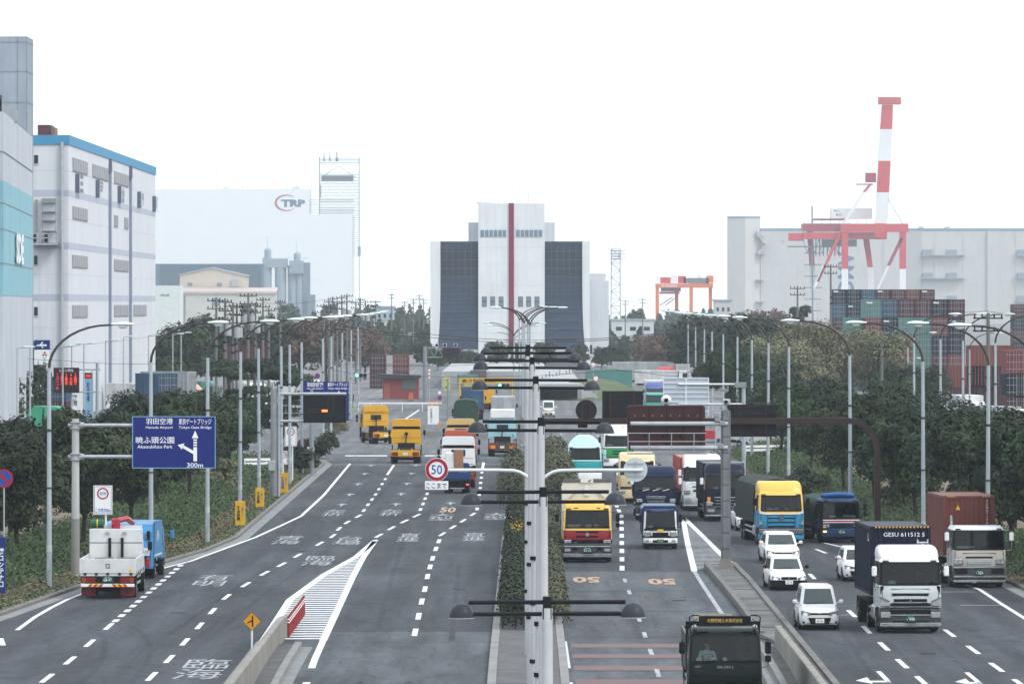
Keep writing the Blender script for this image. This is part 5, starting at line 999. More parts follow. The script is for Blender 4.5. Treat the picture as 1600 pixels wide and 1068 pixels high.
def cab(t, w=1.22, zb=0.95, z0=1.78, z1=2.66, ztop=2.92, lb=2.1, lower=WHITE, upper=None, roof=None, glass=None, mid=None, tilt=0.22, high=0.0, sides=None, pillar=None, liner=True):
    """cab-over cab: shell with real window openings, panes, dark lining, seats and dashboard; returns front(z)"""
    upper = upper or lower; roof = roof or upper; mid = mid or upper; sides = sides or lower; pillar = pillar or upper
    c = 0.06; r = 0.10
    dz = z1 - z0
    L = [(zb, 0.02, w), (zb + (z0 - zb) * 0.55, 0.0, w), (z0 - 0.12, 0.03, w), (z0, 0.06, w - 0.005), (z1, 0.06 + tilt * dz, w - 0.05), (ztop - 0.10, 0.20 + tilt * dz, w - 0.08), (ztop, 0.42 + tilt * dz, w - 0.16)]
    rings = [cab_ring(z, y, ww, lb, r, c, 0.55, 1.55) for z, y, ww in L]
    mats = [lower, mid, upper, roof, sides, pillar]
    def mf(a, i):
        if a <= 1: return 0 if 4 <= i <= 8 else 4
        if a == 2: return 1 if 4 <= i <= 8 else 4
        if a == 3: return 5
        return 3
    win = lambda a, i: a == 3 and i in (5, 6, 7, 1, 11)
    body = MB().loft(rings, 0, True, True, skip=win, mf=mf)
    body.build('cab', mats, t, True)
    o = 0.0
    ws = MB(); A, B = rings[3], rings[4]
    for i in (5, 6, 7): ws.quad([A[i], A[i + 1], B[i + 1], B[i]])
    ws.build('windscreen', glass or GLASS, t)
    for i in (1, 11):
        MB().quad([A[i], A[i + 1], B[i + 1], B[i]]).build('side_window', glass or GLASS, t)
    f = lambda z: (np.interp(z, [q[0] for q in L], [q[1] for q in L]) - c)
    # black gasket round the windscreen, standing a little proud
    xw = w - r
    for (za, zb2, xa, xb) in ((z0 - 0.015, z0 + 0.05, -xw, xw), (z1 - 0.05, z1 + 0.015, -xw + 0.05, xw - 0.05)):
        g = MB(); ya, yb2 = f(za) - 0.012, f(zb2) - 0.012
        for s0, s1 in ((-1, -1 / 3), (-1 / 3, 1 / 3), (1 / 3, 1)):
            off = lambda q: 0.05 if abs(q) == 1 else 0.0
            g.quad([(s0 * xb, ya + off(s0), za), (s1 * xb, ya + off(s1), za), (s1 * xb, yb2 + off(s1), zb2), (s0 * xb, yb2 + off(s0), zb2)])
        g.build('windscreen_gasket', BLACK, t)
    if liner:
        b = MB().box(-w + 0.1, w - 0.1, lb - 0.16, lb - 0.1, z0 - 0.6, z1 + 0.05).box(-w + 0.1, w - 0.1, 0.35, lb - 0.1, z0 - 0.7, z0 - 0.5).box(-w + 0.16, w - 0.16, 0.40, lb - 0.12, z1 + 0.02, z1 + 0.06)
        b.build('cab_lining', INTER, t)
        MB().prism([(0.16, z0 - 0.3), (0.12, z0 - 0.05), (0.20, z0 + 0.02), (0.62, z0 - 0.06), (0.66, z0 - 0.3)], -w + 0.12, w - 0.12, 'x').build('dashboard', INTER, t)
        for s in (-1, 1):
            MB().cbox(s * 0.62 - 0.25, s * 0.62 + 0.25, 1.25, 1.40, z0 - 0.4, z0 + 0.45, 0.05).cbox(s * 0.62 - 0.14, s * 0.62 + 0.14, 1.28, 1.38, z0 + 0.45, z0 + 0.68, 0.04).build('seat', INTER, t)
    ys_ = f(z0 - 0.14) - 0.006
    MB().box(-w * 0.62, w * 0.62, ys_, ys_ + 0.06, z0 - 0.155, z0 - 0.135).build('panel_seam', BLACK, t)
    for s in (-1, 1):
        yy = f(z0 - 0.3) + 0.055
        MB().box(*sorted((s * (w - 0.105), s * (w - 0.125))), yy - 0.012, yy + 0.05, zb + 0.1, z0 - 0.06).build('panel_seam', BLACK, t)
        MB().cbox(*sorted((s * (w + 0.015), s * (w - 0.06))), 0.25, 1.0, 0.42, zb + 0.03, 0.02).build('step', DARK, t)
        MB().box(*sorted((s * (w - 0.16), s * (w - 0.4))), f(z1 + 0.03) - 0.0, f(z1 + 0.03) + 0.08, z1 + 0.035, z1 + 0.075).build('visor_clip', BLACK, t)
    for k, xx in enumerate((-0.55, 0.05, 0.6)):
        y = f(z0 + 0.06) - 0.02
        MB().tube([(xx - 0.1, y, z0 - 0.0), (xx + 0.3, y + 0.0, z0 + 0.09), (xx + 0.5, y + 0.005, z0 + 0.07)], 0.014, 5).build('wiper', BLACK, t)
    for s in (-1, 1):
        d = MB()
        for y in (0.5, 1.6): d.box(s * (w + 0.004) - 0.004, s * (w + 0.004) + 0.004, y, y + 0.018, zb + 0.15, z0 + 0.02)
        d.box(s * (w + 0.01) - 0.015, s * (w + 0.01) + 0.015, 1.38, 1.55, z0 - 0.28, z0 - 0.22)
        d.build('door_seam', BLACK, t)
    return f

def mirrors(t, w=1.22, z=2.35, m=None, arm=None, two=True, out=0.22, only=None):
    m = m or BLACK
    for s in (-1, 1):
        if only and s != only: continue
        q = MB().tube([(s * (w - 0.04), 0.22, z + 0.30), (s * (w + out), 0.02, z + 0.26), (s * (w + out), 0.02, z - 0.62), (s * (w - 0.03), 0.2, z - 0.66)], 0.016, 5)
        o = q.build('mirror_arm', arm or BLACK, t)
        MB().cbox(s * (w + out) - 0.10, s * (w + out) + 0.10, -0.02, 0.10, z - 0.20, z + 0.20, 0.035).build('mirror', m, t)
        if two and s > 0: MB().cbox(s * (w + out) - 0.10, s * (w + out) + 0.10, -0.03, 0.09, z - 0.47, z - 0.25, 0.03).build('mirror', m, t)

def bumper(t, w=1.22, z0=0.32, z1=0.95, m=None, lip=None):
    L = [(z0, 0.03, w - 0.03), (z0 + 0.06, -0.03, w), (z1 - 0.05, -0.03, w), (z1, 0.0, w - 0.02)]
    MB().loft([cab_ring(z, y, ww, 0.75, 0.14, 0.05, 0.4, 0.6) for z, y, ww in L], 0, True, True).build('bumper', BUMPC if m in (None, CHROME) else m, t, True)
    MB().box(-w + 0.12, w - 0.12, 0.12, 0.9, 0.14, z0 + 0.04).build('under_bumper_shade', DARK, t)  # dark box added to deepen the shade under the bumper
    if lip: MB().cbox(-w + 0.02, w - 0.02, -0.14, 0.1, z0 - 0.02, z0 + 0.10, 0.03).build('bumper_lip', lip, t)

def bars(t, name, rects, m, f, depth=0.05, proud=0.03):
    """front trim pieces, each its own mesh: (x0, x1, z0, z1)"""
    for (x0, x1, z0, z1) in rects:
        y = min(f(z0), f(z1)) if callable(f) else f
        MB().cbox(x0, x1, y - proud, y + depth + 0.05, z0, z1, min(0.015, (z1 - z0) / 4)).build(name, m, t)

def plate(t, s, y, z, m=PLATEG, lm=LETW, face='front', x=0.0, wd=0.44, ht=0.22):
    d = -1 if face == 'front' else 1
    o = MB().box(x - wd / 2, x + wd / 2, min(y, y + 0.02 * -d), max(y, y + 0.02 * -d), z - ht / 2, z + ht / 2).build('number_plate', m, t)
    text('number', s, wd * 0.72, ht * 0.5, lm, o, (x, y + d * 0.004, z - ht * 0.1), face)
    text('number_prefix', '品川 100', wd * 0.5, ht * 0.2, lm, o, (x, y + d * 0.004, z + ht * 0.32), face)
    return o

def headlights(t, w, z0, z1, f, wd=0.36, inset=0.04, m=None, surround=None):
    for s in (-1, 1):
        xa, xb = sorted((s * (w - inset), s * (w - inset - wd)))
        y = f(0.5 * (z0 + z1)) if callable(f) else f
        o = MB().cbox(xa, xb, y - 0.035, y + 0.2, z0, z1, 0.03).build('headlight', surround or CHROME, t)
        for k in (0, 1):
            cx = xa + (xb - xa) * (0.28 + 0.44 * k)
            MB().disc((cx, y - 0.05, (z0 + z1) / 2), min(z1 - z0, (xb - xa) / 2) * 0.40, y, 12).build('lamp', m or LENS, o)

def chassis(t, y0, y1, axles, r=0.5, w=1.22, rim=None, duals=True, front=1.35, tank=True, guard=True):
    q = MB()
    for s in (-1, 1): q.box(s * 0.42 - 0.04, s * 0.42 + 0.04, y0, y1, 0.72, 0.98)
    for y in np.arange(y0 + 0.3, y1, 1.2): q.box(-0.42, 0.42, y, y + 0.08, 0.78, 0.92)
    for y in [front] + list(axles): q.cyl((-w + 0.25, y, r), (w - 0.25, y, r), 0.08, n=8)
    q.box(-w + 0.45, w - 0.45, 0.5, y1 - 0.2, 0.32, 0.70); q.build('chassis', DARK, t)  # solid belly added below the open frame to shade the road
    for s in (-1, 1):
        wheel(t, s * (w - 0.15), front, r, 0.28, rim, s)
        for y in axles: wheel(t, s * (w - (0.30 if duals else 0.15)), y, r, 0.56 if duals else 0.28, rim, s)
        MB().prism([(front - 0.62, 0.55), (front - 0.52, 1.02), (front + 0.55, 1.05), (front + 0.68, 0.5), (front + 0.62, 0.5), (front + 0.50, 0.98), (front - 0.47, 0.96), (front - 0.56, 0.55)], s * (w - 0.30) - 0.16, s * (w - 0.30) + 0.28 * (1 if s > 0 else 0.57), 'x').build('mudguard', BLACK, t)
        if axles:
            ya, yb = axles[0], axles[-1]
            MB().prism([(ya - r - 0.1, 0.7), (ya - r + 0.05, 1.08), (yb + r - 0.05, 1.08), (yb + r + 0.1, 0.45), (yb + r + 0.07, 0.45), (yb + r - 0.1, 1.04), (ya - r + 0.1, 1.04), (ya - r - 0.07, 0.7)], s * (w - 0.3) - 0.29, s * (w - 0.3) + 0.29, 'x').build('mudguard', BLACK, t)
    if tank:
        MB().cbox(-w + 0.02, -w + 0.6, 2.4, 3.5, 0.42, 1.0, 0.08).build('fuel_tank', STEEL, t)
        MB().cbox(w - 0.5, w - 0.02, 2.4, 3.2, 0.45, 0.95, 0.05).build('battery_box', DARK, t)
    if guard and axles and axles[0] - r - 3.6 > 0.4:
        for s in (-1, 1):
            for z in (0.55, 0.82):
                box('side_guard', s * (w - 0.03) - 0.02, s * (w - 0.03) + 0.02, 3.6, axles[0] - r - 0.15, z, z + 0.09, GALV, t)

def rear_lamps(t, w, y, z, wd=0.42, ht=0.14, m=None):
    for s in (-1, 1):
        xa, xb = sorted((s * w, s * (w - wd)))
        o = MB().cbox(xa, xb, y - 0.06, y + 0.02, z - ht / 2, z + ht / 2, 0.02).build('rear_lamp', m or REDL, t)
        xs = sorted((s * w * 1.0, s * (w - wd * 0.33)))
        MB().box(xs[0] + 0.01, xs[1] - 0.01, y + 0.018, y + 0.028, z - ht / 2 + 0.02, z + ht / 2 - 0.02).build('indicator', mat('amber_dark', (0.26, 0.05, 0.012), 0.25), o)

def roof_spoiler(t, w, z, ztop, m, y0=0.42, y1=2.1, lead=0.75, top=0.12):
    """tall air deflector moulding on the roof"""
    L = [(z - 0.18, y0 - 0.10, w - 0.07), (z, y0 - 0.06, w - 0.04), (z + (ztop - z) * 0.55, y0 + lead * 0.28, w - 0.06), (ztop - 0.06, y0 + lead * 0.62, w - 0.12), (ztop, y0 + lead * 0.85, w - 0.22)]
    MB().loft([cab_ring(a, y, ww, y1, 0.25, 0.05, y + 0.5, y1 - 0.1) for a, y, ww in L], 0, True, True).build('roof_deflector', m, t, True)

def cargo_box(t, w, y0, y1, z0, z1, m, frame=None, ribs=0):
    MB().cbox(-w, w, y0, y1, z0, z1, 0.03).build('cargo_body', m, t)
    fr = frame or m
    for s in (-1, 1):
        for y in np.linspace(y0 + 0.1, y1 - 0.1, ribs) if ribs else []:
            box('body_rib', s * w - 0.02, s * w + 0.02, y - 0.03, y + 0.03, z0 + 0.03, z1 - 0.05, fr, t)

def tarp_body(t, w, y0, y1, z0, z1, m, crown=0.25, seed=1):
    """canvas tarpaulin over hoops: slightly slack between the hoops"""
    rs = random.Random(seed); rings = []
    ys = np.linspace(y0, y1, 15)
    for k, y in enumerate(ys):
        sag = 0.0 if k % 2 == 0 else 0.055
        j = lambda: rs.uniform(-0.02, 0.02)
        prof = [(-w, z0), (-w + sag * 0.6 + j(), z0 + (z1 - z0) * 0.35), (-w + sag + j(), z0 + (z1 - z0) * 0.7), (-w * 0.93 + sag, z1 - 0.12), (-w * 0.72, z1 + crown * 0.5 - sag), (0, z1 + crown - sag + j()),
                (w * 0.72, z1 + crown * 0.5 - sag), (w * 0.93 - sag, z1 - 0.12), (w - sag + j(), z0 + (z1 - z0) * 0.7), (w - sag * 0.6 + j(), z0 + (z1 - z0) * 0.35), (w, z0)]
        rings.append([(x, y, z) for x, z in reversed(prof)])
    MB().loft(rings, 0, True, True).build('tarpaulin', m, t, True)

CONTC = {}
def container_mesh(L, W, H, ribs_side=20, ribs_end=9):
    """corrugated steel box with frame; slot 0 panel, slot 1 frame"""
    key = (L, W, H, ribs_side, ribs_end)
    if key in CONTC: return CONTC[key]
    q = MB(); e = 0.12; d = 0.045
    def corr(n, length):
        p = [0.0]; out = []
        st = length / n
        for k in range(n):
            a = k * st
            out += [(a, 0), (a + st * 0.3, 0), (a + st * 0.45, d), (a + st * 0.85, d), (a + st, 0)]
        return out
    for s in (-1, 1):
        cs = corr(ribs_side, L - 2 * e)
        for (a, da), (b, db) in zip(cs, cs[1:]):
            xa, xb = s * (W / 2 - 0.02 - da), s * (W / 2 - 0.02 - db)
            pts = [(xa, e + a, e), (xb, e + b, e), (xb, e + b, H - e), (xa, e + a, H - e)]
            q.quad(pts if s > 0 else pts[::-1], 0)
    for yy, sgn in ((0.02, -1), (L - 0.02, 1)):
        cs = corr(ribs_end, W - 2 * e)
        for (a, da), (b, db) in zip(cs, cs[1:]):
            ya, yb = yy - sgn * da, yy - sgn * db
            pts = [(-W / 2 + e + a, ya, e), (-W / 2 + e + b, yb, e), (-W / 2 + e + b, yb, H - e), (-W / 2 + e + a, ya, H - e)]
            q.quad(pts if sgn < 0 else pts[::-1], 0)
    q.quad([(-W / 2 + 0.05, 0.05, H - 0.02), (W / 2 - 0.05, 0.05, H - 0.02), (W / 2 - 0.05, L - 0.05, H - 0.02), (-W / 2 + 0.05, L - 0.05, H - 0.02)], 0)
    q.quad([(-W / 2 + 0.05, L - 0.05, 0.05), (W / 2 - 0.05, L - 0.05, 0.05), (W / 2 - 0.05, 0.05, 0.05), (-W / 2 + 0.05, 0.05, 0.05)], 0)
    for s in (-1, 1):
        xa, xb = sorted((s * W / 2, s * (W / 2 - e)))
        for y in (0, L - e): q.box(xa, xb, y, y + e, 0, H, 1)
        for z in (0, H - e): q.box(xa + 0.003, xb - 0.003, e, L - e, z + 0.003, z + e - 0.003, 1)
    for y in (0, L - e):
        for z in (0, H - e): q.box(-W / 2 + e, W / 2 - e, y + 0.003, y + e - 0.003, z + 0.003, z + e - 0.003, 1)
    CONTC[key] = q.mesh('shipping_container', [WHITE, WHITE]); return CONTC[key]

def car(name, label, loc, w=0.84, L=4.4, H=1.5, body=None, style='hatch', trim=None, plate_s='65-37', pm=PLATEW, plm=LETB, glass=None, rz=0.0, rear=False, group=None, lower=None):
    """passenger car; styles: hatch, wagon, mini, van"""
    t = thing(name, label, 'car' if style != 'van' else 'van', loc, rz, group)
    body = body or WHITE; trim = trim or BLACK; glass = glass or DGLASS
    belt = {'hatch': 0.92, 'wagon': 0.93, 'mini': 1.0, 'van': 1.08}[style]
    y_ws0 = {'hatch': 1.05, 'wagon': 1.12, 'mini': 0.78, 'van': 0.42}[style]
    y_ws1 = {'hatch': 1.75, 'wagon': 1.78, 'mini': 1.32, 'van': 0.95}[style]
    y_r1 = {'hatch': L - 0.9, 'wagon': L - 0.45, 'mini': L - 0.3, 'van': L - 0.15}[style]
    hood0 = {'hatch': 0.68, 'wagon': 0.68, 'mini': 0.80, 'van': 0.90}[style]
    low = 0.20
    # lower body: cross-sections along the length
    def sec(y, ww, zt, zs, zl=low):
        r = 0.10
        return [(-ww + 0.06, y, zl), (-ww, y, zl + 0.12), (-ww - 0.0, y, zs), (-ww + 0.035, y, zs + (zt - zs) * 0.6), (-ww + r + 0.05, y, zt), (0, y, zt + 0.025), (ww - r - 0.05, y, zt), (ww - 0.035, y, zs + (zt - zs) * 0.6), (ww, y, zs), (ww, y, zl + 0.12), (ww - 0.06, y, zl)]
    S = [sec(0.0, w - 0.20, hood0 - 0.14, 0.42, 0.30), sec(0.07, w - 0.10, hood0 - 0.05, 0.48, 0.22), sec(0.22, w - 0.03, hood0 + 0.03, 0.52), sec(0.5, w, hood0 + 0.09, 0.58), sec(y_ws0 * 0.95 + 0.02, w, belt - 0.02, 0.62), sec(y_ws0 + 0.3, w, belt, 0.64),
         sec(L * 0.6, w, belt, 0.64), sec(L - 0.35, w - 0.01, belt + 0.01, 0.64), sec(L - 0.06, w - 0.05, belt - 0.03, 0.60, 0.26), sec(L, w - 0.10, belt - 0.08, 0.56, 0.34)]
    lo = lower
    MB().loft([list(reversed(s)) for s in S], 0, True, True).build('body', body, t, True)
    # greenhouse
    wb, wt = w - 0.07, w - 0.20 if style != 'van' else w - 0.13
    zb, zt = belt - 0.03, H
    B = [(-wb, y_ws0), (wb, y_ws0), (wb, L - 0.08), (-wb, L - 0.08)]
    T = [(-wt, y_ws1), (wt, y_ws1), (wt, y_r1), (-wt, y_r1)]
    def gring(k, zz, cc=0.10):
        P = []
        xs = wb + (wt - wb) * k
        ya = y_ws0 + (y_ws1 - y_ws0) * k; yb = (L - 0.08) + (y_r1 - L + 0.08) * k
        return [(-xs + cc, ya - 0.02, zz), (0, ya - 0.07, zz), (xs - cc, ya - 0.02, zz), (xs, ya + cc, zz), (xs, yb - cc, zz), (xs - cc, yb, zz), (-xs + cc, yb, zz), (-xs, yb - cc, zz), (-xs, ya + cc, zz)]
    zz1 = zt - 0.09
    RG = [gring(0, zb), gring(0.92, zz1), gring(1.0, zt - 0.03), [(x * 0.86, y + (0.12 if y < L / 2 else -0.12), zt + (0.015 if abs(x) > 0.01 else 0.02)) for x, y, _ in gring(1.0, zt)]]
    MB().loft(RG, 0, False, True).build('roof', body, t, True)
    def pane(nm, a, b, top=0.90, bot=0.06, mx=0.06, off=0.006, cols=1):
        A0, A1 = Vector(RG[0][a]), Vector(RG[0][b]); B0, B1 = Vector(RG[1][a]), Vector(RG[1][b])
        P = lambda u, v: (A0.lerp(A1, u)).lerp(B0.lerp(B1, u), v)
        nrm = (P(1, 0) - P(0, 0)).cross(P(0, 1) - P(0, 0)).normalized() * off
        q = MB()
        for c in range(cols):
            u0 = mx + (1 - 2 * mx) * c / cols + (0.012 if c else 0); u1 = mx + (1 - 2 * mx) * (c + 1) / cols - (0.012 if c < cols - 1 else 0)
            q = MB().quad([P(u0, bot) + nrm, P(u1, bot) + nrm, P(u1, top) + nrm, P(u0, top) + nrm]); q.build(nm, glass, t)
    # windscreen is two facets meeting on the centre line
    ws = MB()
    for a, b, u0, u1 in ((0, 1, 0.03, 1.0), (1, 2, 0.0, 0.97)):
        A0, A1 = Vector(RG[0][a]), Vector(RG[0][b]); B0, B1 = Vector(RG[1][a]), Vector(RG[1][b])
        P = lambda u, v: (A0.lerp(A1, u)).lerp(B0.lerp(B1, u), v)
        n = (P(1, 0) - P(0, 0)).cross(P(0, 1) - P(0, 0)).normalized() * 0.006
        ws.quad([P(u0, 0.06) + n, P(u1, 0.06) + n, P(u1, 0.95) + n, P(u0, 0.95) + n])
    ws.build('windscreen', glass, t)
    pane('side_window', 3, 4, cols=2, mx=0.10); pane('side_window', 7, 8, cols=2, mx=0.10); pane('rear_window', 5, 6)
    # front: lamps, grille, bumper intake, plate, mirrors, wheels
    zf = hood0
    for s in (-1, 1):
        xa, xb = s * (w - 0.06), s * (w - 0.42)
        P = [(xa, 0.22, zf - 0.02), (xb, 0.045, zf - 0.09), (xb * 1.02, 0.03, zf - 0.20), (xa * 1.0, 0.16, zf - 0.20)]
        P2 = [(x, y + 0.12, z) for x, y, z in P]
        q = MB().loft([P2, [(x, y - 0.07, z) for x, y, z in P]] if s < 0 else [P2[::-1], [(x, y - 0.07, z) for x, y, z in P][::-1]], 0, True, True)
        hl = q.build('headlight', CARL, t)
        if style == 'wagon': MB().quad([(xa - s * 0.005, 0.135, zf - 0.20), (xa - s * 0.14, 0.085, zf - 0.20), (xa - s * 0.14, 0.105, zf - 0.07), (xa - s * 0.005, 0.17, zf - 0.05)][::1 if s < 0 else -1]).build('indicator', AMBER, hl)
        MB().tube([(s * (w - 0.05), y_ws0 + 0.25, belt + 0.04), (s * (w + 0.06), y_ws0 + 0.22, belt + 0.08)], 0.025, 6).cbox(*sorted((s * (w + 0.03), s * (w + 0.21))), y_ws0 + 0.16, y_ws0 + 0.30, belt + 0.02, belt + 0.18, 0.035).build('door_mirror', body if style != 'wagon' else BLACK, t, True)
        for y in (0.78, L - 0.72): wheel(t, s * (w - 0.10), y, 0.30, 0.19, STEEL, s)
        MB().prism([(0.78 + 0.37 * math.cos(a), 0.30 + 0.37 * math.sin(a)) for a in np.linspace(-0.15, PI + 0.15, 10)], s * (w - 0.06) - 0.07, s * (w - 0.06) + 0.065, 'x').build('wheel_arch', BLACK, t)
        MB().prism([(L - 0.72 + 0.37 * math.cos(a), 0.30 + 0.37 * math.sin(a)) for a in np.linspace(-0.15, PI + 0.15, 10)], s * (w - 0.06) - 0.07, s * (w - 0.06) + 0.065, 'x').build('wheel_arch', BLACK, t)
        rl = MB().cbox(*sorted((s * (w - 0.03), s * (w - 0.22))), L - 0.10, L + 0.0, belt - 0.22, belt + 0.05, 0.03).build('rear_lamp', REDL, t)
    if style == 'wagon':   # unpainted black bumper
        MB().loft([[(-w + 0.14, -0.03, z), (0, -0.06, z), (w - 0.14, -0.03, z), (w + 0.005, 0.20, z), (w + 0.005, 0.45, z), (-w - 0.005, 0.45, z), (-w - 0.005, 0.20, z)] for z in (0.20, 0.47)], 0, True, True).build('bumper', BLACK, t)
        MB().cbox(-0.36, 0.36, -0.02, 0.1, 0.49, 0.62, 0.02).build('grille', DARK, t)
        y_pl = -0.075
    else:
        MB().prism([(-0.46, 0.50), (0.46, 0.50), (0.36, 0.25), (-0.36, 0.25)], -0.04, 0.06, 'y').build('lower_grille', BLACK, t)
        MB().cbox(-0.44, 0.44, -0.012, 0.1, hood0 - 0.19, hood0 - 0.11, 0.015).build('grille', DARK, t)
        for s in (-1, 1): MB().cbox(*sorted((s * (w - 0.12), s * (w - 0.32))), 0.02, 0.14, 0.27, 0.36, 0.02).build('fog_lamp_recess', BLACK, t)
        y_pl = -0.05
    MB().cbox(-0.06, 0.06, -0.03, 0.06, hood0 - 0.175, hood0 - 0.10, 0.02).build('emblem', CHROME, t)
    plate(t, plate_s, y_pl, 0.38, pm, plm, wd=0.34, ht=0.17)
    MB().box(-w + 0.05, w - 0.05, 0.3, L - 0.2, 0.14, 0.32).build('underbody', DARK, t)
    MB().tube([(-0.5, y_ws0 - 0.05, belt + 0.03), (0.05, y_ws0 + 0.0, belt + 0.06), (0.25, y_ws0 + 0.01, belt + 0.05)], 0.012, 4).build('wiper', BLACK, t)
    if rear: plate(t, plate_s, L + 0.005, 0.62, pm, plm, 'back', wd=0.34, ht=0.17)
    return t

def truck(name, label, X, Y, rz=0.0, group=None, z=0.0, away=False, L=0.0, cat='truck'):
    if away:   # rear bumper stands at Y, driving away from the camera
        d = Vector((math.sin(rz), -math.cos(rz))) * -L
        return thing(name, label, cat, (X + d.x, Y + d.y, z), PI + rz, group)
    return thing(name, label, cat, (X, Y, z), rz, group)
# ================================================================ traffic coming toward the camera
ONC = 'vehicles driving toward the footbridge'
AWY = 'vehicles driving away from the footbridge'
def papers(t, z0, w=1.0, y=0.22, items=((-0.5, 0.35), (0.1, 0.22))):
    for x, s in items:
        MB().cbox(x - s, x + s, y, y + 0.25, z0 + 0.0, z0 + 0.17, 0.05).build('paper', PAPER, t)
# ---- R17 silver-white tractor with navy container
SILVW = paint('pearl_white_paint', (0.50, 0.55, 0.56), 0.35, 0.4, 0.2); NAVYC = mat('container_navy', (0.010, 0.016, 0.036), 0.5, 0.1, 0.2, 1.0, streak=0.2)
t = truck('container_truck', 'white chrome-fronted tractor carrying a navy container, plate 999', 15.25, 225.0, 0.045, ONC)
f = cab(t, 1.23, 1.0, 1.90, 2.80, 3.02, 2.2, SILVW, roof=WHITE, tilt=0.2, pillar=BLACK)
roof_spoiler(t, 1.23, 3.02, 3.42, WHITE, 0.5, 2.15, 0.7)
bars(t, 'roof_vent', [(-0.5, 0.5, 3.14, 3.20)], SILVW, 0.58, 0.06, 0.02)
bumper(t, 1.24, 0.26, 0.98, None, CHROME)
bars(t, 'grille', [(-0.8, 0.8, 0.99, 1.19)], BLACK, f, 0.05, 0.01)
bars(t, 'grille_slat', [(-0.72, 0.72, 1.48, 1.56), (-0.66, 0.66, 1.24, 1.36)], BLACK, f, 0.05, 0.015)
bars(t, 'grille_trim', [(-0.76, 0.76, 1.565, 1.60), (-0.70, 0.70, 1.20, 1.235), (-1.05, 1.05, 1.02, 1.06)], CHROME, f, 0.05, 0.03)
for s in (-1, 1):
    MB().prism([(s * 1.22, 1.40), (s * 0.86, 1.24), (s * 0.82, 1.10), (s * 1.22, 1.08)], -0.10, 0.12, 'y').build('headlight', LENS, t)
    MB().prism([(s * 1.24, 1.46), (s * 0.84, 1.29), (s * 0.84, 1.25), (s * 1.24, 1.41)], -0.12, 0.10, 'y').build('headlight_brow', CHROME, t)
    bars(t, 'fog_lamp', [tuple(sorted((s * 1.18, s * 0.80))) + (0.62, 0.84)], LENS, -0.06, 0.05, 0.05)
    bars(t, 'corner_panel', [tuple(sorted((s * 1.19, s * 1.05))) + (1.5, 1.86)], DARK, 0.06, 0.05, 0.04)
bars(t, 'bumper_slat', [(-0.80, 0.80, 0.78, 0.94), (-0.70, 0.70, 0.44, 0.50)], BLACK, -0.08, 0.05, 0.02)
bars(t, 'bumper_trim', [(-1.2, 1.2, 0.36, 0.42), (-0.8, 0.8, 0.70, 0.74)], CHROME, -0.09, 0.05, 0.04)
plate(t, '・999', -0.15, 0.58)
MB().prism([(0, 1.36), (0.05, 1.26), (-0.05, 1.26)], -0.085, -0.05, 'y').build('emblem', CHROME, t)
mirrors(t, 1.23, 2.45, WHITE, out=0.20, two=False)
papers(t, 1.9, items=((-0.7, 0.15),))
chassis(t, 1.9, 9.5, [4.6, 8.3], 0.5, 1.23)
SH = mat('exhaust_chrome', (0.6, 0.6, 0.6), 0.25, 1.0, 0.1)
MB().tube([(0.75, 2.35, 1.2), (0.75, 2.35, 3.5)], 0.06, 8).tube([(0.55, 2.3, 3.45), (0.55, 2.3, 3.62)], 0.04, 6).tube([(0.95, 2.3, 3.45), (0.95, 2.3, 3.62)], 0.04, 6).tube([(0.55, 2.3, 3.48), (0.95, 2.3, 3.48)], 0.04, 6).build('exhaust_stack', SH, t)
me = container_mesh(6.06, 2.44, 2.75)
co = inst('shipping_container', me, None, (15.05, 228.0, 1.36), 0.045, [NAVYC, NAVYC])
tag(co, 'navy shipping container numbered GESU 611512 behind the white tractor', 'container', 'containers riding on trucks')
text('lettering', 'GESU 611512 5', 1.65, 0.16, LETW, co, (0.15, -0.012, 2.42), 'front', 0.0)
text('lettering', 'L', 0.4, 0.3, LETW, co, (-1.235, 0.5, 2.3), 'left', 0.02)
HZ = mat('hazard_yellow', (0.75, 0.42, 0.02), 0.5, var=0.1)
for k in range(16): MB().box(-1.02 + k * 0.14, -0.95 + k * 0.14, -0.012, 0.0, 2.69, 2.74).build('hazard_mark', HZ, co)

# ---- R18 silver tractor with rust-red container
RUSTC = mat('container_rust', (0.155, 0.048, 0.040), 0.55, 0.0, 0.18, 1.0, streak=0.2); SILV = paint('silver_beige_paint', (0.40, 0.38, 0.35), 0.3, 0.5)
t = truck('container_truck', 'silver tractor with chrome bumper carrying a rust-red container, plate 959', 20.85, 261.0, 0.05, ONC)
f = cab(t, 1.23, 0.98, 1.74, 2.64, 2.80, 2.2, SILV, upper=SILV, roof=WHITE, tilt=0.14, pillar=BLACK)
bumper(t, 1.23, 0.26, 0.96, CHROME, CHROME)
bars(t, 'grille_slat', [(-0.62, 0.62, 1.36, 1.44)], BLACK, f, 0.05, 0.015)
bars(t, 'grille', [(-0.55, 0.55, 1.08, 1.24)], STEEL, f, 0.05, 0.03)
headlights(t, 1.23, 1.06, 1.32, f, 0.44)
bars(t, 'fog_lamp', [(-1.12, -0.55, 0.66, 0.86), (0.55, 1.12, 0.66, 0.86)], DARK, -0.06, 0.05, 0.04)
bars(t, 'bumper_trim', [(-1.2, 1.2, 0.48, 0.56), (-1.2, 1.2, 0.90, 0.96)], CHROME, -0.09, 0.05, 0.04)
plate(t, '・959', -0.13, 0.70); mirrors(t, 1.23, 2.35, WHITE, CHROME, two=False, out=0.26); papers(t, 1.74, items=((-0.72, 0.3), (-0.3, 0.15)))
MB().tube([(-1.0, 2.3, 1.0), (-1.0, 2.3, 3.25)], 0.07, 8).build('exhaust_stack', SH, t)
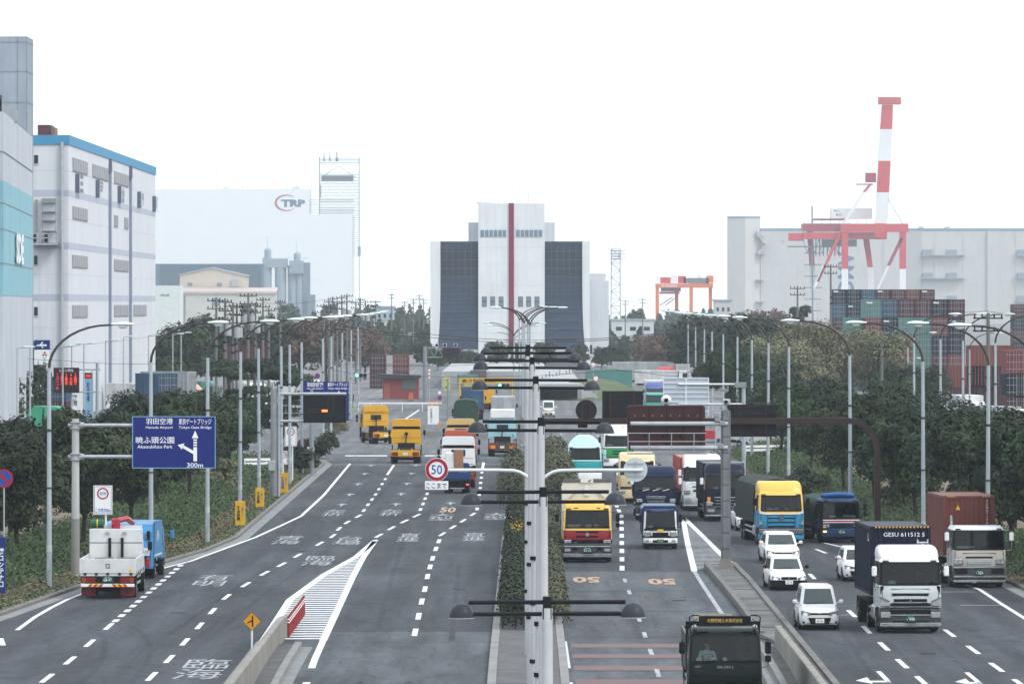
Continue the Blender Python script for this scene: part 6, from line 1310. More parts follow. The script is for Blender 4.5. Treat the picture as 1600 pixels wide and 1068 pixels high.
for k in range(13): box('roof_marker', -1.02 + k * 0.17 - 0.03, -1.02 + k * 0.17 + 0.03, 0.52, 0.6, 2.80, 2.86, WHITE, t)
chassis(t, 1.9, 9.5, [4.6, 8.3], 0.5, 1.23)
co = inst('shipping_container', me, None, (20.62, 264.2, 1.36), 0.05, [RUSTC, RUSTC])
tag(co, 'rust-red shipping container with yellow warning triangle riding behind the silver tractor', 'container', 'containers riding on trucks')
MB().prism([(-0.62, 2.10), (-0.40, 2.10), (-0.51, 2.32)], -0.02, 0.0, 'y').build('warning_triangle', HZ, co)
text('lettering', 'TCNU7195', 0.10, 1.1, LETW, co, (0.85, -0.03, 2.0), 'front', 0.0, True)
for k in range(4): MB().box(-1.0 + k * 0.1, -0.95 + k * 0.1, -0.012, 0.0, 2.69, 2.74).build('hazard_mark', HZ, co); MB().box(0.65 + k * 0.1, 0.70 + k * 0.1, -0.012, 0.0, 2.69, 2.74).build('hazard_mark', HZ, co)

# ---- R11 yellow and blue truck with dark tarpaulin
YEL = paint('cab_yellow', (0.72, 0.46, 0.09)); SKYB = paint('cab_sky_blue', (0.035, 0.24, 0.42)); TARPG = mat('tarpaulin_dark_green', (0.009, 0.018, 0.017), 0.6, 0, 0.3, 2.0)
t = truck('tarpaulin_truck', 'yellow-topped sky-blue truck with a tall dark green tarpaulin body', 13.85, 307.0, 0.07, ONC)
f = cab(t, 1.23, 0.95, 1.84, 2.68, 2.95, 2.2, SKYB, upper=YEL, mid=YEL, roof=YEL, tilt=0.2, pillar=YEL)
roof_spoiler(t, 1.23, 2.92, 3.42, YEL, 0.5, 2.1, 0.6)
bumper(t, 1.24, 0.28, 0.60, SKYB); bars(t, 'bumper_trim', [(-1.22, 1.22, 0.62, 0.90)], CHROME, -0.04, 0.1, 0.06)
bars(t, 'grille_slat', [(-0.72, 0.72, 1.44, 1.50), (-0.72, 0.72, 1.22, 1.28), (-0.72, 0.72, 0.98, 1.06)], BLACK, f, 0.05, 0.02)
bars(t, 'grille_frame', [(-0.78, -0.73, 1.0, 1.62), (0.73, 0.78, 1.0, 1.62), (-0.78, 0.78, 1.62, 1.66)], mat('deep_sky_blue', (0.02, 0.14, 0.27), 0.4), f, 0.05, 0.02)
MB().disc((0, f(1.55) - 0.06, 1.53), 0.15, f(1.55), 18).build('emblem', CHROME, t)
for s in (-1, 1):
    MB().prism([(s * 1.2, 1.42), (s * 1.0, 1.14), (s * 1.2, 1.10)], -0.08, 0.12, 'y').build('corner_lamp', LENS, t)
headlights(t, 1.23, 0.66, 0.86, -0.05, 0.40)
for s in (-1, 1): MB().prism([(s * 1.19, 1.9), (s * 1.19, 1.72), (s * 0.9, 1.66), (s * 0.9, 1.74)], -0.015, 0.1, 'y').build('white_stripe', WHITE, t)
bars(t, 'white_stripe', [(-0.9, 0.9, 1.66, 1.72)], WHITE, f, 0.05, 0.012)
mirrors(t, 1.23, 2.35, BLACK); papers(t, 1.84, items=((-0.6, 0.18), (-0.25, 0.14), (0.3, 0.1)))
chassis(t, 1.9, 11.5, [7.6, 8.9], 0.5, 1.23); tarp_body(t, 1.25, 2.35, 11.6, 1.15, 3.30, TARPG, 0.22, 3)

# ---- R12 blue mid-size truck with hazard lamps
BLU = paint('cab_blue', (0.010, 0.034, 0.095)); TARP2 = mat('tarpaulin_green', (0.012, 0.04, 0.028), 0.6, 0, 0.3, 2.0)
t = truck('tarpaulin_truck', 'blue truck with red and white stripe waiting by the kerb, amber lamps lit', 17.25, 310.0, 0.13, ONC)
f = cab(t, 1.10, 0.78, 1.34, 2.24, 2.42, 1.9, BLU, tilt=0.16, pillar=BLACK)
bumper(t, 1.11, 0.30, 0.78, BLU)
bars(t, 'white_stripe', [(-1.02, 1.02, 1.22, 1.27), (-1.02, 1.02, 1.10, 1.14)], WHITE, f, 0.05, 0.012); bars(t, 'red_stripe', [(-1.02, 1.02, 1.143, 1.217)], REDL, f, 0.05, 0.013)
bars(t, 'grille', [(-0.5, 0.5, 0.88, 1.02)], BLACK, f, 0.05, 0.02); headlights(t, 1.10, 0.84, 1.02, f, 0.42)
AMBON = mat('amber_lamp_lit', (1.0, 0.50, 0.14), 0.3, var=0, emit=1.6)
for s in (-1, 1): bars(t, 'indicator', [tuple(sorted((s * 1.02, s * 0.82))) + (0.58, 0.68)], AMBON, -0.07, 0.05, 0.03)
plate(t, '72-18', -0.11, 0.62); mirrors(t, 1.10, 1.95, BLACK); papers(t, 1.34, items=((-0.4, 0.2), (0.5, 0.35)))
# rolled blue sheet on the roof rack
MB().tube([(-0.85, 0.9, 2.56), (0.0, 0.85, 2.62), (0.85, 0.9, 2.56)], 0.13, 8).tube([(-0.9, 1.25, 2.54), (0.9, 1.25, 2.54)], 0.12, 8).build('rolled_sheet', mat('blue_sheet', (0.02, 0.10, 0.30), 0.5, 0, 0.3, 6), t, True)
chassis(t, 1.7, 7.6, [5.6], 0.42, 1.08, tank=False); tarp_body(t, 1.12, 2.05, 7.7, 0.95, 2.2, TARP2, 0.3, 5)

# ---- R9 dark navy truck
NAVY = paint('cab_navy', (0.007, 0.011, 0.024)); 
def hino(t, col, roofc, chrome=True, w=1.23, z0=1.88, top=3.42, spoil=None):
    f = cab(t, w, 0.95, z0, z0 + 0.84, z0 + 1.06, 2.2, col, roof=roofc, tilt=0.2)
    roof_spoiler(t, w, z0 + 1.04, top, spoil or roofc, 0.5, 2.15, 0.55)
    bumper(t, w + 0.01, 0.28, 0.92, CHROME if chrome else col, CHROME if chrome else None)
    bars(t, 'grille_slat', [(-0.70, 0.70, 1.40, 1.46), (-0.70, 0.70, 1.22, 1.28), (-0.70, 0.70, 1.03, 1.09)], CHROME if chrome else BLACK, f, 0.05, 0.03)
    headlights(t, w, 0.92, 1.16, f, 0.42); bars(t, 'fog_lamp', [(-1.1, -0.7, 0.55, 0.72), (0.7, 1.1, 0.55, 0.72)], LENS, -0.05, 0.05, 0.04)
    bars(t, 'bumper_slat', [(-0.6, 0.6, 0.72, 0.82)], BLACK, -0.06, 0.05, 0.03)
    plate(t, '24-06', -0.13, 0.55)
    return f
t = truck('box_truck', 'dark navy truck with chrome grille bars behind the steel sign post', 12.05, 341.0, 0.03, ONC)
hino(t, NAVY, NAVY); mirrors(t, 1.23, 2.4, WHITE); papers(t, 1.88, items=((-0.6, 0.16),)); chassis(t, 1.9, 8.8, [6.2, 7.5])
cargo_box(t, 1.24, 2.35, 8.9, 1.1, 3.45, mat('navy_body', (0.014, 0.02, 0.036), 0.5), None, 6)
MB().cbox(-1.24, 1.24, 2.3, 2.36, 3.40, 3.50, 0.02).build('front_rail', STEEL, t)
bars(t, 'orange_marker', [(-1.12, -0.92, 1.15, 1.45)], AMBER, 0.0, 0.05, 0.03)

# ---- R8 white truck with red trailer behind
t = truck('trailer_truck', 'white tractor unit pulling a red trailer, half hidden by the navy truck', 11.2, 358.0, 0.02, ONC)
f = cab(t, 1.23, 0.98, 1.88, 2.72, 2.95, 2.2, WHITE, tilt=0.2, pillar=BLACK); roof_spoiler(t, 1.23, 2.93, 3.52, WHITE, 0.5, 2.15, 0.6)
bumper(t, 1.24, 0.28, 0.98, STEEL, CHROME); bars(t, 'grille_slat', [(-0.66, 0.66, 1.50, 1.57), (-0.6, 0.6, 1.22, 1.34)], BLACK, f, 0.05, 0.02)
headlights(t, 1.23, 1.08, 1.32, f, 0.40); bars(t, 'fog_lamp', [(-1.12, -0.72, 0.56, 0.80), (0.72, 1.12, 0.56, 0.80)], LENS, -0.05, 0.05, 0.04); plate(t, '・・88', -0.13, 0.55)
mirrors(t, 1.23, 2.4, WHITE); papers(t, 1.88, items=((-0.6, 0.25), (0.1, 0.12))); chassis(t, 1.9, 13.5, [4.4, 11.0, 12.3], 0.5)
REDP = paint('trailer_red', (0.36, 0.03, 0.04)); cargo_box(t, 1.25, 3.0, 13.6, 1.2, 3.3, REDP, None, 10)

# ---- R4 dark blue truck
DBLU = paint('cab_dark_blue', (0.006, 0.013, 0.042))
t = truck('box_truck', 'deep blue large truck with chrome mirrors behind the small white truck', 7.9, 342.5, 0.0, ONC)
f = cab(t, 1.23, 0.98, 1.80, 2.62, 2.90, 2.2, DBLU, tilt=0.22); roof_spoiler(t, 1.23, 2.86, 3.24, DBLU, 0.48, 2.15, 0.75)
bumper(t, 1.24, 0.28, 0.95, CHROME, CHROME)
bars(t, 'grille_slat', [(-0.62, 0.62, 1.40, 1.45), (-0.58, 0.58, 1.30, 1.35), (-0.54, 0.54, 1.14, 1.19), (-0.50, 0.50, 1.05, 1.09)], CHROME, f, 0.05, 0.02)
bars(t, 'grille', [(-0.64, 0.64, 1.02, 1.50)], DARK, f, 0.05, 0.005)
headlights(t, 1.23, 1.06, 1.30, f, 0.38); bars(t, 'bumper_slat', [(-1.1, 1.1, 0.66, 0.74), (-1.1, 1.1, 0.50, 0.56)], DARK, -0.06, 0.05, 0.03); plate(t, '33-60', -0.13, 0.5)
mirrors(t, 1.23, 2.35, WHITE, CHROME, two=False); papers(t, 1.8, items=((-0.6, 0.25), (0.2, 0.2)))
for x in (-0.6, 0.0, 0.6): MB().tube([(x - 0.2, f(1.8) - 0.03, 1.78), (x + 0.2, f(1.87) - 0.03, 1.87)], 0.02, 5).build('wiper_arm', WHITE, t)
chassis(t, 1.9, 11.0, [7.2, 8.5]); cargo_box(t, 1.22, 2.4, 11.1, 1.1, 2.6, NAVY, None, 6)

# ---- R3 small white and blue truck
WH2 = paint('cab_white', (0.72, 0.73, 0.72)); BLU2 = paint('sheet_blue', (0.010, 0.034, 0.12))
t = truck('small_truck', 'small white cab-over truck with a blue box body in the lane by the painted island', 7.2, 302.0, 0.0, ONC)
f = cab(t, 0.90, 0.72, 1.10, 2.00, 2.10, 1.7, WH2, tilt=0.16, roof=BLU2, mid=BLACK)
bumper(t, 0.91, 0.30, 0.60, WH2); bars(t, 'grille', [(-0.42, 0.42, 0.66, 0.90)], BLACK, f, 0.05, 0.02); headlights(t, 0.90, 0.66, 0.92, f, 0.34)
bars(t, 'yellow_sticker', [(-0.16, 0.16, 0.93, 1.06)], PLATEY, f, 0.04, 0.015); bars(t, 'bumper_slat', [(-0.4, 0.4, 0.36, 0.50)], BLACK, -0.07, 0.05, 0.02)
bars(t, 'fog_lamp', [(-0.8, -0.6, 0.42, 0.50), (0.6, 0.8, 0.42, 0.50)], LENS, -0.06, 0.05, 0.03)
plate(t, '10-36', -0.12, 0.46, wd=0.34, ht=0.17); mirrors(t, 0.90, 1.65, BLACK, two=False, out=0.16); papers(t, 1.1, items=((-0.5, 0.12),))
chassis(t, 1.5, 4.9, [3.9], 0.36, 0.9, front=0.9, tank=False, guard=False)
MB().prism([(-0.98, 0.75), (0.98, 0.75), (0.98, 2.10), (0.84, 2.27), (-0.84, 2.27), (-0.98, 2.10)], 1.05, 5.0, 'y').build('cargo_body', BLU2, t)

# ---- R2 red and yellow dump truck
RED = paint('cab_dark_red', (0.24, 0.012, 0.022)); CREAM = paint('dump_cream', (0.63, 0.62, 0.59), 0.5, 0.1)
t = truck('dump_truck', 'red dump truck with yellow cab top and cream tipper body, plate 53-15', 3.15, 286.5, 0.0, ONC)
f = cab(t, 1.23, 1.15, 1.74, 2.64, 2.80, 2.1, RED, upper=YEL, mid=YEL, roof=YEL, tilt=0.15, pillar=YEL, sides=YEL)
roof_spoiler(t, 1.22, 2.80, 3.14, YEL, 0.40, 1.5, 0.35)
for s in (-1, 1): box('marker_lamp', s * 0.55 - 0.1, s * 0.55 + 0.1, 0.28, 0.36, 2.70, 2.75, DARK, t)
bars(t, 'grille_slat', [(-0.56, 0.56, 1.50, 1.57), (-0.56, 0.56, 1.27, 1.36)], BLACK, f, 0.05, 0.015)
MB().disc((0, f(1.42) - 0.05, 1.42), 0.10, f(1.42), 16).build('emblem', CHROME, t)
bars(t, 'grille', [(-0.52, 0.52, 1.00, 1.13)], BLACK, -0.02, 0.05, 0.03); headlights(t, 1.23, 0.97, 1.14, -0.02, 0.42)
bumper(t, 1.24, 0.28, 0.96, CHROME, CHROME); bars(t, 'bumper_trim', [(-1.2, 1.2, 0.78, 0.84), (-1.22, 1.22, 0.40, 0.46)], CHROME, -0.08, 0.05, 0.05)
bars(t, 'bumper_slat', [(-0.48, 0.48, 0.46, 0.52), (-0.75, -0.5, 0.62, 0.74), (0.5, 0.75, 0.62, 0.74)], BLACK, -0.08, 0.05, 0.03); bars(t, 'fog_lamp', [(-1.15, -0.85, 0.56, 0.72), (0.85, 1.15, 0.56, 0.72)], LENS, -0.06, 0.05, 0.05)
plate(t, '53-15', -0.15, 0.65, wd=0.5, ht=0.26); mirrors(t, 1.23, 2.25, BLACK, out=0.30)
papers(t, 1.74, items=((-0.65, 0.35), (0.05, 0.16), (0.45, 0.12)))
chassis(t, 1.9, 8.0, [5.4, 6.7])
q = MB().box(-1.25, 1.25, 2.35, 2.45, 1.1, 3.95).box(-1.25, -1.17, 2.45, 8.1, 1.1, 3.6).box(1.17, 1.25, 2.45, 8.1, 1.1, 3.6).box(-1.17, 1.17, 2.45, 8.1, 1.1, 1.2).box(-1.25, 1.25, 8.1, 8.2, 1.1, 3.6)
q.build('tipper_body', CREAM, t)
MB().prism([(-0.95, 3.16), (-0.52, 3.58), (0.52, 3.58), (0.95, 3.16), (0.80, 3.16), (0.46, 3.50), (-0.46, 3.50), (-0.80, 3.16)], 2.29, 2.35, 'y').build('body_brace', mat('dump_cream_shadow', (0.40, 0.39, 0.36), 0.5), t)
MB().box(-0.12, 0.12, 2.27, 2.35, 3.3, 3.8).build('tarp_motor', WHITE, t)
for s in (-1, 1): box('roll_sheet', *sorted((s * 1.2, s * 0.22)), 2.32, 2.6, 3.96, 4.14, mat('sheet_grey', (0.12, 0.12, 0.12), 0.6, var=0.2), t)
box('name_board', -0.32, 0.32, 2.28, 2.36, 3.955, 4.14, WHITE, t)
MB().prism([(0.02, 3.99), (0.16, 4.10), (0.24, 4.10), (0.14, 4.0)], 2.265, 2.278, 'y').build('logo', BLU, t)

# ---- R5 cream truck, R6 green truck, R7 turquoise tank truck
CRM = paint('cab_cream', (0.62, 0.50, 0.30))
t = truck('flatbed_truck', 'cream yellow truck half hidden behind the deep blue truck', 7.35, 372.0, 0.0, ONC)
f = cab(t, 1.23, 0.95, 1.86, 2.68, 2.92, 2.2, CRM, tilt=0.2); roof_spoiler(t, 1.23, 2.9, 3.30, CRM, 0.5, 2.1, 0.6)
bumper(t, 1.24, 0.28, 0.9, CRM); bars(t, 'grille_slat', [(-0.6, 0.6, 1.30, 1.40), (-1.1, 1.1, 0.98, 1.08)], BLACK, f, 0.05, 0.02); headlights(t, 1.23, 0.62, 0.84, -0.05, 0.42)
mirrors(t, 1.23, 2.35, BLACK); plate(t, '46-12', -0.13, 0.5); chassis(t, 1.9, 10.0, [6.6, 7.9]); cargo_box(t, 1.22, 2.4, 10.0, 1.1, 1.7, CRM)
GRN = paint('cab_green', (0.02, 0.25, 0.075))
t = truck('box_truck', 'white truck with a bright green front panel far up the lane', 7.4, 447.0, 0.0, ONC)
f = cab(t, 1.23, 0.95, 1.84, 2.66, 2.90, 2.2, GRN, upper=WHITE, mid=WHITE, roof=WHITE, tilt=0.2, sides=WHITE); roof_spoiler(t, 1.23, 2.88, 3.62, WHITE, 0.5, 2.1, 0.5)
MB().prism([(0.2, 3.42), (0.42, 3.30), (0.5, 3.30), (0.28, 3.42)], 0.60, 0.64, 'y').build('logo', GRN, t); MB().prism([(0.55, 3.42), (0.77, 3.30), (0.85, 3.30), (0.63, 3.42)], 0.60, 0.64, 'y').build('logo', GRN, t)
bumper(t, 1.24, 0.28, 0.9, WHITE); bars(t, 'grille_slat', [(-0.5, 0.5, 1.42, 1.50), (-0.5, 0.5, 1.22, 1.30), (-1.1, 1.1, 0.92, 1.0)], BLACK, f, 0.05, 0.02); headlights(t, 1.23, 0.62, 0.86, -0.05, 0.42)
mirrors(t, 1.23, 2.35, BLACK, out=0.28); papers(t, 1.84, items=((-0.7, 0.25),)); plate(t, '15-70', -0.13, 0.45); chassis(t, 1.9, 11.0, [7.2, 8.5]); cargo_box(t, 1.24, 2.4, 11.0, 1.1, 3.6, WHITE)
TEAL = paint('cab_turquoise', (0.42, 0.66, 0.66)); 
t = truck('bulk_tank_truck', 'turquoise truck with a domed roof fairing behind the cream tipper body', 4.3, 409.0, 0.0, ONC)
f = cab(t, 1.23, 0.95, 1.84, 2.66, 2.86, 2.2, mat('cab_teal_deep', (0.02, 0.33, 0.36), 0.4, coat=0.3), upper=TEAL, mid=TEAL, roof=TEAL, tilt=0.2)
MB().loft([[(x * k, 0.45 + (1 - k) * 0.9 + abs(x) * 0.1, 2.84 + h) for x in (-1.18, -0.6, 0.0, 0.6, 1.18)] + [(x * k, 2.1, 2.84 + h) for x in (1.18, 0.6, 0, -0.6, -1.18)] for k, h in ((1, 0), (0.8, 0.35), (0.55, 0.62), (0.35, 0.74))], 0, True, True).build('roof_fairing', TEAL, t, True)
bumper(t, 1.24, 0.28, 0.9, WHITE); mirrors(t, 1.23, 2.35, TEAL); chassis(t, 1.9, 9.0, [6.2, 7.4])
q = MB().loft([[(1.15 * rr * math.cos(a), y, 2.3 + 1.05 * rr * math.sin(a)) for a in np.linspace(0, 2 * PI, 16, endpoint=False)] for y, rr in ((9.0, 0.5), (8.6, 0.95), (8.0, 1.0), (3.2, 1.0), (2.7, 0.9), (2.5, 0.4))], 0, True, True); q.build('tank', TEAL, t, True)
MB().tube([(-0.5, 3.4, 3.3), (-0.5, 3.4, 3.75), (0.5, 3.4, 3.75), (0.5, 3.4, 3.3)], 0.04, 5).box(-0.7, 0.7, 3.2, 5.2, 3.38, 3.44).build('walkway', DARK, t)

# ---- R1 dark green dump truck with driver (nearest)
DGRN = paint('cab_bottle_green', (0.004, 0.010, 0.0095), 0.35, 0.4)
t = truck('dump_truck', 'bottle-green dump truck with a signboard on its roof, nearest to the footbridge', 6.62, 188.0, 0.0, ONC, z=-0.34)
f = cab(t, 1.22, 0.85, 1.52, 2.42, 2.62, 2.0, DGRN, tilt=0.12, glass=glass_mat('clear_windscreen', 0.75))
bumper(t, 1.23, 0.30, 0.62, DGRN); bars(t, 'grille_slat', [(-0.75, 0.75, 1.06, 1.08), (-0.75, 0.75, 0.92, 0.94), (-1.1, -0.85, 1.06, 1.08), (0.85, 1.1, 1.06, 1.08)], DARK, f, 0.04, 0.02)
text('lettering', 'ISUZU', 0.52, 0.09, CHROME, t, (0.0, f(1.4) - 0.012, 1.36), 'front', 0.02); text('lettering', 'GIGA', 0.28, 0.05, STEEL, t, (-0.85, f(1.4) + 0.03, 1.38), 'front', 0.01)
MB().box(-1.22, 1.22, -0.16, -0.05, 0.62, 0.67).build('bumper_rail', GALV, t)
for k in range(9):
    x = -1.15 + k * 0.285
    if 3 <= k <= 5 and k != 4: pass
    MB().prism([(x - 0.07, 0.40), (x + 0.09, 0.40), (x + 0.02, 0.61), (x - 0.14, 0.61)], -0.115, -0.085, 'y').build('hazard_stripe', HZ, t)
headlights(t, 1.22, 0.42, 0.6, -0.05, 0.30); mirrors(t, 1.22, 2.0, BLACK, out=0.20)
# signboard with frame
MB().cbox(-0.86, 0.86, 0.20, 0.32, 2.72, 3.04, 0.02).build('roof_signboard', BLACK, t)
text('lettering', '大野機械土木株式会社', 1.18, 0.13, LETG, t, (0, 0.19, 2.89), 'front', 0.01)
for s in (-1, 1):
    MB().tube([(s * 1.14, 0.3, 2.45), (s * 1.17, 0.25, 3.0), (s * 1.05, 0.25, 3.06), (s * 0.85, 0.25, 3.06)], 0.022, 6).tube([(s * 1.0, 0.3, 2.6), (s * 1.05, 0.25, 2.85), (s * 0.9, 0.25, 2.95)], 0.015, 5).build('rail', BLACK, t)
    MB().ball((s * 1.0, 0.40, 2.66), 0.09, 0.09, 0.09, 10, 6).build('roof_lamp', LENS, t, True)
bars(t, 'visor_slot', [(-1.0, -0.55, 2.50, 2.53), (0.55, 1.0, 2.50, 2.53)], BLACK, f, 0.02, 0.02)
MB().tube([(0.55, 0.6, 1.78), (0.55, 0.6, 1.95)], 0.02, 6).disc((0.78, 0.30, 1.95), 0.09, 0.33, 14).build('inner_mirror', BLACK, t)
chassis(t, 1.9, 7.5, [5.0, 6.3])
MB().box(-1.24, 1.24, 2.3, 2.4, 1.1, 2.75).box(-1.24, -1.16, 2.4, 7.6, 1.1, 2.3).box(1.16, 1.24, 2.4, 7.6, 1.1, 2.3).box(-1.16, 1.16, 2.4, 7.6, 1.1, 1.2).box(-1.24, 1.24, 7.6, 7.7, 1.1, 2.3).build('tipper_body', DGRN, t)
box('tool_plank', -0.95, 0.3, 2.15, 2.3, 2.78, 3.0, mat('weathered_board', (0.35, 0.32, 0.27), 0.8, var=0.3), t)
# steering wheel and papers on the dashboard
n = 20; MB().tube([(-0.55 + 0.21 * math.cos(2 * PI * k / n), 0.62 - 0.07 * math.sin(2 * PI * k / n), 1.66 + 0.10 * math.sin(2 * PI * k / n)) for k in range(n + 1)], 0.018, 6).tube([(-0.55, 0.62, 1.66), (-0.55, 0.45, 1.50)], 0.03, 6).build('steering_wheel', mat('wheel_grey', (0.35, 0.38, 0.38), 0.5), t)
papers(t, 1.50, items=((-0.85, 0.10), (-0.35, 0.1), (0.0, 0.07)))
# the driver: one skinned body, its own object inside the cab
def person_driver(x, y, z, label):
    v = [(0, 0, 0), (0, 0.02, 0.22), (0, 0.04, 0.42), (0, 0.04, 0.53), (0, 0.02, 0.60), (0, 0.0, 0.70), (0, 0.0, 0.80),
         (0.19, 0.03, 0.47), (0.27, -0.10, 0.24), (0.20, -0.36, 0.20), (0.16, -0.44, 0.22),
         (-0.19, 0.03, 0.47), (-0.27, -0.10, 0.24), (-0.20, -0.36, 0.20), (-0.16, -0.44, 0.22),
         (0.10, -0.05, -0.02), (0.14, -0.42, 0.02), (0.14, -0.50, -0.35), (-0.10, -0.05, -0.02), (-0.14, -0.42, 0.02), (-0.14, -0.50, -0.35)]
    e = [(0, 1), (1, 2), (2, 3), (3, 4), (4, 5), (5, 6), (2, 7), (7, 8), (8, 9), (9, 10), (2, 11), (11, 12), (12, 13), (13, 14), (0, 15), (15, 16), (16, 17), (0, 18), (18, 19), (19, 20)]
    rad = [0.16, 0.15, 0.15, 0.06, 0.06, 0.10, 0.075, 0.075, 0.058, 0.042, 0.045, 0.075, 0.058, 0.042, 0.045, 0.09, 0.075, 0.05, 0.09, 0.075, 0.05]
    me = bpy.data.meshes.new('person'); me.from_pydata(v, e, []); o = bpy.data.objects.new('person', me); link(o)
    o.location = (x, y, z)
    sk = o.modifiers.new('skin', 'SKIN'); 
    for k, d in enumerate(me.skin_vertices[0].data): d.radius = (rad[k], rad[k]); d.use_root = (k == 0)
    ss = o.modifiers.new('sub', 'SUBSURF'); ss.levels = 2; ss.render_levels = 2
    # shirt below the neck, skin above and at the hands: one procedural material keyed on height and reach
    m = bpy.data.materials.new('driver_clothes'); m.use_nodes = True; N = m.node_tree.nodes; L = m.node_tree.links; bs = N['Principled BSDF']; bs.inputs['Roughness'].default_value = 0.8
    tc = N.new('ShaderNodeTexCoord'); sp = N.new('ShaderNodeSeparateXYZ'); L.new(tc.outputs['Object'], sp.inputs[0])
    c1 = N.new('ShaderNodeMath'); c1.operation = 'GREATER_THAN'; c1.inputs[1].default_value = 0.55; L.new(sp.outputs[2], c1.inputs[0])
    c2 = N.new('ShaderNodeMath'); c2.operation = 'LESS_THAN'; c2.inputs[1].default_value = -0.36; L.new(sp.outputs[1], c2.inputs[0])
    mx = N.new('ShaderNodeMath'); mx.operation = 'MAXIMUM'; L.new(c1.outputs[0], mx.inputs[0]); L.new(c2.outputs[0], mx.inputs[1])
    mc = N.new('ShaderNodeMix'); mc.data_type = 'RGBA'; mc.inputs[6].default_value = (0.55, 0.62, 0.62, 1); mc.inputs[7].default_value = (0.40, 0.24, 0.17, 1)
    L.new(mx.outputs[0], mc.inputs[0]); L.new(mc.outputs[2], bs.inputs['Base Color']); me.materials.append(m)
    hair = MB().ball((0, 0.03, 0.80), 0.105, 0.115, 0.085, 12, 6).build('hair', mat('hair_black', (0.012, 0.010, 0.010), 0.6), o, True)
    MB().ball((-0.035, -0.10, 0.745), 0.014, 0.01, 0.012, 8, 5).ball((0.035, -0.10, 0.745), 0.014, 0.01, 0.012, 8, 5).build('eyes', LETB, o)
    MB().ball((0, -0.115, 0.715), 0.016, 0.02, 0.025, 8, 5).build('nose', mat('skin', (0.40, 0.24, 0.17), 0.6), o, True)
    tag(o, label, 'person'); return o
person_driver(6.62 - 0.55, 189.15, -0.34 + 1.32, 'driver in a pale grey shirt at the wheel of the bottle-green dump truck')

# ---- cars
WC = paint('car_white', (0.72, 0.74, 0.75), 0.3, 0.6, 0.04); SC2 = paint('car_silver', (0.58, 0.60, 0.62), 0.28, 0.7, 0.04)
CG = mat('car_glass', (0.05, 0.065, 0.068), 0.06, 0.0, 0.0)
car('car', 'white hatchback right in front of the yellow and sky-blue truck', gp(1224, 880) + (0,), 0.88, 4.6, 1.5, WC, 'hatch', glass=CG, plate_s='52-31', rz=0.05, group=ONC)
car('car', 'white estate car with black bumper and orange indicators', gp(1233, 922) + (0,), 0.83, 4.4, 1.48, WC, 'wagon', glass=CG, plate_s='63-74', rz=0.05, group=ONC)
car('car', 'tall silver-white compact van-like car, nearest of the passenger cars', gp(1281, 984) + (0,), 0.81, 3.75, 1.72, SC2, 'mini', glass=CG, plate_s='85-44', rz=0.02, group=ONC)
car('car', 'white small car with a yellow number plate beside the navy container', gp(1343, 908) + (0,), 0.74, 3.4, 1.56, WC, 'mini', glass=CG, plate_s='31-14', pm=PLATEY, plm=LETB, rz=0.06, group=ONC)
car('car', 'silver car almost hidden beside the dark green tarpaulin', gp(1174, 829) + (0,), 0.84, 4.3, 1.5, SC2, 'hatch', glass=CG, rz=0.06, group=ONC)
car('minivan', 'white micro van alone on the far centre road near the tunnel mouth', (sx(857, 655), 655, 0), 0.74, 3.4, 1.86, WC, 'van', glass=CG, plate_s='12-77', pm=PLATEY, plm=LETB, group=ONC)

# ================================================================ traffic driving away (left carriageways)
# ---- L1 white flatbed with crane
WBED = mat('aluminium_board', (0.62, 0.64, 0.65), 0.4, 0.25, 0.12, 1.5, streak=0.15); DREDF = mat('mud_flap_red', (0.10, 0.012, 0.018), 0.6)
L1 = 8.2; t = truck('crane_truck', 'white flatbed truck with red loading crane and green drum, tailgate toward us', -18.4, 251.0, 0.0, AWY, away=True, L=L1)
f = cab(t, 1.08, 0.85, 1.45, 2.3, 2.45, 1.7, WHITE, tilt=0.15); bumper(t, 1.08, 0.3, 0.85, WHITE); mirrors(t, 1.1, 2.0, BLACK)
chassis(t, 1.6, 8.0, [6.3], 0.45, 1.15, front=1.1, tank=False)
box('deck', -1.2, 1.2, 3.0, L1, 1.02, 1.14, WBED, t)
for s in (-1, 1): 
    MB().cbox(*sorted((s * 1.25, s * 1.20)), 3.0, L1 - 0.06, 1.10, 1.78, 0.012).build('side_board', WBED, t)
    for y in np.arange(3.4, 8, 1.1): box('hinge', *sorted((s * 1.275, s * 1.25)), y, y + 0.12, 1.05, 1.2, DARK, t)
MB().cbox(-1.25, 1.25, L1 - 0.05, L1, 1.10, 1.78, 0.012).build('tailgate', WBED, t)
for x in (-1.02, -0.52, 0.0, 0.5, 1.0): box('latch', x - 0.06, x + 0.06, L1, L1 + 0.05, 1.06, 1.16, DARK, t)
text('logo', 'S2', 0.22, 0.22, LETB, t, (0.0, L1 + 0.004, 1.46), 'back', 0.02); MB().disc((-0.98, L1, 1.28), 0.07, L1 + 0.012, 12).build('yellow_sticker', PLATEY, t)
MB().cbox(-1.2, 1.2, 3.0, 3.12, 1.1, 2.90, 0.02).build('headboard', WBED, t)
box('headboard_seam', -1.19, 1.19, 3.12, 3.13, 2.26, 2.29, DARK, t)
for s in (-1, 1):
    box('work_lamp', s * 0.38 - 0.09, s * 0.38 + 0.09, 3.12, 3.20, 2.66, 2.76, LENS, t)
    box('headboard_stanchion', s * 0.28 - 0.06, s * 0.28 + 0.06, 3.12, 3.26, 1.14, 2.5, DARK, t)
    box('load_timber', *sorted((s * 0.9, s * 0.1)), 3.3, 3.9, 1.14, 1.62, mat('load_timber', (0.20, 0.17, 0.15), 0.8, var=0.3), t)
rear_lamps(t, 1.16, L1 + 0.0, 0.84, 0.62, 0.24, mat('lamp_dark_red', (0.16, 0.012, 0.012), 0.25))
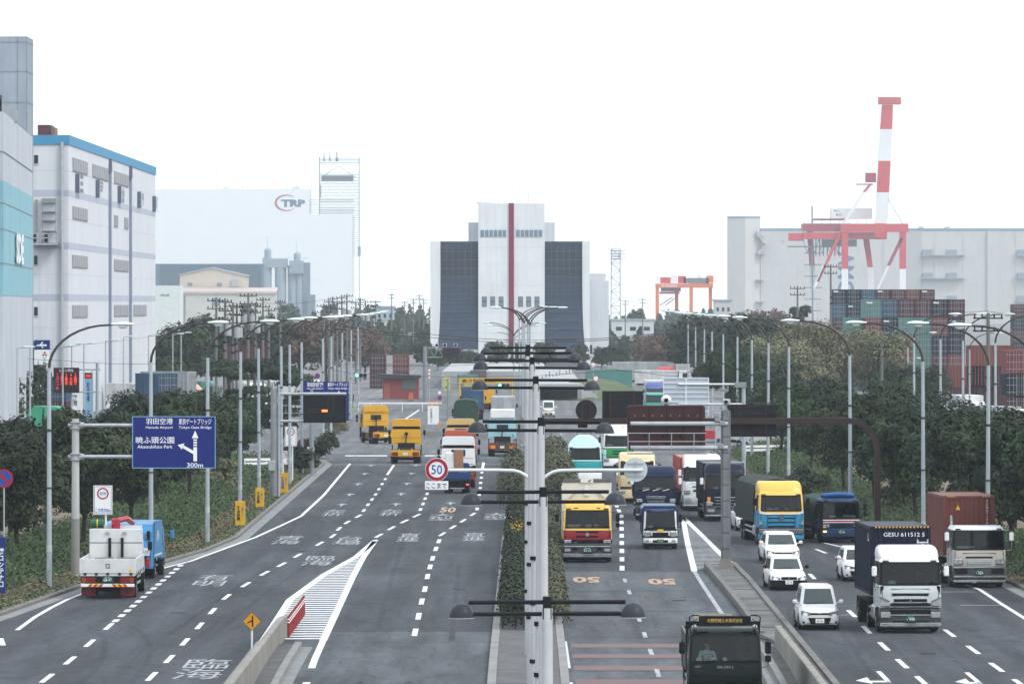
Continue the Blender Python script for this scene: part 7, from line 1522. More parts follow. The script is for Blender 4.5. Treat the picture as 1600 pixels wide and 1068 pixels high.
MB().box(-1.18, 1.18, L1 - 0.1, L1 - 0.02, 0.72, 1.0).build('rear_frame', DARK, t)
MB().cbox(-1.18, 1.18, L1 - 0.02, L1 + 0.05, 0.54, 0.68, 0.01).build('reflector_bar', WHITE, t)
for s in (-1, 1):
    for k in range(5):
        x = s * 0.58 - 0.30 + k * 0.12
        MB().prism([(x, 0.55), (x + 0.12, 0.55), (x + 0.12 - s * 0.10, 0.67), (x - s * 0.10, 0.67)], L1 + 0.05, L1 + 0.056, 'y').build('chevron', HZ if k % 2 else REDL, t)
    box('mud_flap', *sorted((s * 1.18, s * 0.56)), L1 - 0.25, L1 - 0.22, 0.12, 0.52, DREDF, t)
plate(t, '68-97', L1 + 0.06, 0.88, PLATEG, LETW, 'back', wd=0.5, ht=0.26)
# crane behind the cab and the drum
MB().cbox(-0.22, 0.22, 2.2, 2.7, 1.0, 2.5, 0.05).cbox(-0.14, 0.22, 2.25, 2.65, 2.5, 3.35, 0.06).tube([(0.0, 2.45, 3.25), (-0.35, 1.4, 3.30), (-0.5, -0.2, 3.05)], 0.13, 8).build('loading_crane', mat('crane_red', (0.34, 0.02, 0.04), 0.4, coat=0.3), t, False)
MB().cyl((0.14, 2.43, 3.1), (0.24, 2.43, 3.1), 0.24, n=14).build('winch_drum', mat('crane_red', ()), t)
MB().cyl((0.60, 2.5, 3.1), (1.15, 2.5, 3.1), 0.20, n=16).build('green_drum', mat('drum_green', (0.015, 0.10, 0.055), 0.4), t, True); MB().cyl((0.86, 2.5, 3.1), (0.90, 2.5, 3.1), 0.206, n=16).build('drum_band', PLATEY, t)
box('cab_rack', -1.1, 1.1, 2.05, 2.15, 2.4, 3.02, WHITE, t)

# ---- L2 blue refuse truck ahead of it
BLR = paint('refuse_blue', (0.045, 0.22, 0.46), 0.35, 0.4)
L2 = 6.4; t = truck('refuse_truck', 'light blue refuse truck with rounded body beside the white flatbed', -18.75, 268.5, -0.05, AWY, away=True, L=L2)
f = cab(t, 1.05, 0.8, 1.4, 2.25, 2.4, 1.6, BLR, tilt=0.15); bumper(t, 1.05, 0.3, 0.8, WHITE); mirrors(t, 1.05, 1.9, BLR, out=0.35)
chassis(t, 1.5, L2 - 0.6, [4.5], 0.42, 1.1, front=1.0, tank=False)
P = [(1.75, 0.95), (1.75, 2.55), (1.95, 2.68), (5.0, 2.72), (5.7, 2.60), (6.2, 2.2), (6.4, 1.5), (6.35, 0.55), (5.6, 0.5), (5.3, 0.95)]
MB().prism(P, -1.12, 1.12, 'x').build('refuse_body', BLR, t)
for s in (-1, 1):
    MB().prism([(5.35, 0.6), (5.15, 2.68), (5.28, 2.70), (5.50, 0.6)], *sorted((s * 1.12, s * 1.15)), 'x').build('body_rib', paint('refuse_blue_dark', (0.02, 0.10, 0.25)), t)
    box('white_band', *sorted((s * 1.12, s * 1.124)), 2.0, 5.1, 1.05, 1.13, WHITE, t); rear = MB().cbox(s * 0.95 - 0.09, s * 0.95 + 0.09, L2 - 0.08, L2 + 0.05, 0.62, 1.0, 0.03).build('rear_lamp', REDL, t)
    box('grab_handle', s * 0.98 - 0.07, s * 0.98 + 0.07, L2 - 0.3, L2 - 0.02, 1.9, 2.3, BLACK, t); text('side_lettering', '清掃', 0.9, 0.5, LETW, t, (s * 1.126, 3.6, 2.0), 'right' if s > 0 else 'left')
box('tailgate_hopper', -0.9, 0.9, L2 - 0.02, L2 + 0.02, 0.7, 1.4, DARK, t)
text('notice', '注意', 0.24, 0.2, LETB, MB().box(-1.06, -0.72, L2 + 0.0, L2 + 0.03, 1.15, 1.5).build('notice_plate', WHITE, t), (-0.89, L2 + 0.034, 1.32), 'back')

# ---- tractors (bobtail) seen from behind
YT = paint('tractor_yellow', (0.62, 0.33, 0.025), 0.4, 0.3)
def bobtail(name, label, X, Y, col, rz=0.0, roof=3.55, frame=None, window=True, L=6.6, group=AWY, fifth=True, lampm=None, rear_col=None):
    t = truck(name, label, X, Y, rz, group, away=True, L=L); frame = frame or DARK
    f = cab(t, 1.22, 1.45, 1.85, 2.7, 2.95, 2.2, col, tilt=0.2, liner=False); roof_spoiler(t, 1.22, 2.9, roof, col, 0.5, 2.2, 0.6)
    bumper(t, 1.22, 0.3, 0.95, col); mirrors(t, 1.22, 2.4, BLACK)
    if window: MB().cbox(-0.5, 0.5, 2.19, 2.215, 2.15, 2.62, 0.03).build('rear_window', DGLASS, t)
    for z in (1.55, 2.0, 2.75): box('panel_seam', -1.1, 1.1, 2.198, 2.206, z, z + 0.02, DARK, t)
    MB().tube([(0.1, 2.3, 1.2), (0.05, 2.45, 1.6), (0.0, 2.4, 2.1), (-0.05, 2.35, 2.3)], 0.05, 6).cyl((0.0, 2.25, 2.35), (0, 2.4, 2.35), 0.14, n=12).build('air_hoses', BLACK, t)
    q = MB()
    for s in (-1, 1): q.box(s * 0.42 - 0.05, s * 0.42 + 0.05, 1.9, L - 0.1, 0.75, 1.05)
    for y in np.arange(2.6, L - 0.3, 0.8): q.box(-0.4, 0.4, y, y + 0.1, 0.8, 0.98)
    q.build('chassis', frame, t); MB().box(-0.7, 0.7, 2.25, 2.6, 0.6, 1.6).build('engine_frame', DARK, t)
    wheel(t, 1.07, 1.35, 0.5, 0.28, None, 1); wheel(t, -1.07, 1.35, 0.5, 0.28, None, -1)
    for s in (-1, 1):
        for y in ((L - 1.6,) if L < 6.9 else (L - 2.2, L - 0.95)): wheel(t, s * 0.92, y, 0.5, 0.56, None, s)
        MB().prism([(L - 2.2, 0.8), (L - 2.1, 1.12), (L - 0.6, 1.12), (L - 0.45, 0.5), (L - 0.48, 0.5), (L - 0.66, 1.08), (L - 2.05, 1.08), (L - 2.15, 0.8)], s * 0.92 - 0.3, s * 0.92 + 0.3, 'x').build('mudguard', BLACK, t)
    if fifth:
        MB().prism([(L - 2.4, 1.06), (L - 2.2, 1.24), (L - 1.2, 1.24), (L - 0.9, 1.08)], -0.48, 0.48, 'x').build('fifth_wheel', DARK, t)
        for s in (-1, 1): MB().prism([(L - 1.6, 1.05), (L - 1.6, 1.20), (L - 0.25, 0.95), (L - 0.25, 0.85)], s * 0.5 - 0.05, s * 0.5 + 0.05, 'x').build('ramp_rail', frame, t)
    rc = rear_col or frame
    MB().cbox(-1.2, 1.2, L - 0.14, L - 0.04, 0.60, 1.10, 0.02).build('rear_crossmember', rc, t)
    rear_lamps(t, 1.14, L - 0.03, 0.80, 0.55, 0.30, lampm or mat('lamp_dark_red', ()))
    plate(t, '21-55', L - 0.02, 0.80, PLATEW, LETB, 'back', wd=0.36, ht=0.2)
    return t
bobtail('tractor_unit', 'yellow tractor unit without trailer just past the stop line, rear toward us', -9.75, 464.0, YT, 0.0, 3.55, YT, False)
bobtail('tractor_unit', 'yellow tractor unit turning across the junction beside the black message board', -12.9, 529.0, YT, 0.20, 3.5, YT, True, L=7.6)
WT = paint('tractor_white', (0.74, 0.76, 0.77)); bobtail('tractor_unit', 'white sleeper-cab tractor with black exhaust just ahead of the small blue truck', -4.75, 402.0, WT, 0.0, 3.55, REDP, True, L=6.6)
LB = paint('tractor_pale_blue', (0.28, 0.50, 0.58)); bobtail('tractor_unit', 'pale blue tractor with a white roof fairing beside the planted median', -1.93, 486.0, LB, 0.0, 3.2, mat('frame_brown', (0.10, 0.035, 0.03), 0.6), True, L=7.0, lampm=AMBER)
# its white upper fairing
t = bpy.data.objects[-1] if False else [o for o in bpy.data.objects if o.get('label', '').startswith('pale blue tractor')][0]
MB().cbox(-1.05, 1.05, 0.9, 2.3, 3.15, 3.95, 0.08).build('upper_fairing', WHITE, t)
OC = paint('tractor_buff', (0.58, 0.40, 0.17)); bobtail('tractor_unit', 'buff tractor with dark red frame queueing ahead of the white sleeper cab', -5.35, 470.0, OC, 0.0, 3.45, REDP, True, L=6.6, rear_col=REDP)
OR = paint('tractor_vermilion', (0.50, 0.09, 0.05)); bobtail('tractor_unit', 'vermilion tractor roof showing over the white sleeper cab', -4.95, 431.0, OR, 0.0, 3.35, REDP, True, L=6.6)
# ---- L5 small blue flatbed with a cardboard box and a fridge
BF = paint('flatbed_blue', (0.010, 0.045, 0.14), 0.4, 0.3); L5 = 4.8
t = truck('small_truck', 'small dark blue flatbed truck below the 50 sign, one tail lamp lit', -4.65, 391.0, 0.0, AWY, away=True, L=L5)
f = cab(t, 0.86, 0.7, 1.1, 1.9, 2.0, 1.6, BF, tilt=0.15); mirrors(t, 0.88, 1.6, BLACK, two=False); chassis(t, 1.4, L5 - 0.1, [3.7], 0.34, 0.88, front=0.8, tank=False, guard=False)
box('deck', -0.9, 0.9, 1.7, L5, 0.88, 0.95, BF, t); MB().cbox(-0.92, 0.92, L5 - 0.04, L5, 0.92, 1.75, 0.015).build('tailgate', BF, t)
for s in (-1, 1): MB().cbox(*sorted((s * 0.92, s * 0.88)), 1.7, L5 - 0.05, 0.92, 1.7, 0.01).build('side_board', BF, t)
text('lettering', '875-88', 0.5, 0.1, LETW, t, (-0.45, L5 + 0.004, 1.52), 'back'); box('tailgate_ledge', -0.9, 0.9, L5, L5 + 0.06, 1.0, 1.06, BF, t)
rear_lamps(t, 0.88, L5, 0.62, 0.3, 0.12, REDL); box('brake_lamp', -0.80, -0.62, L5 + 0.0, L5 + 0.045, 0.58, 0.66, mat('brake_lamp_lit', (1.0, 0.10, 0.12), 0.3, var=0, emit=1.5), t); box('step_bar', -0.5, 0.5, L5 - 0.08, L5, 0.32, 0.40, STEEL, t)
tag(MB().cbox(-0.32, 0.32, 0, 0.5, 0, 2.0, 0.02).build('cardboard_box', mat('cardboard', (0.30, 0.15, 0.09), 0.85, var=0.15), None, False, (-4.55, 391.3, 0.96)), 'tall brown cardboard box standing in the small blue truck', 'box')
tag(MB().cbox(-0.3, 0.3, 0, 0.6, 0, 1.85, 0.04).cbox(-0.305, 0.305, -0.03, 0.0, 0.0, 1.2, 0.01).build('refrigerator', WHITE, None, False, (-5.15, 391.4, 0.96)), 'white refrigerator standing beside the cardboard box on the blue truck', 'refrigerator')
# ================================================================ buildings, cranes and yards in the background
def pane_grid(parent, nm, x0, x1, z0, z1, y, nx, nz, gap, m, depth=0.06):
    w = (x1 - x0 - gap * (nx - 1)) / nx; h = (z1 - z0 - gap * (nz - 1)) / nz
    for i in range(nx):
        for j in range(nz): MB().box(x0 + i * (w + gap), x0 + i * (w + gap) + w, y - depth, y, z0 + j * (h + gap), z0 + j * (h + gap) + h).build(nm, m, parent)
# ---- centre building with the red stripe
Y = 1200.0; X = lambda p: sx(p, Y); Zp = lambda p: sz(p, Y)
t = thing('office_tower', 'white stepped building with a vertical red stripe and two dark screen walls', 'building', (0, Y, 0))
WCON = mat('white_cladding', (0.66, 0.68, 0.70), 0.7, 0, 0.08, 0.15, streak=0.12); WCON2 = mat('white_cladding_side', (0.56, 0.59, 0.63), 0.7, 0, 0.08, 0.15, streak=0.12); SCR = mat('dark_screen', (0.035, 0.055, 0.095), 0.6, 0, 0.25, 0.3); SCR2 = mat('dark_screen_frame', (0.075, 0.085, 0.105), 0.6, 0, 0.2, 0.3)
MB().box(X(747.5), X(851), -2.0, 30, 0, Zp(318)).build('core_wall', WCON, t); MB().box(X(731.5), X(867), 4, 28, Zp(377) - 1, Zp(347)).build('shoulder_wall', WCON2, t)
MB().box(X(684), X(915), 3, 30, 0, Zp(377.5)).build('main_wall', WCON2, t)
MB().box(X(795), X(803), -2.25, -2.0, Zp(548), Zp(317.5)).build('red_stripe', mat('stripe_red', (0.20, 0.025, 0.065), 0.6, 0, 0.08, 0.2), t)
for py_ in (358, 387, 413, 446, 487, 520): MB().box(X(747.5), X(851), -2.02, -2.0, Zp(py_) - 0.05, Zp(py_) + 0.05).build('panel_joint', WCON2, t)
for (a, b) in ((750, 792), (805.5, 848)):
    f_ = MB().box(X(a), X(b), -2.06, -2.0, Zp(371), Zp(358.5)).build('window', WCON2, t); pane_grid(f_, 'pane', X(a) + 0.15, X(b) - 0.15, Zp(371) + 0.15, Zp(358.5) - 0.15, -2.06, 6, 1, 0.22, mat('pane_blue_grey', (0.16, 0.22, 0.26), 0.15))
for px_ in (754, 767, 780, 810.5, 823, 836):
    f_ = MB().box(X(px_) - 0.1, X(px_ + 6) + 0.1, -2.06, -2.0, Zp(479), Zp(463)).build('window', SCR2, t); pane_grid(f_, 'pane', X(px_), X(px_ + 6), Zp(478.5), Zp(463.5), -2.06, 1, 2, 0.25, mat('pane_blue_grey', ()))
for s, (a, b) in ((-1, (688.5, 746.5)), (1, (851.5, 909.5))):
    cx = (a + b) / 2
    # screen flares outward at its foot
    zs = [545, 530, 510, 490, 470, 440, 400, 377]; fl_ = [4.5, 2.8, 1.4, 0.6, 0.2, 0, 0, 0]
    o_ = MB()
    rings = []
    for py_, e in zip(zs, fl_):
        xa, xb = (a - e, b) if s < 0 else (a, b + e); yy = -1.0 - e * 0.18; rings.append([(X(xa), yy, Zp(py_)), (X(xb), yy, Zp(py_)), (X(xb), 3.0, Zp(py_)), (X(xa), 3.0, Zp(py_))])
    sc_ = MB().loft(rings, 0, True, True).build('screen_wall', SCR, t)
    for k in range(1, 6): px_ = a + (b - a) * k / 6; MB().box(X(px_) - 0.06, X(px_) + 0.06, -1.12, -1.0, Zp(470), Zp(378)).build('mullion', SCR2, sc_)
    for k in range(12): py_ = 379 + k * 13.5; yy = -1.0 - float(np.interp(py_, zs[::-1], fl_[::-1])) * 0.18; MB().box(X(a - (0.5 if s < 0 else 0)), X(b), yy - 0.14, yy - 0.02, Zp(py_) - 0.09, Zp(py_) + 0.09).build('transom', SCR2, sc_)
    pr = mat('screen_panel', (0.028, 0.036, 0.052), 0.35, 0, 0.3, 0.3)
    for k in range(3): MB().box(X(a + 2 + k * 19), X(a + 17 + k * 19), -1.06, -1.0, Zp(430), Zp(389)).build('screen_panel', pr, sc_)
    # outer white fin curving out at the foot
    rings = []
    for py_, e in zip(zs, fl_):
        xa, xb = (672.5, a - 0.3 - e) if s < 0 else (b + 0.3 + e, 921.5); rings.append([(X(xa), -1.4, Zp(py_)), (X(xb), -1.4, Zp(py_)), (X(xb), 4.0, Zp(py_)), (X(xa), 4.0, Zp(py_))])
    rings[0:0] = [[(x, y, 0) for x, y, z in rings[0]]]
    MB().loft(rings, 0, True, True).build('fin_wall', WCON, t); MB().box(X(a - 6) if s < 0 else X(a), X(b) if s < 0 else X(b + 6), -1.6, 2.9, Zp(551), Zp(545) - 0.02).build('sill_band', WCON, t)
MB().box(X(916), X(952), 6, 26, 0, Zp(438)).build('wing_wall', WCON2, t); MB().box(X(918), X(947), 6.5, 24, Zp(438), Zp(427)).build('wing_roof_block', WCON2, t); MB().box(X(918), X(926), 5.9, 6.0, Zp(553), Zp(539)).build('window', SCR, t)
for px_, py_ in ((751, 305), (779, 303), (800, 288), (811, 296), (826, 300)): MB().cyl((X(px_), 5, Zp(319)), (X(px_), 5, Zp(py_)), 0.05, n=5).build('mast', GALV, t)
MB().box(X(745), X(768), 0, 6, Zp(318), Zp(315.5)).build('roof_unit', WCON2, t)
# ---- floodlight tower right of it
Y = 2000.0; t = thing('floodlight_tower', 'slender lattice floodlight tower beside the centre building', 'tower', (sx(962, Y), Y, 0)); H = sz(389, Y); w = 7.5 * Y / F
TL = mat('tower_blue_grey', (0.24, 0.29, 0.34), 0.5, 0.3, 0.1)
for sx_ in (-1, 1):
    for sy in (-1, 1): MB().cyl((sx_ * w, sy * w, 0), (sx_ * w * 0.9, sy * w * 0.9, H), 0.14, n=6).build('leg', TL, t)
for k in range(13):
    z0 = H * k / 13; z1 = H * (k + 1) / 13; s = 1 if k % 2 else -1
    for yy in (-w, w): MB().cyl((-s * w, yy, z0), (s * w, yy, z1), 0.09, n=5).build('brace', TL, t); MB().cyl((-w, yy, z1), (w, yy, z1), 0.09, n=5).build('brace', TL, t)
for k in range(4): zz = sz(392 + k * 4.2, Y); b = MB().box(-w - 0.3, w + 1.9, -w - 0.4, -w, zz - 0.12, zz + 0.05).build('lamp_row', TL, t); [MB().cbox(-w + i * 0.75, -w + i * 0.75 + 0.6, -w - 0.8, -w - 0.4, zz - 0.25, zz + 0.25, 0.06).build('floodlight', TL, b) for i in range(5)]
# ---- left: grey tower with turquoise block
GREY = mat('panel_grey', (0.27, 0.31, 0.36), 0.7, 0, 0.12, 0.2, streak=0.2); PALE = mat('panel_pale', (0.46, 0.49, 0.54), 0.7, 0, 0.10, 0.2, streak=0.25); TURQ = mat('panel_turquoise', (0.22, 0.43, 0.50), 0.7, 0, 0.10, 0.2, streak=0.2); JNT = mat('panel_joint_grey', (0.20, 0.23, 0.27), 0.8, 0, 0.1)
t = thing('cold_store_tower', 'tall grey tower at the left edge', 'building', (-70, 577, 0)); MB().box(-30, 19.5, 0, 7.5, 0, sz(57, 577)).build('wall', GREY, t)
for py_ in (66, 112, 160, 210): MB().box(-30, 19.53, -0.03, 7.53, sz(py_, 577) - 0.05, sz(py_, 577) + 0.05).build('panel_joint', JNT, t)
for px_ in (27.5, 42): x = sx(px_, 577) + 70; MB().box(x - 0.04, x + 0.04, -0.03, 0, 0, sz(57, 577)).build('panel_joint', JNT, t)
t = thing('cold_store', 'pale block with a turquoise band and white stretched lettering at the left edge', 'building', (0, 0, 0))
A, B = (-45.84, 500.0), (-49.9, 576.5); foot = lambda e: [(-95, 500 - e), (A[0] + e, A[1] - e), (B[0] + e, B[1]), (-95, 576.5)]
for z0, z1, m, e in ((0, 13.75, PALE, 0), (13.75, 23.85, TURQ, 0.03), (23.85, 29.9, PALE, 0)): MB().prism(foot(e), z0, z1, 'z').build('wall', m, t)
for z in (16.6, 19.6, 21.9, 26.4): MB().prism(foot(0.06), z - 0.05, z + 0.05, 'z').build('panel_joint', JNT, t)
MB().tube([(-46.2, 501, 20), (-46.2, 501, 31), (-47, 510, 31.6)], 0.15, 6).build('roof_pipe', DARK, t); MB().box(-47.8, -47.2, 503, 530, 29.9, 31.0).build('roof_rail', GALVD, t)
o = text('lettering', 'SDE', 19, 2.9, SWHITE, t, (-47.62, 535.6, 18.2), 'right', 0.05, rz=math.atan2(A[0] - B[0], B[1] - A[1])); o.location.x += 0.12
# ---- white warehouse with blue parapet
Y1, X1 = 650.0, -52.14; t = thing('warehouse', 'large white warehouse with blue parapet, louvre panels and big characters', 'building', (0, 0, 0)); WW = mat('warehouse_white', (0.58, 0.60, 0.64), 0.7, 0, 0.06, 0.12, streak=0.14); WS = WW
BPAR = mat('parapet_blue', (0.05, 0.24, 0.42), 0.6, 0, 0.1, 0.3); BAND = mat('floor_band', (0.40, 0.43, 0.51), 0.7, 0, 0.08, 0.3); LOUV = mat('louvre_grey', (0.30, 0.31, 0.325), 0.7, 0, 0.15, 0.8)
MB().box(-120, X1, Y1, 803, 0, 31.2).build('wall', WW, t); MB().box(-120.1, X1 + 0.12, Y1 - 0.12, 803, 31.2, 32.3).build('parapet', BPAR, t)
for z in (25.3, 19.3, 13.4): MB().box(-120, X1 + 0.02, Y1 - 0.02, 803, z, z + 0.75).build('floor_band', BAND, t)
for z in (28.2, 22.6, 16.4, 10.3, 6.0): MB().box(-120, X1 + 0.012, Y1 - 0.012, 803, z, z + 0.04).build('panel_joint', BAND, t)
Ys = lambda p: X1 * F / (p - VX)
def louvre(p0, p1, z0, z1):
    y0, y1 = Ys(p0), Ys(p1); b = MB().box(X1, X1 + 0.08, y0, y1, z0, z1).build('louvre', LOUV, t); n = max(4, int((y1 - y0) / 3.2))
    for k in range(n): ya = y0 + (y1 - y0) * k / n; MB().box(X1 + 0.08, X1 + 0.14, ya + 0.25, ya + (y1 - y0) / n - 0.25, z0 + 0.1, z1 - 0.1).build('blade', LOUV, b)
for (a, b, r) in ((113, 136, 0), (144, 168, 0), (178, 200, 0), (113, 136, 1), (112.5, 136, 2), (178, 200, 2), (112.5, 136, 3), (178, 200, 3), (208.5, 228, 3), (178, 183.5, 1), (194, 199.5, 1)):
    z0, z1 = ((28.3, 29.9), (22.8, 24.3), (17.2, 18.7), (11.4, 12.9))[r]; louvre(a, b, z0, z1)
CHAR = mat('sign_character', (0.10, 0.12, 0.17), 0.5)
for px_, s in ((121, '三'), (152.5, '菱'), (186.5, '倉'), (217, '庫'), (240.5, '株')):
    o = text('character', s, 5.2, 2.1, CHAR, t, (X1 + 0.5, Ys(px_), 27.0), 'right', 0.06); MB().box(X1, X1 + 0.5, Ys(px_) - 3.4, Ys(px_) - 3.1, 25.9, 28.1).build('character_shadow', CHAR, t)  # dark block stands for the shadow left of each raised character
for px_ in (170, 202): y = Ys(px_); MB().box(X1, X1 + 0.35, y - 0.45, y + 0.45, 1, 29.6).build('downpipe', mat('pipe_blue_grey', (0.22, 0.25, 0.33), 0.5), t); MB().prism([(y - 0.9, 29.6), (y + 0.9, 29.6), (y, 31.2)], X1, X1 + 0.4, 'x').build('rain_head', mat('pipe_dark', (0.08, 0.09, 0.14), 0.5), t)
FX = lambda p: sx(p, Y1); FZ = lambda p: sz(p, Y1)
for (a, b, c, d) in ((52, 61, 241, 257), (52, 60, 398, 415), (52, 60.5, 478, 494)): f_ = MB().box(FX(a), FX(b), Y1 - 0.1, Y1, FZ(d), FZ(c)).build('window', WW, t); MB().box(FX(a) + 0.1, FX(b) - 0.1, Y1 - 0.13, Y1 - 0.1, FZ(d) + 0.1, FZ(c) - 0.1).build('pane', DGLASS, f_)
MB().box(FX(52), FX(91), Y1 - 2.2, Y1, FZ(383), FZ(380)).build('balcony', GALV, t); 
for py_ in (365, 372): MB().box(FX(52), FX(91), Y1 - 2.2, Y1 - 2.1, FZ(py_) - 0.06, FZ(py_) + 0.06).build('balcony_rail', GALV, t)
for px_ in (52, 65, 78, 90.5): MB().box(FX(px_) - 0.05, FX(px_) + 0.05, Y1 - 2.2, Y1 - 2.1, FZ(381), FZ(364)).build('balcony_post', GALV, t)
for (a, b) in ((53, 57), (70.5, 76.5)): MB().box(FX(a), FX(b), Y1 - 0.9, Y1 - 0.1, FZ(378), FZ(366)).build('balcony_unit', DARK, t)
for k in range(4): py_ = (310, 330, 344, 360)[k]; MB().box(FX(66.5), FX(87), Y1 - 0.5, Y1, FZ(py_ + (7 if k == 0 else 1.5)), FZ(py_)).build('ladder_platform', GALVD, t)
for px_ in (67, 87): MB().box(FX(px_) - 0.03, FX(px_) + 0.03, Y1 - 0.4, Y1 - 0.3, FZ(365), FZ(310)).build('ladder_rail', GALVD, t)
MB().box(FX(55.5), FX(59), Y1 - 0.6, Y1, FZ(363), FZ(312)).build('duct', GALVD, t); MB().cyl((FX(97), Y1 - 0.3, 1), (FX(97), Y1 - 0.3, FZ(222)), 0.2, n=8).build('downpipe', GALV, t)
MB().box(FX(53), FX(73), Y1 + 5, Y1 + 10, 32.3, FZ(193)).build('roof_unit', mat('roof_unit_maroon', (0.10, 0.03, 0.045), 0.6, 0, 0.3, 1), t); MB().box(FX(74), FX(80), Y1 + 5, Y1 + 9, 32.3, FZ(197)).build('roof_unit', mat('roof_unit_rust', (0.20, 0.11, 0.07), 0.6, 0, 0.3, 1), t)
# ---- TRP cold store with lattice stair tower
Y = 4300.0; X = lambda p: sx(p, Y); Zp = lambda p: sz(p, Y)
TW_ = mat('coldstore_white', (0.74, 0.76, 0.78), 0.7, 0, 0.03, 0.1); TG_ = mat('tower_lattice', (0.09, 0.12, 0.16), 0.5, 0.2, 0.1); t = thing('cold_store', 'huge hazy white building with the TRP logo', 'building', (0, Y, 0))
MB().box(X(150), X(484), 0, 60, 0, Zp(295.5)).build('wall', TW_, t); MB().box(X(484), X(551), 0.5, 60, 0, Zp(335)).build('wall', TW_, t)
for py_ in (332, 373, 418): MB().box(X(150), X(484), -0.04, 0, Zp(py_) - 0.08, Zp(py_) + 0.08).build('panel_joint', mat('coldstore_joint', (0.60, 0.64, 0.68), 0.7), t)
text('logo', 'TRP', 38 * Y / F, 11.5 * Y / F, mat('logo_navy', (0.05, 0.10, 0.20), 0.5), t, (X(458), -0.1, Zp(317.5)), 'front', 0.06)
cr = [(X(447 + 18 * math.cos(a)), Zp(317 - 13 * math.sin(a))) for a in np.linspace(R(50), R(320), 24)]; ci = [(X(449 + 16.5 * math.cos(a)), Zp(317 - 11 * math.sin(a))) for a in np.linspace(R(50), R(320), 24)]
q = MB(); 
for k in range(23): q.quad([(cr[k][0], -0.08, cr[k][1]), (ci[k][0], -0.08, ci[k][1]), (ci[k + 1][0], -0.08, ci[k + 1][1]), (cr[k + 1][0], -0.08, cr[k + 1][1])])
q.build('logo_swoosh', mat('logo_red', (0.40, 0.05, 0.10), 0.5), t)
for px_ in (353, 461): MB().ball((X(px_), 20, Zp(296)), 3.2, 3.2, 3.4, 12, 5, half=True).build('roof_dome', mat('dome_pale', (0.48, 0.51, 0.54), 0.6), t, True); [MB().cyl((X(px_ - dx), 18, Zp(296)), (X(px_ - dx), 18, Zp(p)), 0.12, n=5).build('mast', TG_, t) for dx, p in ((16, 262), (13, 272), (-24, 278))]
t = thing('stair_tower', 'hazy blue latticed plant tower with three flues beside the TRP building', 'tower', (0, Y + 1, 0))
for px_ in (499, 561): MB().box(X(px_) - 0.2, X(px_) + 0.2, -0.2, 8.2, 0, Zp(245.5)).build('column', TG_, t)
for k in range(38): py_ = 247 + k * 2.35; MB().box(X(499), X(561), -0.15, 8, Zp(py_) - 0.09, Zp(py_) + 0.09).build('louvre_bar', TG_, t) if not (258 < py_ < 270) else None
for k in range(22): py_ = 337 + k * 3; MB().box(X(551.5), X(561), -0.15, 8, Zp(py_) - 0.12, Zp(py_) + 0.12).build('louvre_bar', TG_, t)
for k in range(9): py_ = 312 + k * 2.6; MB().box(X(484.5), X(553), -0.15, 8, Zp(py_) - 0.09, Zp(py_) + 0.09).build('louvre_bar', TG_, t)
for (a, b) in (((503, 277), (529, 259)), ((555, 277), (529, 259))): MB().cyl((X(a[0]), 0, Zp(a[1])), (X(b[0]), 0, Zp(b[1])), 0.2, n=6).build('brace', TG_, t)
MB().box(X(502), X(552), 1, 7, Zp(283), Zp(274)).build('plant_unit', mat('plant_blue', (0.16, 0.22, 0.30), 0.5), t); MB().cyl((X(500.5), -1, Zp(308)), (X(500.5), -1, Zp(290)), 0.6, n=8).build('duct', mat('plant_blue', ()), t)
for px_ in (506, 515, 526): MB().cyl((X(px_), 4, Zp(252)), (X(px_), 4, Zp(237)), 0.55 if px_ != 526 else 0.95, n=10).build('flue', mat('flue_pale', (0.6, 0.62, 0.64), 0.5), t, True)
MB().box(X(559), X(563.5), -0.5, 3, Zp(400), Zp(385)).build('control_box', mat('plant_blue', ()), t)
# ---- corrugated shed, beige gabled shed, silos
Y = 2700.0; t = thing('corrugated_shed', 'long slate-blue corrugated shed wall behind the beige gable', 'building', (0, Y, 0)); CB = mat('corrugated_blue', (0.13, 0.19, 0.25), 0.6, 0, 0.12, 0.5); MB().box(sx(220, Y), sx(412, Y), 0.3, 20, 0, sz(412, Y)).build('wall', CB, t)
for k in range(64): xx = sx(250 + k * 2.5, Y); MB().box(xx, xx + 0.2, 0.0, 0.3, 0, sz(412.5, Y)).build('rib', CB, t)
Y = 2300.0; t = thing('gabled_shed', 'beige gabled shed with small windows below the corrugated wall', 'building', (0, Y, 0)); BG = mat('beige_wall', (0.52, 0.46, 0.40), 0.7, 0, 0.08, 0.3, streak=0.1)
MB().prism([(sx(281, Y), 0), (sx(384, Y), 0), (sx(384, Y), sz(431, Y)), (sx(330, Y), sz(419, Y)), (sx(281, Y), sz(430, Y))], 0, 25, 'y').build('wall', BG, t); MB().prism([(sx(279, Y), sz(430.5, Y)), (sx(330, Y), sz(419, Y) + 0.05), (sx(386, Y), sz(431.5, Y)), (sx(386, Y), sz(429.8, Y)), (sx(330, Y), sz(417, Y)), (sx(279, Y), sz(428.8, Y))], -0.5, 25, 'y').build('roof', mat('shed_roof', (0.34, 0.36, 0.38), 0.6), t)
for px_ in (297, 343): f_ = MB().box(sx(px_ - 4.2, Y), sx(px_ + 4.2, Y), -0.1, 0, sz(447, Y), sz(441, Y)).build('window', BG, t); MB().box(sx(px_ - 3.7, Y), sx(px_ + 3.7, Y), -0.14, -0.1, sz(446.5, Y), sz(441.5, Y)).build('pane', mat('pane_blue_grey', ()), f_)
MB().box(sx(362, Y), sx(372, Y), -0.8, 0, sz(448, Y), sz(436, Y)).build('vent_unit', GALV, t)
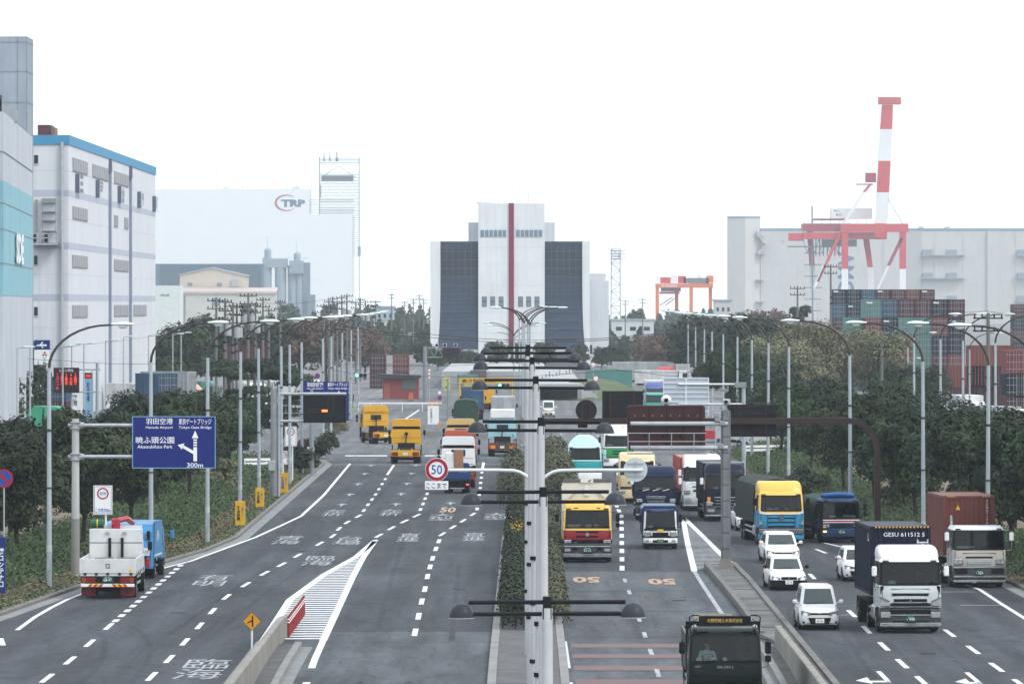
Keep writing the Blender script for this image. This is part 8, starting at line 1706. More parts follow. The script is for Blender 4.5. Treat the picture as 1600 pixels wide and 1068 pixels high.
t = thing('lean_to', 'long pinkish roof edge of the lower shed in front of the gable', 'building', (0, Y - 15, 0)); Yl = Y - 15; MB().box(sx(290, Yl), sx(430, Yl), 0, 14, 0, sz(456, Yl)).build('wall', mat('lean_wall', (0.50, 0.49, 0.46), 0.7, 0, 0.1, 0.3), t); MB().prism([(0 - 0.5, sz(459, Yl)), (14, sz(450, Yl)), (14, sz(449, Yl)), (-0.5, sz(455.5, Yl))], sx(283, Yl), sx(432, Yl), 'x').build('roof', mat('pink_roof', (0.45, 0.38, 0.36), 0.6, 0, 0.1, 0.6), t); MB().box(sx(331, Yl), sx(344, Yl), -0.1, 0, sz(478, Yl), sz(466, Yl)).build('window', mat('pane_blue_grey', ()), t)
t = thing('office_block', 'small white office with a green sign left of the gabled shed', 'building', (0, 1180, 0)); MB().box(sx(225, 1180), sx(281, 1180), 0, 12, 0, sz(446, 1180)).build('wall', mat('office_white', (0.60, 0.64, 0.63), 0.7), t); text('lettering', 'SUN CAR', 1.9, 0.5, mat('sign_green', (0.03, 0.2, 0.15), 0.5), t, (sx(258, 1180), -0.05, sz(461, 1180)), 'front', 0.02)
Y = 3000.0; t = thing('silo_plant', 'pair of blue-grey concrete silos with domed heads before the TRP building', 'silo', (0, Y, 0)); SG = mat('silo_grey', (0.28, 0.34, 0.40), 0.7, 0, 0.12, 0.3, streak=0.2); SD = mat('silo_dark', (0.17, 0.22, 0.28), 0.7, 0, 0.12, 0.3)
for (px_, r, py_) in ((417, 7, 403), (438, 9, 414), (457, 6.5, 425), (468, 6.5, 425)): MB().cyl((sx(px_, Y), 4, 0), (sx(px_, Y), 4, sz(py_, Y)), r * Y / F, n=16).build('silo', SG, t, True)
MB().box(sx(410, Y), sx(449, Y), 1, 8, sz(418, Y), sz(404, Y)).build('head_house', SG, t); MB().box(sx(452, Y), sx(474, Y), -0.5, 7, sz(427, Y), sz(407, Y)).build('head_house', SG, t); MB().box(sx(473, Y), sx(484, Y), 2, 9, 0, sz(410, Y)).build('tower', SD, t); MB().box(sx(449, Y), sx(453, Y), 2, 6, 0, sz(415, Y)).build('tower', SD, t); MB().box(sx(480, Y), sx(492, Y), 0, 9, 0, sz(460, Y)).build('tower', SD, t)
for px_, py_ in ((418, 392), (464, 398)): MB().cyl((sx(px_, Y), 4, sz(py_ + 12, Y)), (sx(px_, Y), 4, sz(py_, Y)), 5.5 * Y / F, n=12).ball((sx(px_, Y), 4, sz(py_, Y)), 5.8 * Y / F, None, 1.7, 12, 5, half=True).build('dome_head', SG, t, True); MB().cyl((sx(px_ - 1, Y), 4, sz(py_, Y)), (sx(px_ - 1, Y), 4, sz(py_ - 22, Y)), 0.08, n=5).build('mast', SD, t)
for py_ in (403, 413, 421): MB().box(sx(408, Y), sx(484, Y), -1.2, -1.1, sz(py_, Y) - 0.05, sz(py_, Y) + 0.05).build('hand_rail', SD, t)
# far low port buildings between pole rows and centre building
Y = 1550.0
for (a, b, c, m, lab) in ((586, 612, 500, (0.55, 0.56, 0.55), 'low cream store beside the russet tree'), (590, 616, 480, (0.30, 0.36, 0.42), 'bluish portal-framed store behind the cream one'), (640, 668, 522, (0.30, 0.37, 0.44), 'bluish plant building left of the centre building'), (612, 645, 535, (0.28, 0.33, 0.38), 'long low grey store behind the red containers'), (955, 1020, 500, (0.50, 0.53, 0.55), 'pale sheds right of the centre building'), (945, 985, 520, (0.22, 0.27, 0.32), 'dark low shed right of the centre building'), (1115, 1140, 470, (0.5, 0.52, 0.54), 'low grey shed behind the orange crane')):
    t = thing('port_building', lab, 'building', (0, Y, 0)); Y += 12; MB().box(sx(a, Y), sx(b, Y), 0, 14, 0, sz(c, Y)).build('wall', mat('port_wall_%d' % a, m, 0.7, 0, 0.15, 0.3), t); MB().box(sx(a, Y) - 0.3, sx(b, Y) + 0.3, -0.3, 14.3, sz(c, Y), sz(c, Y) + 0.4).build('roof', mat('port_roof', (0.35, 0.37, 0.40), 0.6), t)
    for k in range(3): xx = sx(a + (b - a) * (k + 0.3) / 3, Y); MB().box(xx, xx + (b - a) * 0.14 * Y / F, -0.08, 0, sz(c + 16, Y), sz(c + 10, Y)).build('window', DGLASS, t)
# ---- right: long warehouse with blue roof edge
Y = 3700.0; X = lambda p: sx(p, Y); Zp = lambda p: sz(p, Y); t = thing('warehouse', 'long beige-white warehouse with blue roof edge and rotated blue letters', 'building', (0, Y, 0))
RW = mat('warehouse_beige', (0.50, 0.495, 0.49), 0.7, 0, 0.06, 0.15, streak=0.16); RW2 = mat('warehouse_beige_dark', (0.40, 0.40, 0.41), 0.7, 0, 0.06, 0.15, streak=0.16); BE = mat('roof_edge_blue', (0.15, 0.24, 0.34), 0.6)
MB().prism([(X(1138), 0), (X(1164), 0 - 4), (X(1188), 3), (X(1188), 20), (X(1138), 20)], 0, Zp(340), 'z').build('stair_block', RW, t); MB().prism([(X(1137.5), -0.3), (X(1164), -4.3), (X(1188.5), 2.7), (X(1188.5), 20.3), (X(1137.5), 20.3)], Zp(340), Zp(338), 'z').build('roof_edge', BE, t)
MB().box(X(1188.5), X(1700), 2.5, 60, 0, Zp(360)).build('wall', RW, t); MB().box(X(1188), X(1700), 2.2, 60, Zp(360), Zp(356.5)).build('roof_edge', BE, t)
for px_ in (1380, 1415, 1440, 1460, 1505, 1543, 1587): MB().box(X(px_) - 0.1, X(px_) + 0.1, 2.3, 2.5, 0, Zp(361)).build('wall_joint', RW2, t)
MB().box(X(1415), X(1440), 1.2, 2.5, 0, Zp(361)).build('pilaster', RW2, t); MB().box(X(1543), X(1560), 1.0, 2.5, 0, Zp(361)).build('pilaster', RW, t)
for py_ in (398, 434, 470): 
    for (a, b) in ((1440, 1507), (1588, 1640)):
        bl = MB().box(X(a), X(b), -1.5, 2.5, Zp(py_ + 1.5), Zp(py_)).build('balcony', mat('balcony_blue_grey', (0.28, 0.33, 0.39), 0.6), t); [MB().box(X(a + d), X(a + d + 15), -0.5, 2.4, Zp(py_), Zp(py_ - 8)).build('air_unit', mat('unit_grey', (0.22, 0.26, 0.31), 0.6), bl) for d in (2, 40)]
for (px_, py_) in ((1186, 368), (1188, 395), (1186, 436), (1186, 470)): MB().box(X(px_ - 4), X(px_ + 7), -1.5, 2.4, Zp(py_ + 2), Zp(py_)).build('stair_landing', RW2, t)
MB().prism([(X(1183), Zp(394)), (X(1197), Zp(380)), (X(1197), Zp(384)), (X(1186), Zp(397))], -1.2, 2.4, 'y').prism([(X(1183), Zp(360)), (X(1196), Zp(380)), (X(1193), Zp(381)), (X(1181), Zp(364))], -1.2, 2.4, 'y').build('outside_stair', RW2, t)
o = text('lettering', 'AMC', 64 * Y / F, 26 * Y / F, mat('letter_blue', (0.07, 0.13, 0.27), 0.5), t, (X(1322), 2.3, Zp(425)), 'front', 0.02); o.rotation_euler = (0, R(90), 0)
text('lettering', '臨港', 1.2, 2.6, mat('letter_grey', (0.25, 0.28, 0.33), 0.5), t, (X(1223), 2.3, Zp(378)), 'front', 0.02, True)
for px_, py_ in ((1208, 368), (1223, 368), (1193, 411), (1215, 411), (1238, 411)): MB().box(X(px_) - 0.2, X(px_) + 0.2, 2.0, 2.5, Zp(py_) - 0.4, Zp(py_) + 0.4).build('wall_lamp', RW2, t)
for px_ in (1437, 1478): MB().box(X(px_), X(px_ + 8), 10, 14, Zp(356.5), Zp(353.5)).build('roof_unit', RW, t)
# ---- harbour crane with raised boom
Y = 3000.0; X = lambda p: sx(p, Y); Zp = lambda p: sz(p, Y); S = Y / F
CR_ = mat('crane_harbour_red', (0.52, 0.045, 0.055), 0.5, 0, 0.08, 0.3); CW_ = mat('crane_white', (0.74, 0.75, 0.76), 0.5, 0, 0.06, 0.3); CD_ = mat('crane_dark', (0.16, 0.19, 0.23), 0.5, 0, 0.2, 0.3)
t = thing('harbour_crane', 'red and white ship-to-shore crane with its boom raised', 'crane', (0, Y, 0))
def slant(p0, p1, w0, w1, m, nm, y0=-1.2, y1=1.2): MB().loft([[(X(p0[0] - w0), y0, Zp(p0[1])), (X(p0[0] + w0), y0, Zp(p0[1])), (X(p0[0] + w0), y1, Zp(p0[1])), (X(p0[0] - w0), y1, Zp(p0[1]))], [(X(p1[0] - w1), y0, Zp(p1[1])), (X(p1[0] + w1), y0, Zp(p1[1])), (X(p1[0] + w1), y1, Zp(p1[1])), (X(p1[0] - w1), y1, Zp(p1[1]))]], 0, True, True).build(nm, m, t)
bx_ = lambda p: 1376 + (372 - p) * (1386.5 - 1376) / (372 - 163)
for a, b, m in ((374, 350, CR_), (350, 300.5, CW_), (300.5, 251.5, CR_), (251.5, 202, CW_), (202, 164, CR_)): slant((bx_(a), a), (bx_(b), b), 9.6, 9.4 if b > 165 else 8.6, m, 'boom_section')
MB().box(X(1372), X(1407.5), -2, 2, Zp(163.5), Zp(152)).build('boom_head', CR_, t)
for k in range(5): MB().box(X(1376 + k * 6), X(1379.5 + k * 6), -2.1, -2.0, Zp(160), Zp(158.5)).build('boom_slot', CD_, t)
for px_ in (1320, 1410.5): slant((px_, 420), (px_ - (0 if px_ < 1400 else 0), 350), 5.0, 5.2, CR_, 'leg'); slant((px_, 540), (px_, 420), 4.8, 5.0, CW_, 'leg')
for (a, b, m) in (((1363.5, 455 - 38), (1357, 372), CR_), ((1368, 540), (1363.5, 417), CW_), ((1272, 415), (1268, 350), CR_), ((1275, 540), (1272, 415), CW_)): slant(a, b, 4.2, 4.6, m, 'rear_leg', 20, 22.5)
MB().box(X(1313), X(1419), -1.6, 1.6, Zp(362.5), Zp(349.5)).build('portal_beam', CR_, t); MB().box(X(1366), X(1382), -2.2, 2.2, Zp(371), Zp(349)).build('boom_hinge', CR_, t)
MB().box(X(1255), X(1330), 3, 24, Zp(361), Zp(349)).build('girder', mat('crane_red_deep', (0.30, 0.03, 0.05), 0.5), t); MB().box(X(1256), X(1383), 2, 20, Zp(373), Zp(363)).build('girder', CR_, t); MB().box(X(1273), X(1325), 6, 24, Zp(343.5), Zp(341)).build('girder', mat('crane_red_deep', ()), t)
MB().box(X(1300), X(1364), 6, 20, Zp(341), Zp(325)).build('machine_house', CW_, t); text('lettering', 'No.1', 8 * S, 3.4 * S, CD_, t, (X(1308), 5.9, Zp(329)), 'front', 0.02); text('lettering', '6C', 10 * S, 4 * S, CD_, t, (X(1312), 5.9, Zp(335)), 'front', 0.02)
slant((1316, 352), (1350, 300), 2.6, 2.4, CW_, 'backstay'); slant((1350, 300), (1360, 288), 2.6, 2.6, CR_, 'backstay'); slant((1411, 350), (1387, 310), 1.1, 1.0, CW_, 'forestay')
MB().box(X(1338), X(1364), -0.5, 0.5, Zp(289), Zp(287)).build('platform', CD_, t); MB().box(X(1352), X(1369), -1, 1, Zp(285), Zp(270)).build('winch_house', mat('crane_red_deep', ()), t)
for px_ in (1368, 1397): MB().cyl((X(px_), 0, Zp(350)), (X(px_ + 7), 0, Zp(165)), 0.08, n=4).build('hoist_rope', CD_, t)
slant((1278, 440), (1312, 366), 2.2, 2.6, CR_, 'brace'); slant((1272, 450), (1288, 415), 1.8, 2.0, CW_, 'brace'); slant((1388, 415), (1409, 372), 2.6, 2.8, mat('crane_red_deep', ()), 'brace'); slant((1370, 455), (1388, 415), 1.4, 1.8, CW_, 'brace')
MB().box(X(1233), X(1256), 4, 12, Zp(376), Zp(364)).build('trolley', CR_, t); MB().box(X(1232), X(1300), 6, 10, Zp(386), Zp(384)).build('walkway', CD_, t)
for k in range(9): MB().cyl((X(1276 + k * 6), 8, Zp(400)), (X(1276 + k * 6), 8, Zp(373)), 0.35, n=5).build('festoon', CD_, t)
MB().box(X(1285), X(1340), 6, 10, Zp(385), Zp(374)).build('spreader', CD_, t)
for k in range(6): MB().box(X(1258), X(1285), 8, 10, Zp(396 + k * 18), Zp(394.5 + k * 18)).build('stair_landing', CD_, t)
slant((1271, 520), (1270, 322), 1.2, 1.0, CD_, 'stair_mast', 7, 9)
for k in range(12): slant((1256 + k * 6, 396 if k % 2 else 374), (1262 + k * 6, 374 if k % 2 else 396), 0.5, 0.5, CD_, 'lattice', 7, 7.6)
for k in range(9): MB().box(X(1256 + k * 14), X(1256.6 + k * 14), 1.8, 2.2, Zp(349), Zp(343)).build('hand_rail', CD_, t)
# ---- orange yard cranes further off
Y = 2600.0; X = lambda p: sx(p, Y); Zp = lambda p: sz(p, Y); CO_ = mat('yard_crane_orange', (0.62, 0.16, 0.07), 0.5, 0, 0.08, 0.3)
t = thing('yard_gantry_crane', 'orange rubber-tyred gantry crane in the haze beyond the lamp posts', 'crane', (0, Y, 0))
for (px_, y) in ((1027, 0), (1058, 8), (1080, 0), (1111, 8)): MB().box(X(px_ - 2.7), X(px_ + 2.7), y, y + 1.6, 0, Zp(449)).build('leg', CO_, t)
MB().box(X(1024), X(1084), -0.2, 2, Zp(449.5), Zp(443)).build('beam', CO_, t); MB().box(X(1077), X(1114), 0.2, 9.6, Zp(449.5), Zp(442.5)).build('beam', CO_, t); text('lettering', 'OI-TERMINAL', 26 * Y / F, 3.4 * Y / F, CW_, t, (X(1046), -0.3, Zp(446.5)), 'front', 0.03)
for (a, b, c, d, m) in ((1032, 1048, 442.5, 433, CR_), (1049, 1058, 442.5, 430, CW_), (1060, 1072, 442.5, 431, CR_), (1068, 1108, 442.5, 434, CD_), (1090, 1096, 434, 428, CW_), (1104, 1115, 442, 430.5, CO_), (1033, 1064, 455, 449.5, CD_), (1031, 1062, 459, 455.5, CR_)): MB().box(X(a), X(b), 2, 7, Zp(c), Zp(d)).build('machinery', m, t)
for (a, b) in (((1031, 477), (1051, 464)), ((1040, 477), (1054, 466))): MB().cyl((X(a[0]), 3, Zp(a[1])), (X(b[0]), 3, Zp(b[1])), 0.25, n=5).build('stair', CD_, t)
# ---- container yard
CC = {n: mat('container_' + n, c, 0.55, 0.05, 0.22, 0.8, streak=0.25) for n, c in dict(teal=(0.10, 0.23, 0.22), blue=(0.03, 0.08, 0.15), maroon=(0.085, 0.035, 0.042), navy=(0.03, 0.05, 0.082), red=(0.20, 0.045, 0.055), green=(0.085, 0.19, 0.17), rust=(0.13, 0.052, 0.05), sky=(0.02, 0.17, 0.33), grey=(0.35, 0.37, 0.39), white=(0.62, 0.63, 0.64)).items()}
DOORM = None
def door_mesh(H):
    q = MB(); W = 2.44
    for s in (-1, 1):
        for x in (0.30, 0.78): q.cyl((s * x, -0.035, 0.12), (s * x, -0.035, H - 0.1), 0.025, n=5)
        for z in (0.5, H * 0.5, H - 0.5): q.box(*sorted((s * 0.06, s * 1.1)), -0.05, -0.01, z - 0.03, z + 0.03)
    q.box(-0.025, 0.025, -0.03, 0.0, 0.1, H - 0.1); return q.mesh('lock_bars', mat('lock_bar_grey', (0.30, 0.30, 0.31), 0.5, 0.3))
HCUBE = container_mesh(12.19, 2.44, 2.74, 24, 8); DM_ = door_mesh(2.74); H20 = container_mesh(6.06, 2.44, 2.59, 14, 8); DM20 = door_mesh(2.59)
TIER = ['bottom', 'second', 'third', 'fourth', 'fifth', 'top']
LOGO = {}
def cont(label, x, y, z, c, rz=0.0, group=None, me_=HCUBE, dm=DM_, logo=None):
    o = inst('shipping_container', me_, None, (x, y, z), rz, [CC[c], CC[c]]); tag(o, label, 'container', group); inst('lock_bars', dm, o)
    if logo: text('lettering', logo, 0.9, 0.3, LETW, o, (-0.55, -0.055, 2.25), 'front', 0.03)
    return o
Y = 850.0; x0 = sx(1351.6, Y); cols = 6
ST = [['blue', 'rust', 'maroon', 'sky', 'rust', 'maroon'], ['navy', 'maroon', 'rust', 'green', 'maroon', 'rust'], ['teal', 'navy', 'red', 'green', 'navy', 'navy'], ['red', 'navy', 'teal', 'green', 'rust', 'navy'], ['teal', 'blue', 'maroon', 'maroon', 'navy', 'maroon']]
for r, row in enumerate(ST):
    for c_, col_ in enumerate(row):
        cont('%s container, %s column from the left, %s tier of the front stack' % (col_, ORD[c_], TIER[r] if r < 4 else 'top'), x0 + 1.25 + c_ * 2.49, Y, r * 2.745, col_, 0, 'front container stack', logo='tex' if (r * 7 + c_ * 3) % 4 == 0 else None)
for r, col_ in enumerate(['teal', 'navy', 'green', 'teal']): cont('%s container, %s tier of the lower step left of the front stack' % (col_, TIER[r]), x0 - 1.3, Y + 3, r * 2.745, col_, 0, 'front container stack')
Y = 1000.0; x0 = sx(1300, Y)
for r in range(6):
    for c_ in range(7):
        if r < 3 and c_ not in (0, 1): continue
        col_ = ['navy', 'navy', 'blue', 'maroon', 'maroon', 'rust', 'maroon'][c_] if r == 5 else random.choice(['navy', 'maroon', 'teal', 'rust', 'blue'])
        if r >= 3 or c_ < 2: cont('%s container, %s column from the left, %s tier of the rear stack' % (col_, ORD[c_], TIER[r]), x0 + 1.25 + c_ * 2.6, Y + (c_ % 2) * 0.4, r * 2.60 + 0.0, col_, 0, 'rear container stack', H20, DM20, 'tex' if (r + c_) % 3 == 2 else None)
for c_ in range(2, 7):
    for r in range(3): cont('maroon container, %s column from the left, %s tier of the rear stack' % (ORD[c_], TIER[r]), x0 + 1.25 + c_ * 2.6, Y, r * 2.6, 'maroon', 0, 'rear container stack', H20, DM20)
SHORT = ['lower rust side', 'upper rust side', 'bright red end by the ivy', 'dark end below the red one', 'maroon end beyond the tall pole', 'maroon end by the russet trees', 'rust end behind the red hut', 'long maroon side behind parked lorries', 'dark blue end', 'dark blue one in the yard', 'grey roofs', 'dark end in the lorry park']
for k, (px_, py_, Y, col_, rz, lab) in enumerate([(1560, 601, 720, 'rust', PI / 2, 'long rust container side behind the white lorry, lower one'), (1585, 576, 720, 'rust', PI / 2, 'long rust container side behind the white lorry, upper one'), (1588, 592, 640, 'red', 0, 'bright red container end by the ivy-covered pole'), (1600, 612, 640, 'navy', 0, 'dark container below the bright red one'), (1592, 496, 1150, 'maroon', 0, 'maroon container end at the right beyond the tall pole'), (590, 583, 880, 'maroon', 0, 'maroon container end beside the russet trees, left of the red hut'), (626, 586, 870, 'rust', 0, 'rust container end with white marks behind the red hut'), (420, 568, 760, 'maroon', PI / 2, 'long maroon container behind the white parked lorries'), (86, 652, 610, 'blue', 0, 'dark blue container end below the lane guidance board'), (262, 612, 640, 'blue', 0.5, 'dark blue container in the yard by the name pylon'), (300, 612, 660, 'grey', 1.2, 'grey container roofs in the yard behind the left trees'), (1000, 578, 1000, 'maroon', 0, 'dark container trailer end in the far lorry park')]):
    z = max(0.0, sz(py_, Y)); 
    if z > 0.4: 
        n = max(1, round(z / 2.59)); z = n * 2.6
        for j in range(n): cont('%s container, %s from the ground under the %s' % ('navy' if j % 2 else 'maroon', ORD[j], SHORT[k]), sx(px_, Y), Y, j * 2.6, 'navy' if j % 2 else 'maroon', rz, 'yard containers', H20, DM20)
    cont(lab, sx(px_, Y), Y, z, col_, rz, 'yard containers', H20, DM20)
# ---- red hut, height-limit beam, tunnel mouth
Y = 780.0; t = thing('red_hut', 'red hut with flat dark roof, door and window at the junction', 'hut', (sx(626, Y), Y, 0)); HR = mat('hut_red', (0.24, 0.055, 0.055), 0.6, 0, 0.15, 0.6, streak=0.15); w = 28 * Y / F
MB().box(-w, w, 0, 5, 0, sz(590, Y)).build('wall', HR, t); MB().prism([(-w - 0.5, sz(591, Y)), (w + 0.3, sz(590, Y)), (w + 0.3, sz(586, Y)), (-w - 0.5, sz(584, Y))], -0.6, 5.5, 'y').build('roof', mat('hut_roof', (0.05, 0.055, 0.065), 0.6), t)
b = MB().box(0.2, w - 0.3, -0.06, 0, 1.3, sz(591, Y)).build('window', mat('hut_window', (0.10, 0.12, 0.12), 0.2), t); MB().box(-w + 0.15, -w + 1.0, -0.05, 0, 0, 2.1).build('door', mat('hut_door', (0.30, 0.09, 0.08), 0.6), t)
for (px_, py_, m, lab) in ((642, 616, (0.50, 0.16, 0.09), 'orange work barrier leaning before the red hut'), (672, 618, (0.55, 0.25, 0.06), 'orange upright barrier panel beside the junction island, left one'), (680, 618, (0.55, 0.25, 0.06), 'orange upright barrier panel beside the junction island, right one')):
    Yb = 700 if px_ > 660 else 765; t = thing('work_barrier', lab, 'barrier', (sx(px_, Yb), Yb, 0)); MB().prism([(-0.35, 0.0), (0.35, 0.0), (0.25, 1.1), (-0.25, 1.1)], 0, 0.3, 'y').build('panel', mat('barrier_%d' % px_, m, 0.6), t); box('foot', -0.45, 0.45, -0.2, 0.5, 0.0, 0.08, DARK, t)
t = thing('notice_board', 'white notice panel with vertical lettering and an orange diamond at the junction island', 'sign', (sx(677, 560), 560, 0)); MB().box(-0.55, 0.55, -0.04, 0.04, 1.2, 3.0).build('panel', SWHITE, t); text('lettering', '大型車通行止', 0.22, 1.4, LETB, t, (-0.2, -0.046, 2.1), 'front', 0.01, True); MB().prism([(0.3, 1.1), (0.55, 0.85), (0.8, 1.1), (0.55, 1.35)], -0.1, -0.06, 'y').build('diamond', mat('diamond_orange', (0.6, 0.22, 0.05), 0.5), t); pipe('post', (0, 0.1, 0), (0, 0.1, 3.0), 0.06, GALV, t); box('plinth', -0.9, 0.9, -0.2, 1.2, 0, 0.5, CONC, t)
Y = 720.0; t = thing('height_limit_beam', 'yellow height-limit beam with black lettering before the left tunnel', 'gantry', (sx(754, Y), Y, 0)); YM = mat('beam_yellow', (0.62, 0.36, 0.03), 0.5, 0, 0.1); xa, xb = sx(718, Y) - sx(754, Y), sx(800, Y) - sx(754, Y)
MB().box(xa, xb, -0.1, 0.1, sz(599.5, Y), sz(590, Y)).build('beam', YM, t); text('lettering', '高さ制限4.5m', 4.2, 0.5, LETB, t, (xa + 2.4, -0.106, sz(594.8, Y)), 'front', 0.02); MB().box(xa + 0.6, xa + 1.6, -0.1, 0.1, sz(604, Y), sz(599.7, Y)).build('plate', YM, t)
for x in (xa, xb): pipe('post', (x, 0, 0), (x, 0, sz(590, Y)), 0.12, YM, t)
t = thing('clearance_sign', 'two stacked yellow-green warning plates on a post left of the height-limit beam', 'sign', (sx(698.5, 700), 700, 0)); pipe('post', (0, 0.1, 0), (0, 0.1, sz(588, 700)), 0.07, GALV, t); YG = mat('fluorescent_yellow', (0.55, 0.55, 0.08), 0.5)
for a, b, s in ((599, 589, '注意'), (609.5, 601, '速度')): q = MB().box(-0.34, 0.34, 0, 0.05, sz(a, 700), sz(b, 700)).build('plate', YG, t); text('lettering', s, 0.5, 0.3, LETB, q, (0, -0.006, sz((a + b) / 2, 700)), 'front', 0.02)
for k, (px_, py_, Y) in enumerate(((671, 578, 720), (671, 583.5, 719.8), (671, 589, 719.6), (687, 613, 600))): ring_sign('small round red-bordered sign %s left of the height-limit beam' % ('at the top of three', 'in the middle of three', 'at the bottom of three', 'above a blue disc')[k], px_ if k < 3 else 687, py_, Y, 0.42 if k < 3 else 0.5, 'limit')
ring_sign('small blue disc sign below a red-bordered one at the junction island', 687, 621.5, 599.6, 0.5)
for k, (px_, py_) in enumerate(((927, 570), (931, 591))): ring_sign('small red no-entry disc right of the tunnel mouth, %s' % ('upper farther one', 'lower nearer one')[k], px_, py_, 800 - k * 40, 0.8, 'limit')
TC = mat('tunnel_concrete', (0.36, 0.37, 0.38), 0.85, 0, 0.2, 0.2, streak=0.1)
t = thing('tunnel_portal', 'concrete tunnel mouth with a wide dark opening on the far centre road', 'tunnel', (0, 770, 0)); xa, xb = sx(845, 770), sx(906, 770)
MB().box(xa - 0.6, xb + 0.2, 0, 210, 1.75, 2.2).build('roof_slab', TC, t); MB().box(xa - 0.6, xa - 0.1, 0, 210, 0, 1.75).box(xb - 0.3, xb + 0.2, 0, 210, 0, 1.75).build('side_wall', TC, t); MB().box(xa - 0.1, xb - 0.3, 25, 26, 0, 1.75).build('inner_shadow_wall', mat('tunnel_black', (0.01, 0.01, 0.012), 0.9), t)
MB().prism([(xb + 0.2, 0.0), (xb + 3.2, 0.0), (xb + 0.2, 2.2)], -0.3, 60, 'y').build('wing_wall', TC, t)
for k in range(10): MB().box(xa + 0.3 + k * 0.55, xa + 0.5 + k * 0.55, 60 + k * 7, 62 + k * 7, 2.2, 2.5 + (k % 3) * 0.25).build('roof_vent', GALVD, t)
t = thing('tunnel_portal', 'pale concrete tunnel roof on the far left carriageway behind the yellow beam', 'tunnel', (0, 880, 0)); MB().box(sx(690, 880), sx(835, 880), 0, 120, 0, 2.6).build('roof_slab', TC, t); MB().box(sx(735, 880), sx(760, 880), -2, 0, 0, sz(578, 880)).build('plant_box', mat('plant_dark', (0.09, 0.09, 0.11), 0.6), t); MB().box(sx(715, 880), sx(747, 880), -4, -2, 0.5, sz(584.5, 880)).build('teal_box', CC['teal'], t)
q = MB().prism([(sx(910, 850), 840), (sx(960, 850), 860), (sx(980, 900), 900), (sx(918, 900), 900)], 0.0, 1.0, 'z'); tag(q.build('grass_bank', mat('mound_grass', ())), kind='structure')
tag(MB().box(-1, 1, 0, 0.2, 0, 3.2).box(-3.4, -1.02, 0.05, 0.2, 0, 3.2).box(1.02, 3.6, 0.05, 0.2, 0, 3.2).build('site_hoarding', mat('hoarding_green', (0.07, 0.20, 0.18), 0.6, 0, 0.15, 0.6), None, False, (sx(950, 850), 850, 0)), 'green hoarding right of the tunnel mouth', 'fence')
# ---- parked and distant lorries (simple cabs, boxes)
def lorry(label, px_, Y, rz, cabc, bodyc, L_=8.0, H_=3.5, away=False, tarp=False, bodym=None, group='parked and distant lorries', roofc=None):
    t = truck('lorry', label, sx(px_, Y), Y, rz, group, away=away, L=L_)
    f = cab(t, 1.2, 0.9, 1.8, 2.6, 2.85, 2.1, cabc, tilt=0.18, liner=False, glass=DGLASS, roof=roofc); bumper(t, 1.2, 0.3, 0.9, cabc); headlights(t, 1.2, 0.95, 1.2, f, 0.35); mirrors(t, 1.2, 2.3, BLACK); roof_spoiler(t, 1.2, 2.82, min(H_, 3.4), roofc or cabc, 0.5, 2.1, 0.6)
    q = MB()
    for s in (-1, 1): q.box(s * 0.42 - 0.04, s * 0.42 + 0.04, 1.9, L_ - 0.1, 0.72, 0.98)
    q.build('chassis', DARK, t)
    for s in (-1, 1):
        wheel(t, s * 1.05, 1.3, 0.5, 0.28, None, s); wheel(t, s * 0.92, L_ - 2.0, 0.5, 0.56, None, s)
    if tarp: tarp_body(t, 1.22, 2.3, L_, 1.0, H_ - 0.2, bodyc, 0.25, int(px_))
    elif bodyc: cargo_box(t, 1.22, 2.3, L_, 1.0, H_, bodyc, None, 5); MB().box(-0.01, 0.01, L_, L_ + 0.012, 1.1, H_ - 0.1).box(-1.1, 1.1, L_, L_ + 0.03, 1.0, 1.1).build('rear_door_seam', DARK, t)
    if away: rear_lamps(t, 1.1, L_, 0.8, 0.4, 0.16)
    return t
lorry('red-nosed white lorry with grey trailer in the far lorry park', 1031, 870, -0.75, WHITE, CC['grey'], 14, 3.8, roofc=paint('lorry_red', (0.55, 0.06, 0.06)))
lorry('blue-fronted lorry coming round the bend right of the tunnel', 1024, 700, 0, paint('lorry_blue_front', (0.09, 0.12, 0.32)), CC['white'], 9, 3.6); lorry('turquoise lorry low in front of the blue-fronted one', 1024, 650, 0, paint('lorry_turq', (0.06, 0.33, 0.28)), None, 7, 2.9)
lorry('grey box trailer parked across behind the far lamp posts', 1075, 900, PI / 2, WHITE, CC['grey'], 12, 3.9); lorry('white lorry parked among the far lamp posts', 1085, 860, 1.3, WHITE, CC['white'], 9, 3.0)
lorry('white lorry parked behind the right trees beyond the guard rail', 1190, 500, 0.3, WHITE, CC['white'], 9, 3.3); t = thing('skip_trailer', 'low red skip trailer just visible past the steel post', 'trailer', (sx(1112, 535), 535, 0)); MB().prism([(-0.75, 0.35), (0.75, 0.35), (0.9, 1.15), (-0.9, 1.15)], 0, 3.5, 'y').build('skip', REDP, t); [wheel(t, s_ * 0.7, 1.7, 0.35, 0.2, None, s_) for s_ in (-1, 1)]
lorry('white box lorry parked by the container stack, left of its neighbour', 1470, 640, 0.5, WHITE, CC['white'], 9, 3.9); lorry('white open-doored box lorry beside the tall lamp post', 1526, 560, 0.15, WHITE, CC['white'], 8, 4.0); lorry('grey-white lorry at the right edge behind the trees', 1596, 520, 0.4, WHITE, CC['grey'], 9, 3.6)
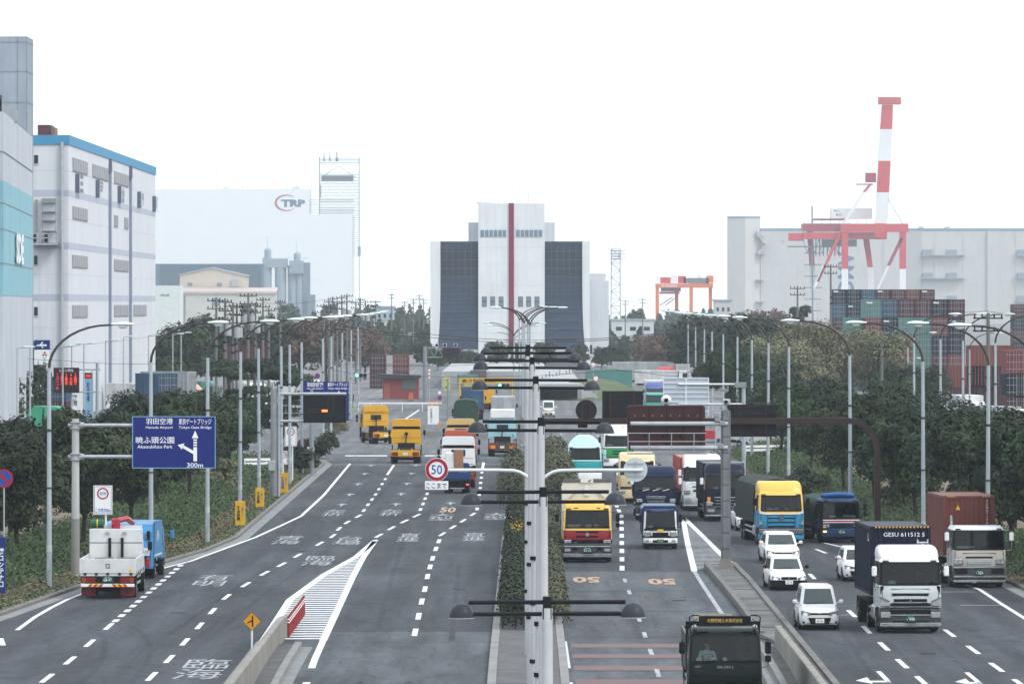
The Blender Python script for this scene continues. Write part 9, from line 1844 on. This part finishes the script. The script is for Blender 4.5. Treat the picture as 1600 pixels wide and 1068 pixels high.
for k, (px_, Y, rz, c, b, lab) in enumerate([(404, 700, 0.3, WHITE, CC['white'], 'white lorry parked behind the lamp row, leftmost of three'), (455, 720, 0.9, WHITE, CC['white'], 'white lorry with green logo behind the lamp row, middle of three'), (488, 730, 0.2, WHITE, CC['white'], 'white lorry behind the lamp row, rightmost of three'), (342, 720, 1.4, CC['teal'], CC['teal'], 'teal lorry parked left of the pole cluster'), (315, 690, 1.2, paint('lorry_peach', (0.55, 0.30, 0.18)), CC['white'], 'peach-fronted lorry in the left yard'), (280, 700, 1.3, WHITE, CC['white'], 'white-roofed lorry in the left yard behind the trees'), (105, 560, 1.5, paint('bus_green', (0.05, 0.35, 0.20)), paint('bus_green', ()), 'green lorry passing behind the left trees')]):
    lorry(lab, px_, Y, rz, c, b, 9, 3.3 if px_ != 105 else 3.0)
lorry('white curtain-sided lorry with green cab crossing the junction', 548, 660, 1.35, paint('lorry_green', (0.10, 0.24, 0.11)), CC['white'], 9, 3.7)
lorry('lorry under a dark green tarpaulin queueing into the left tunnel', 728, 560, 0, paint('lorry_olive', (0.3, 0.3, 0.25)), mat('tarp_dark', (0.03, 0.06, 0.045), 0.6, 0, 0.3, 2), 9, 3.6, True, True); lorry('blue box lorry ahead of the tarpaulin lorry', 738, 640, 0, BLU, CC['blue'], 9, 3.7, True); lorry('yellow lorry beyond the blue box lorry', 757, 690, 0, YT, None, 8, 2.9, True)
lorry('grey tank lorry with red lamps ahead of the pale blue tractor', 786, 590, 0, STEEL, CC['grey'], 9, 3.4, True)
# ---- haze: even pale air round the camera and everything built
hz = MB().box(-1500, 1500, -60, 4700, -9.5, 140).build('haze', None); hz.data.materials.clear(); tag(hz, 'pale even haze in the air over the whole place', 'haze', kind='stuff')
m = bpy.data.materials.new('haze_air'); m.use_nodes = True; N = m.node_tree.nodes; N.clear(); o = N.new('ShaderNodeOutputMaterial'); v = N.new('ShaderNodeVolumePrincipled'); v.inputs['Color'].default_value = (0.84, 0.93, 1.0, 1); v.inputs['Density'].default_value = 0.00010; v.inputs['Anisotropy'].default_value = 0.0
m.node_tree.links.new(v.outputs[0], o.inputs['Volume']); hz.data.materials.append(m)
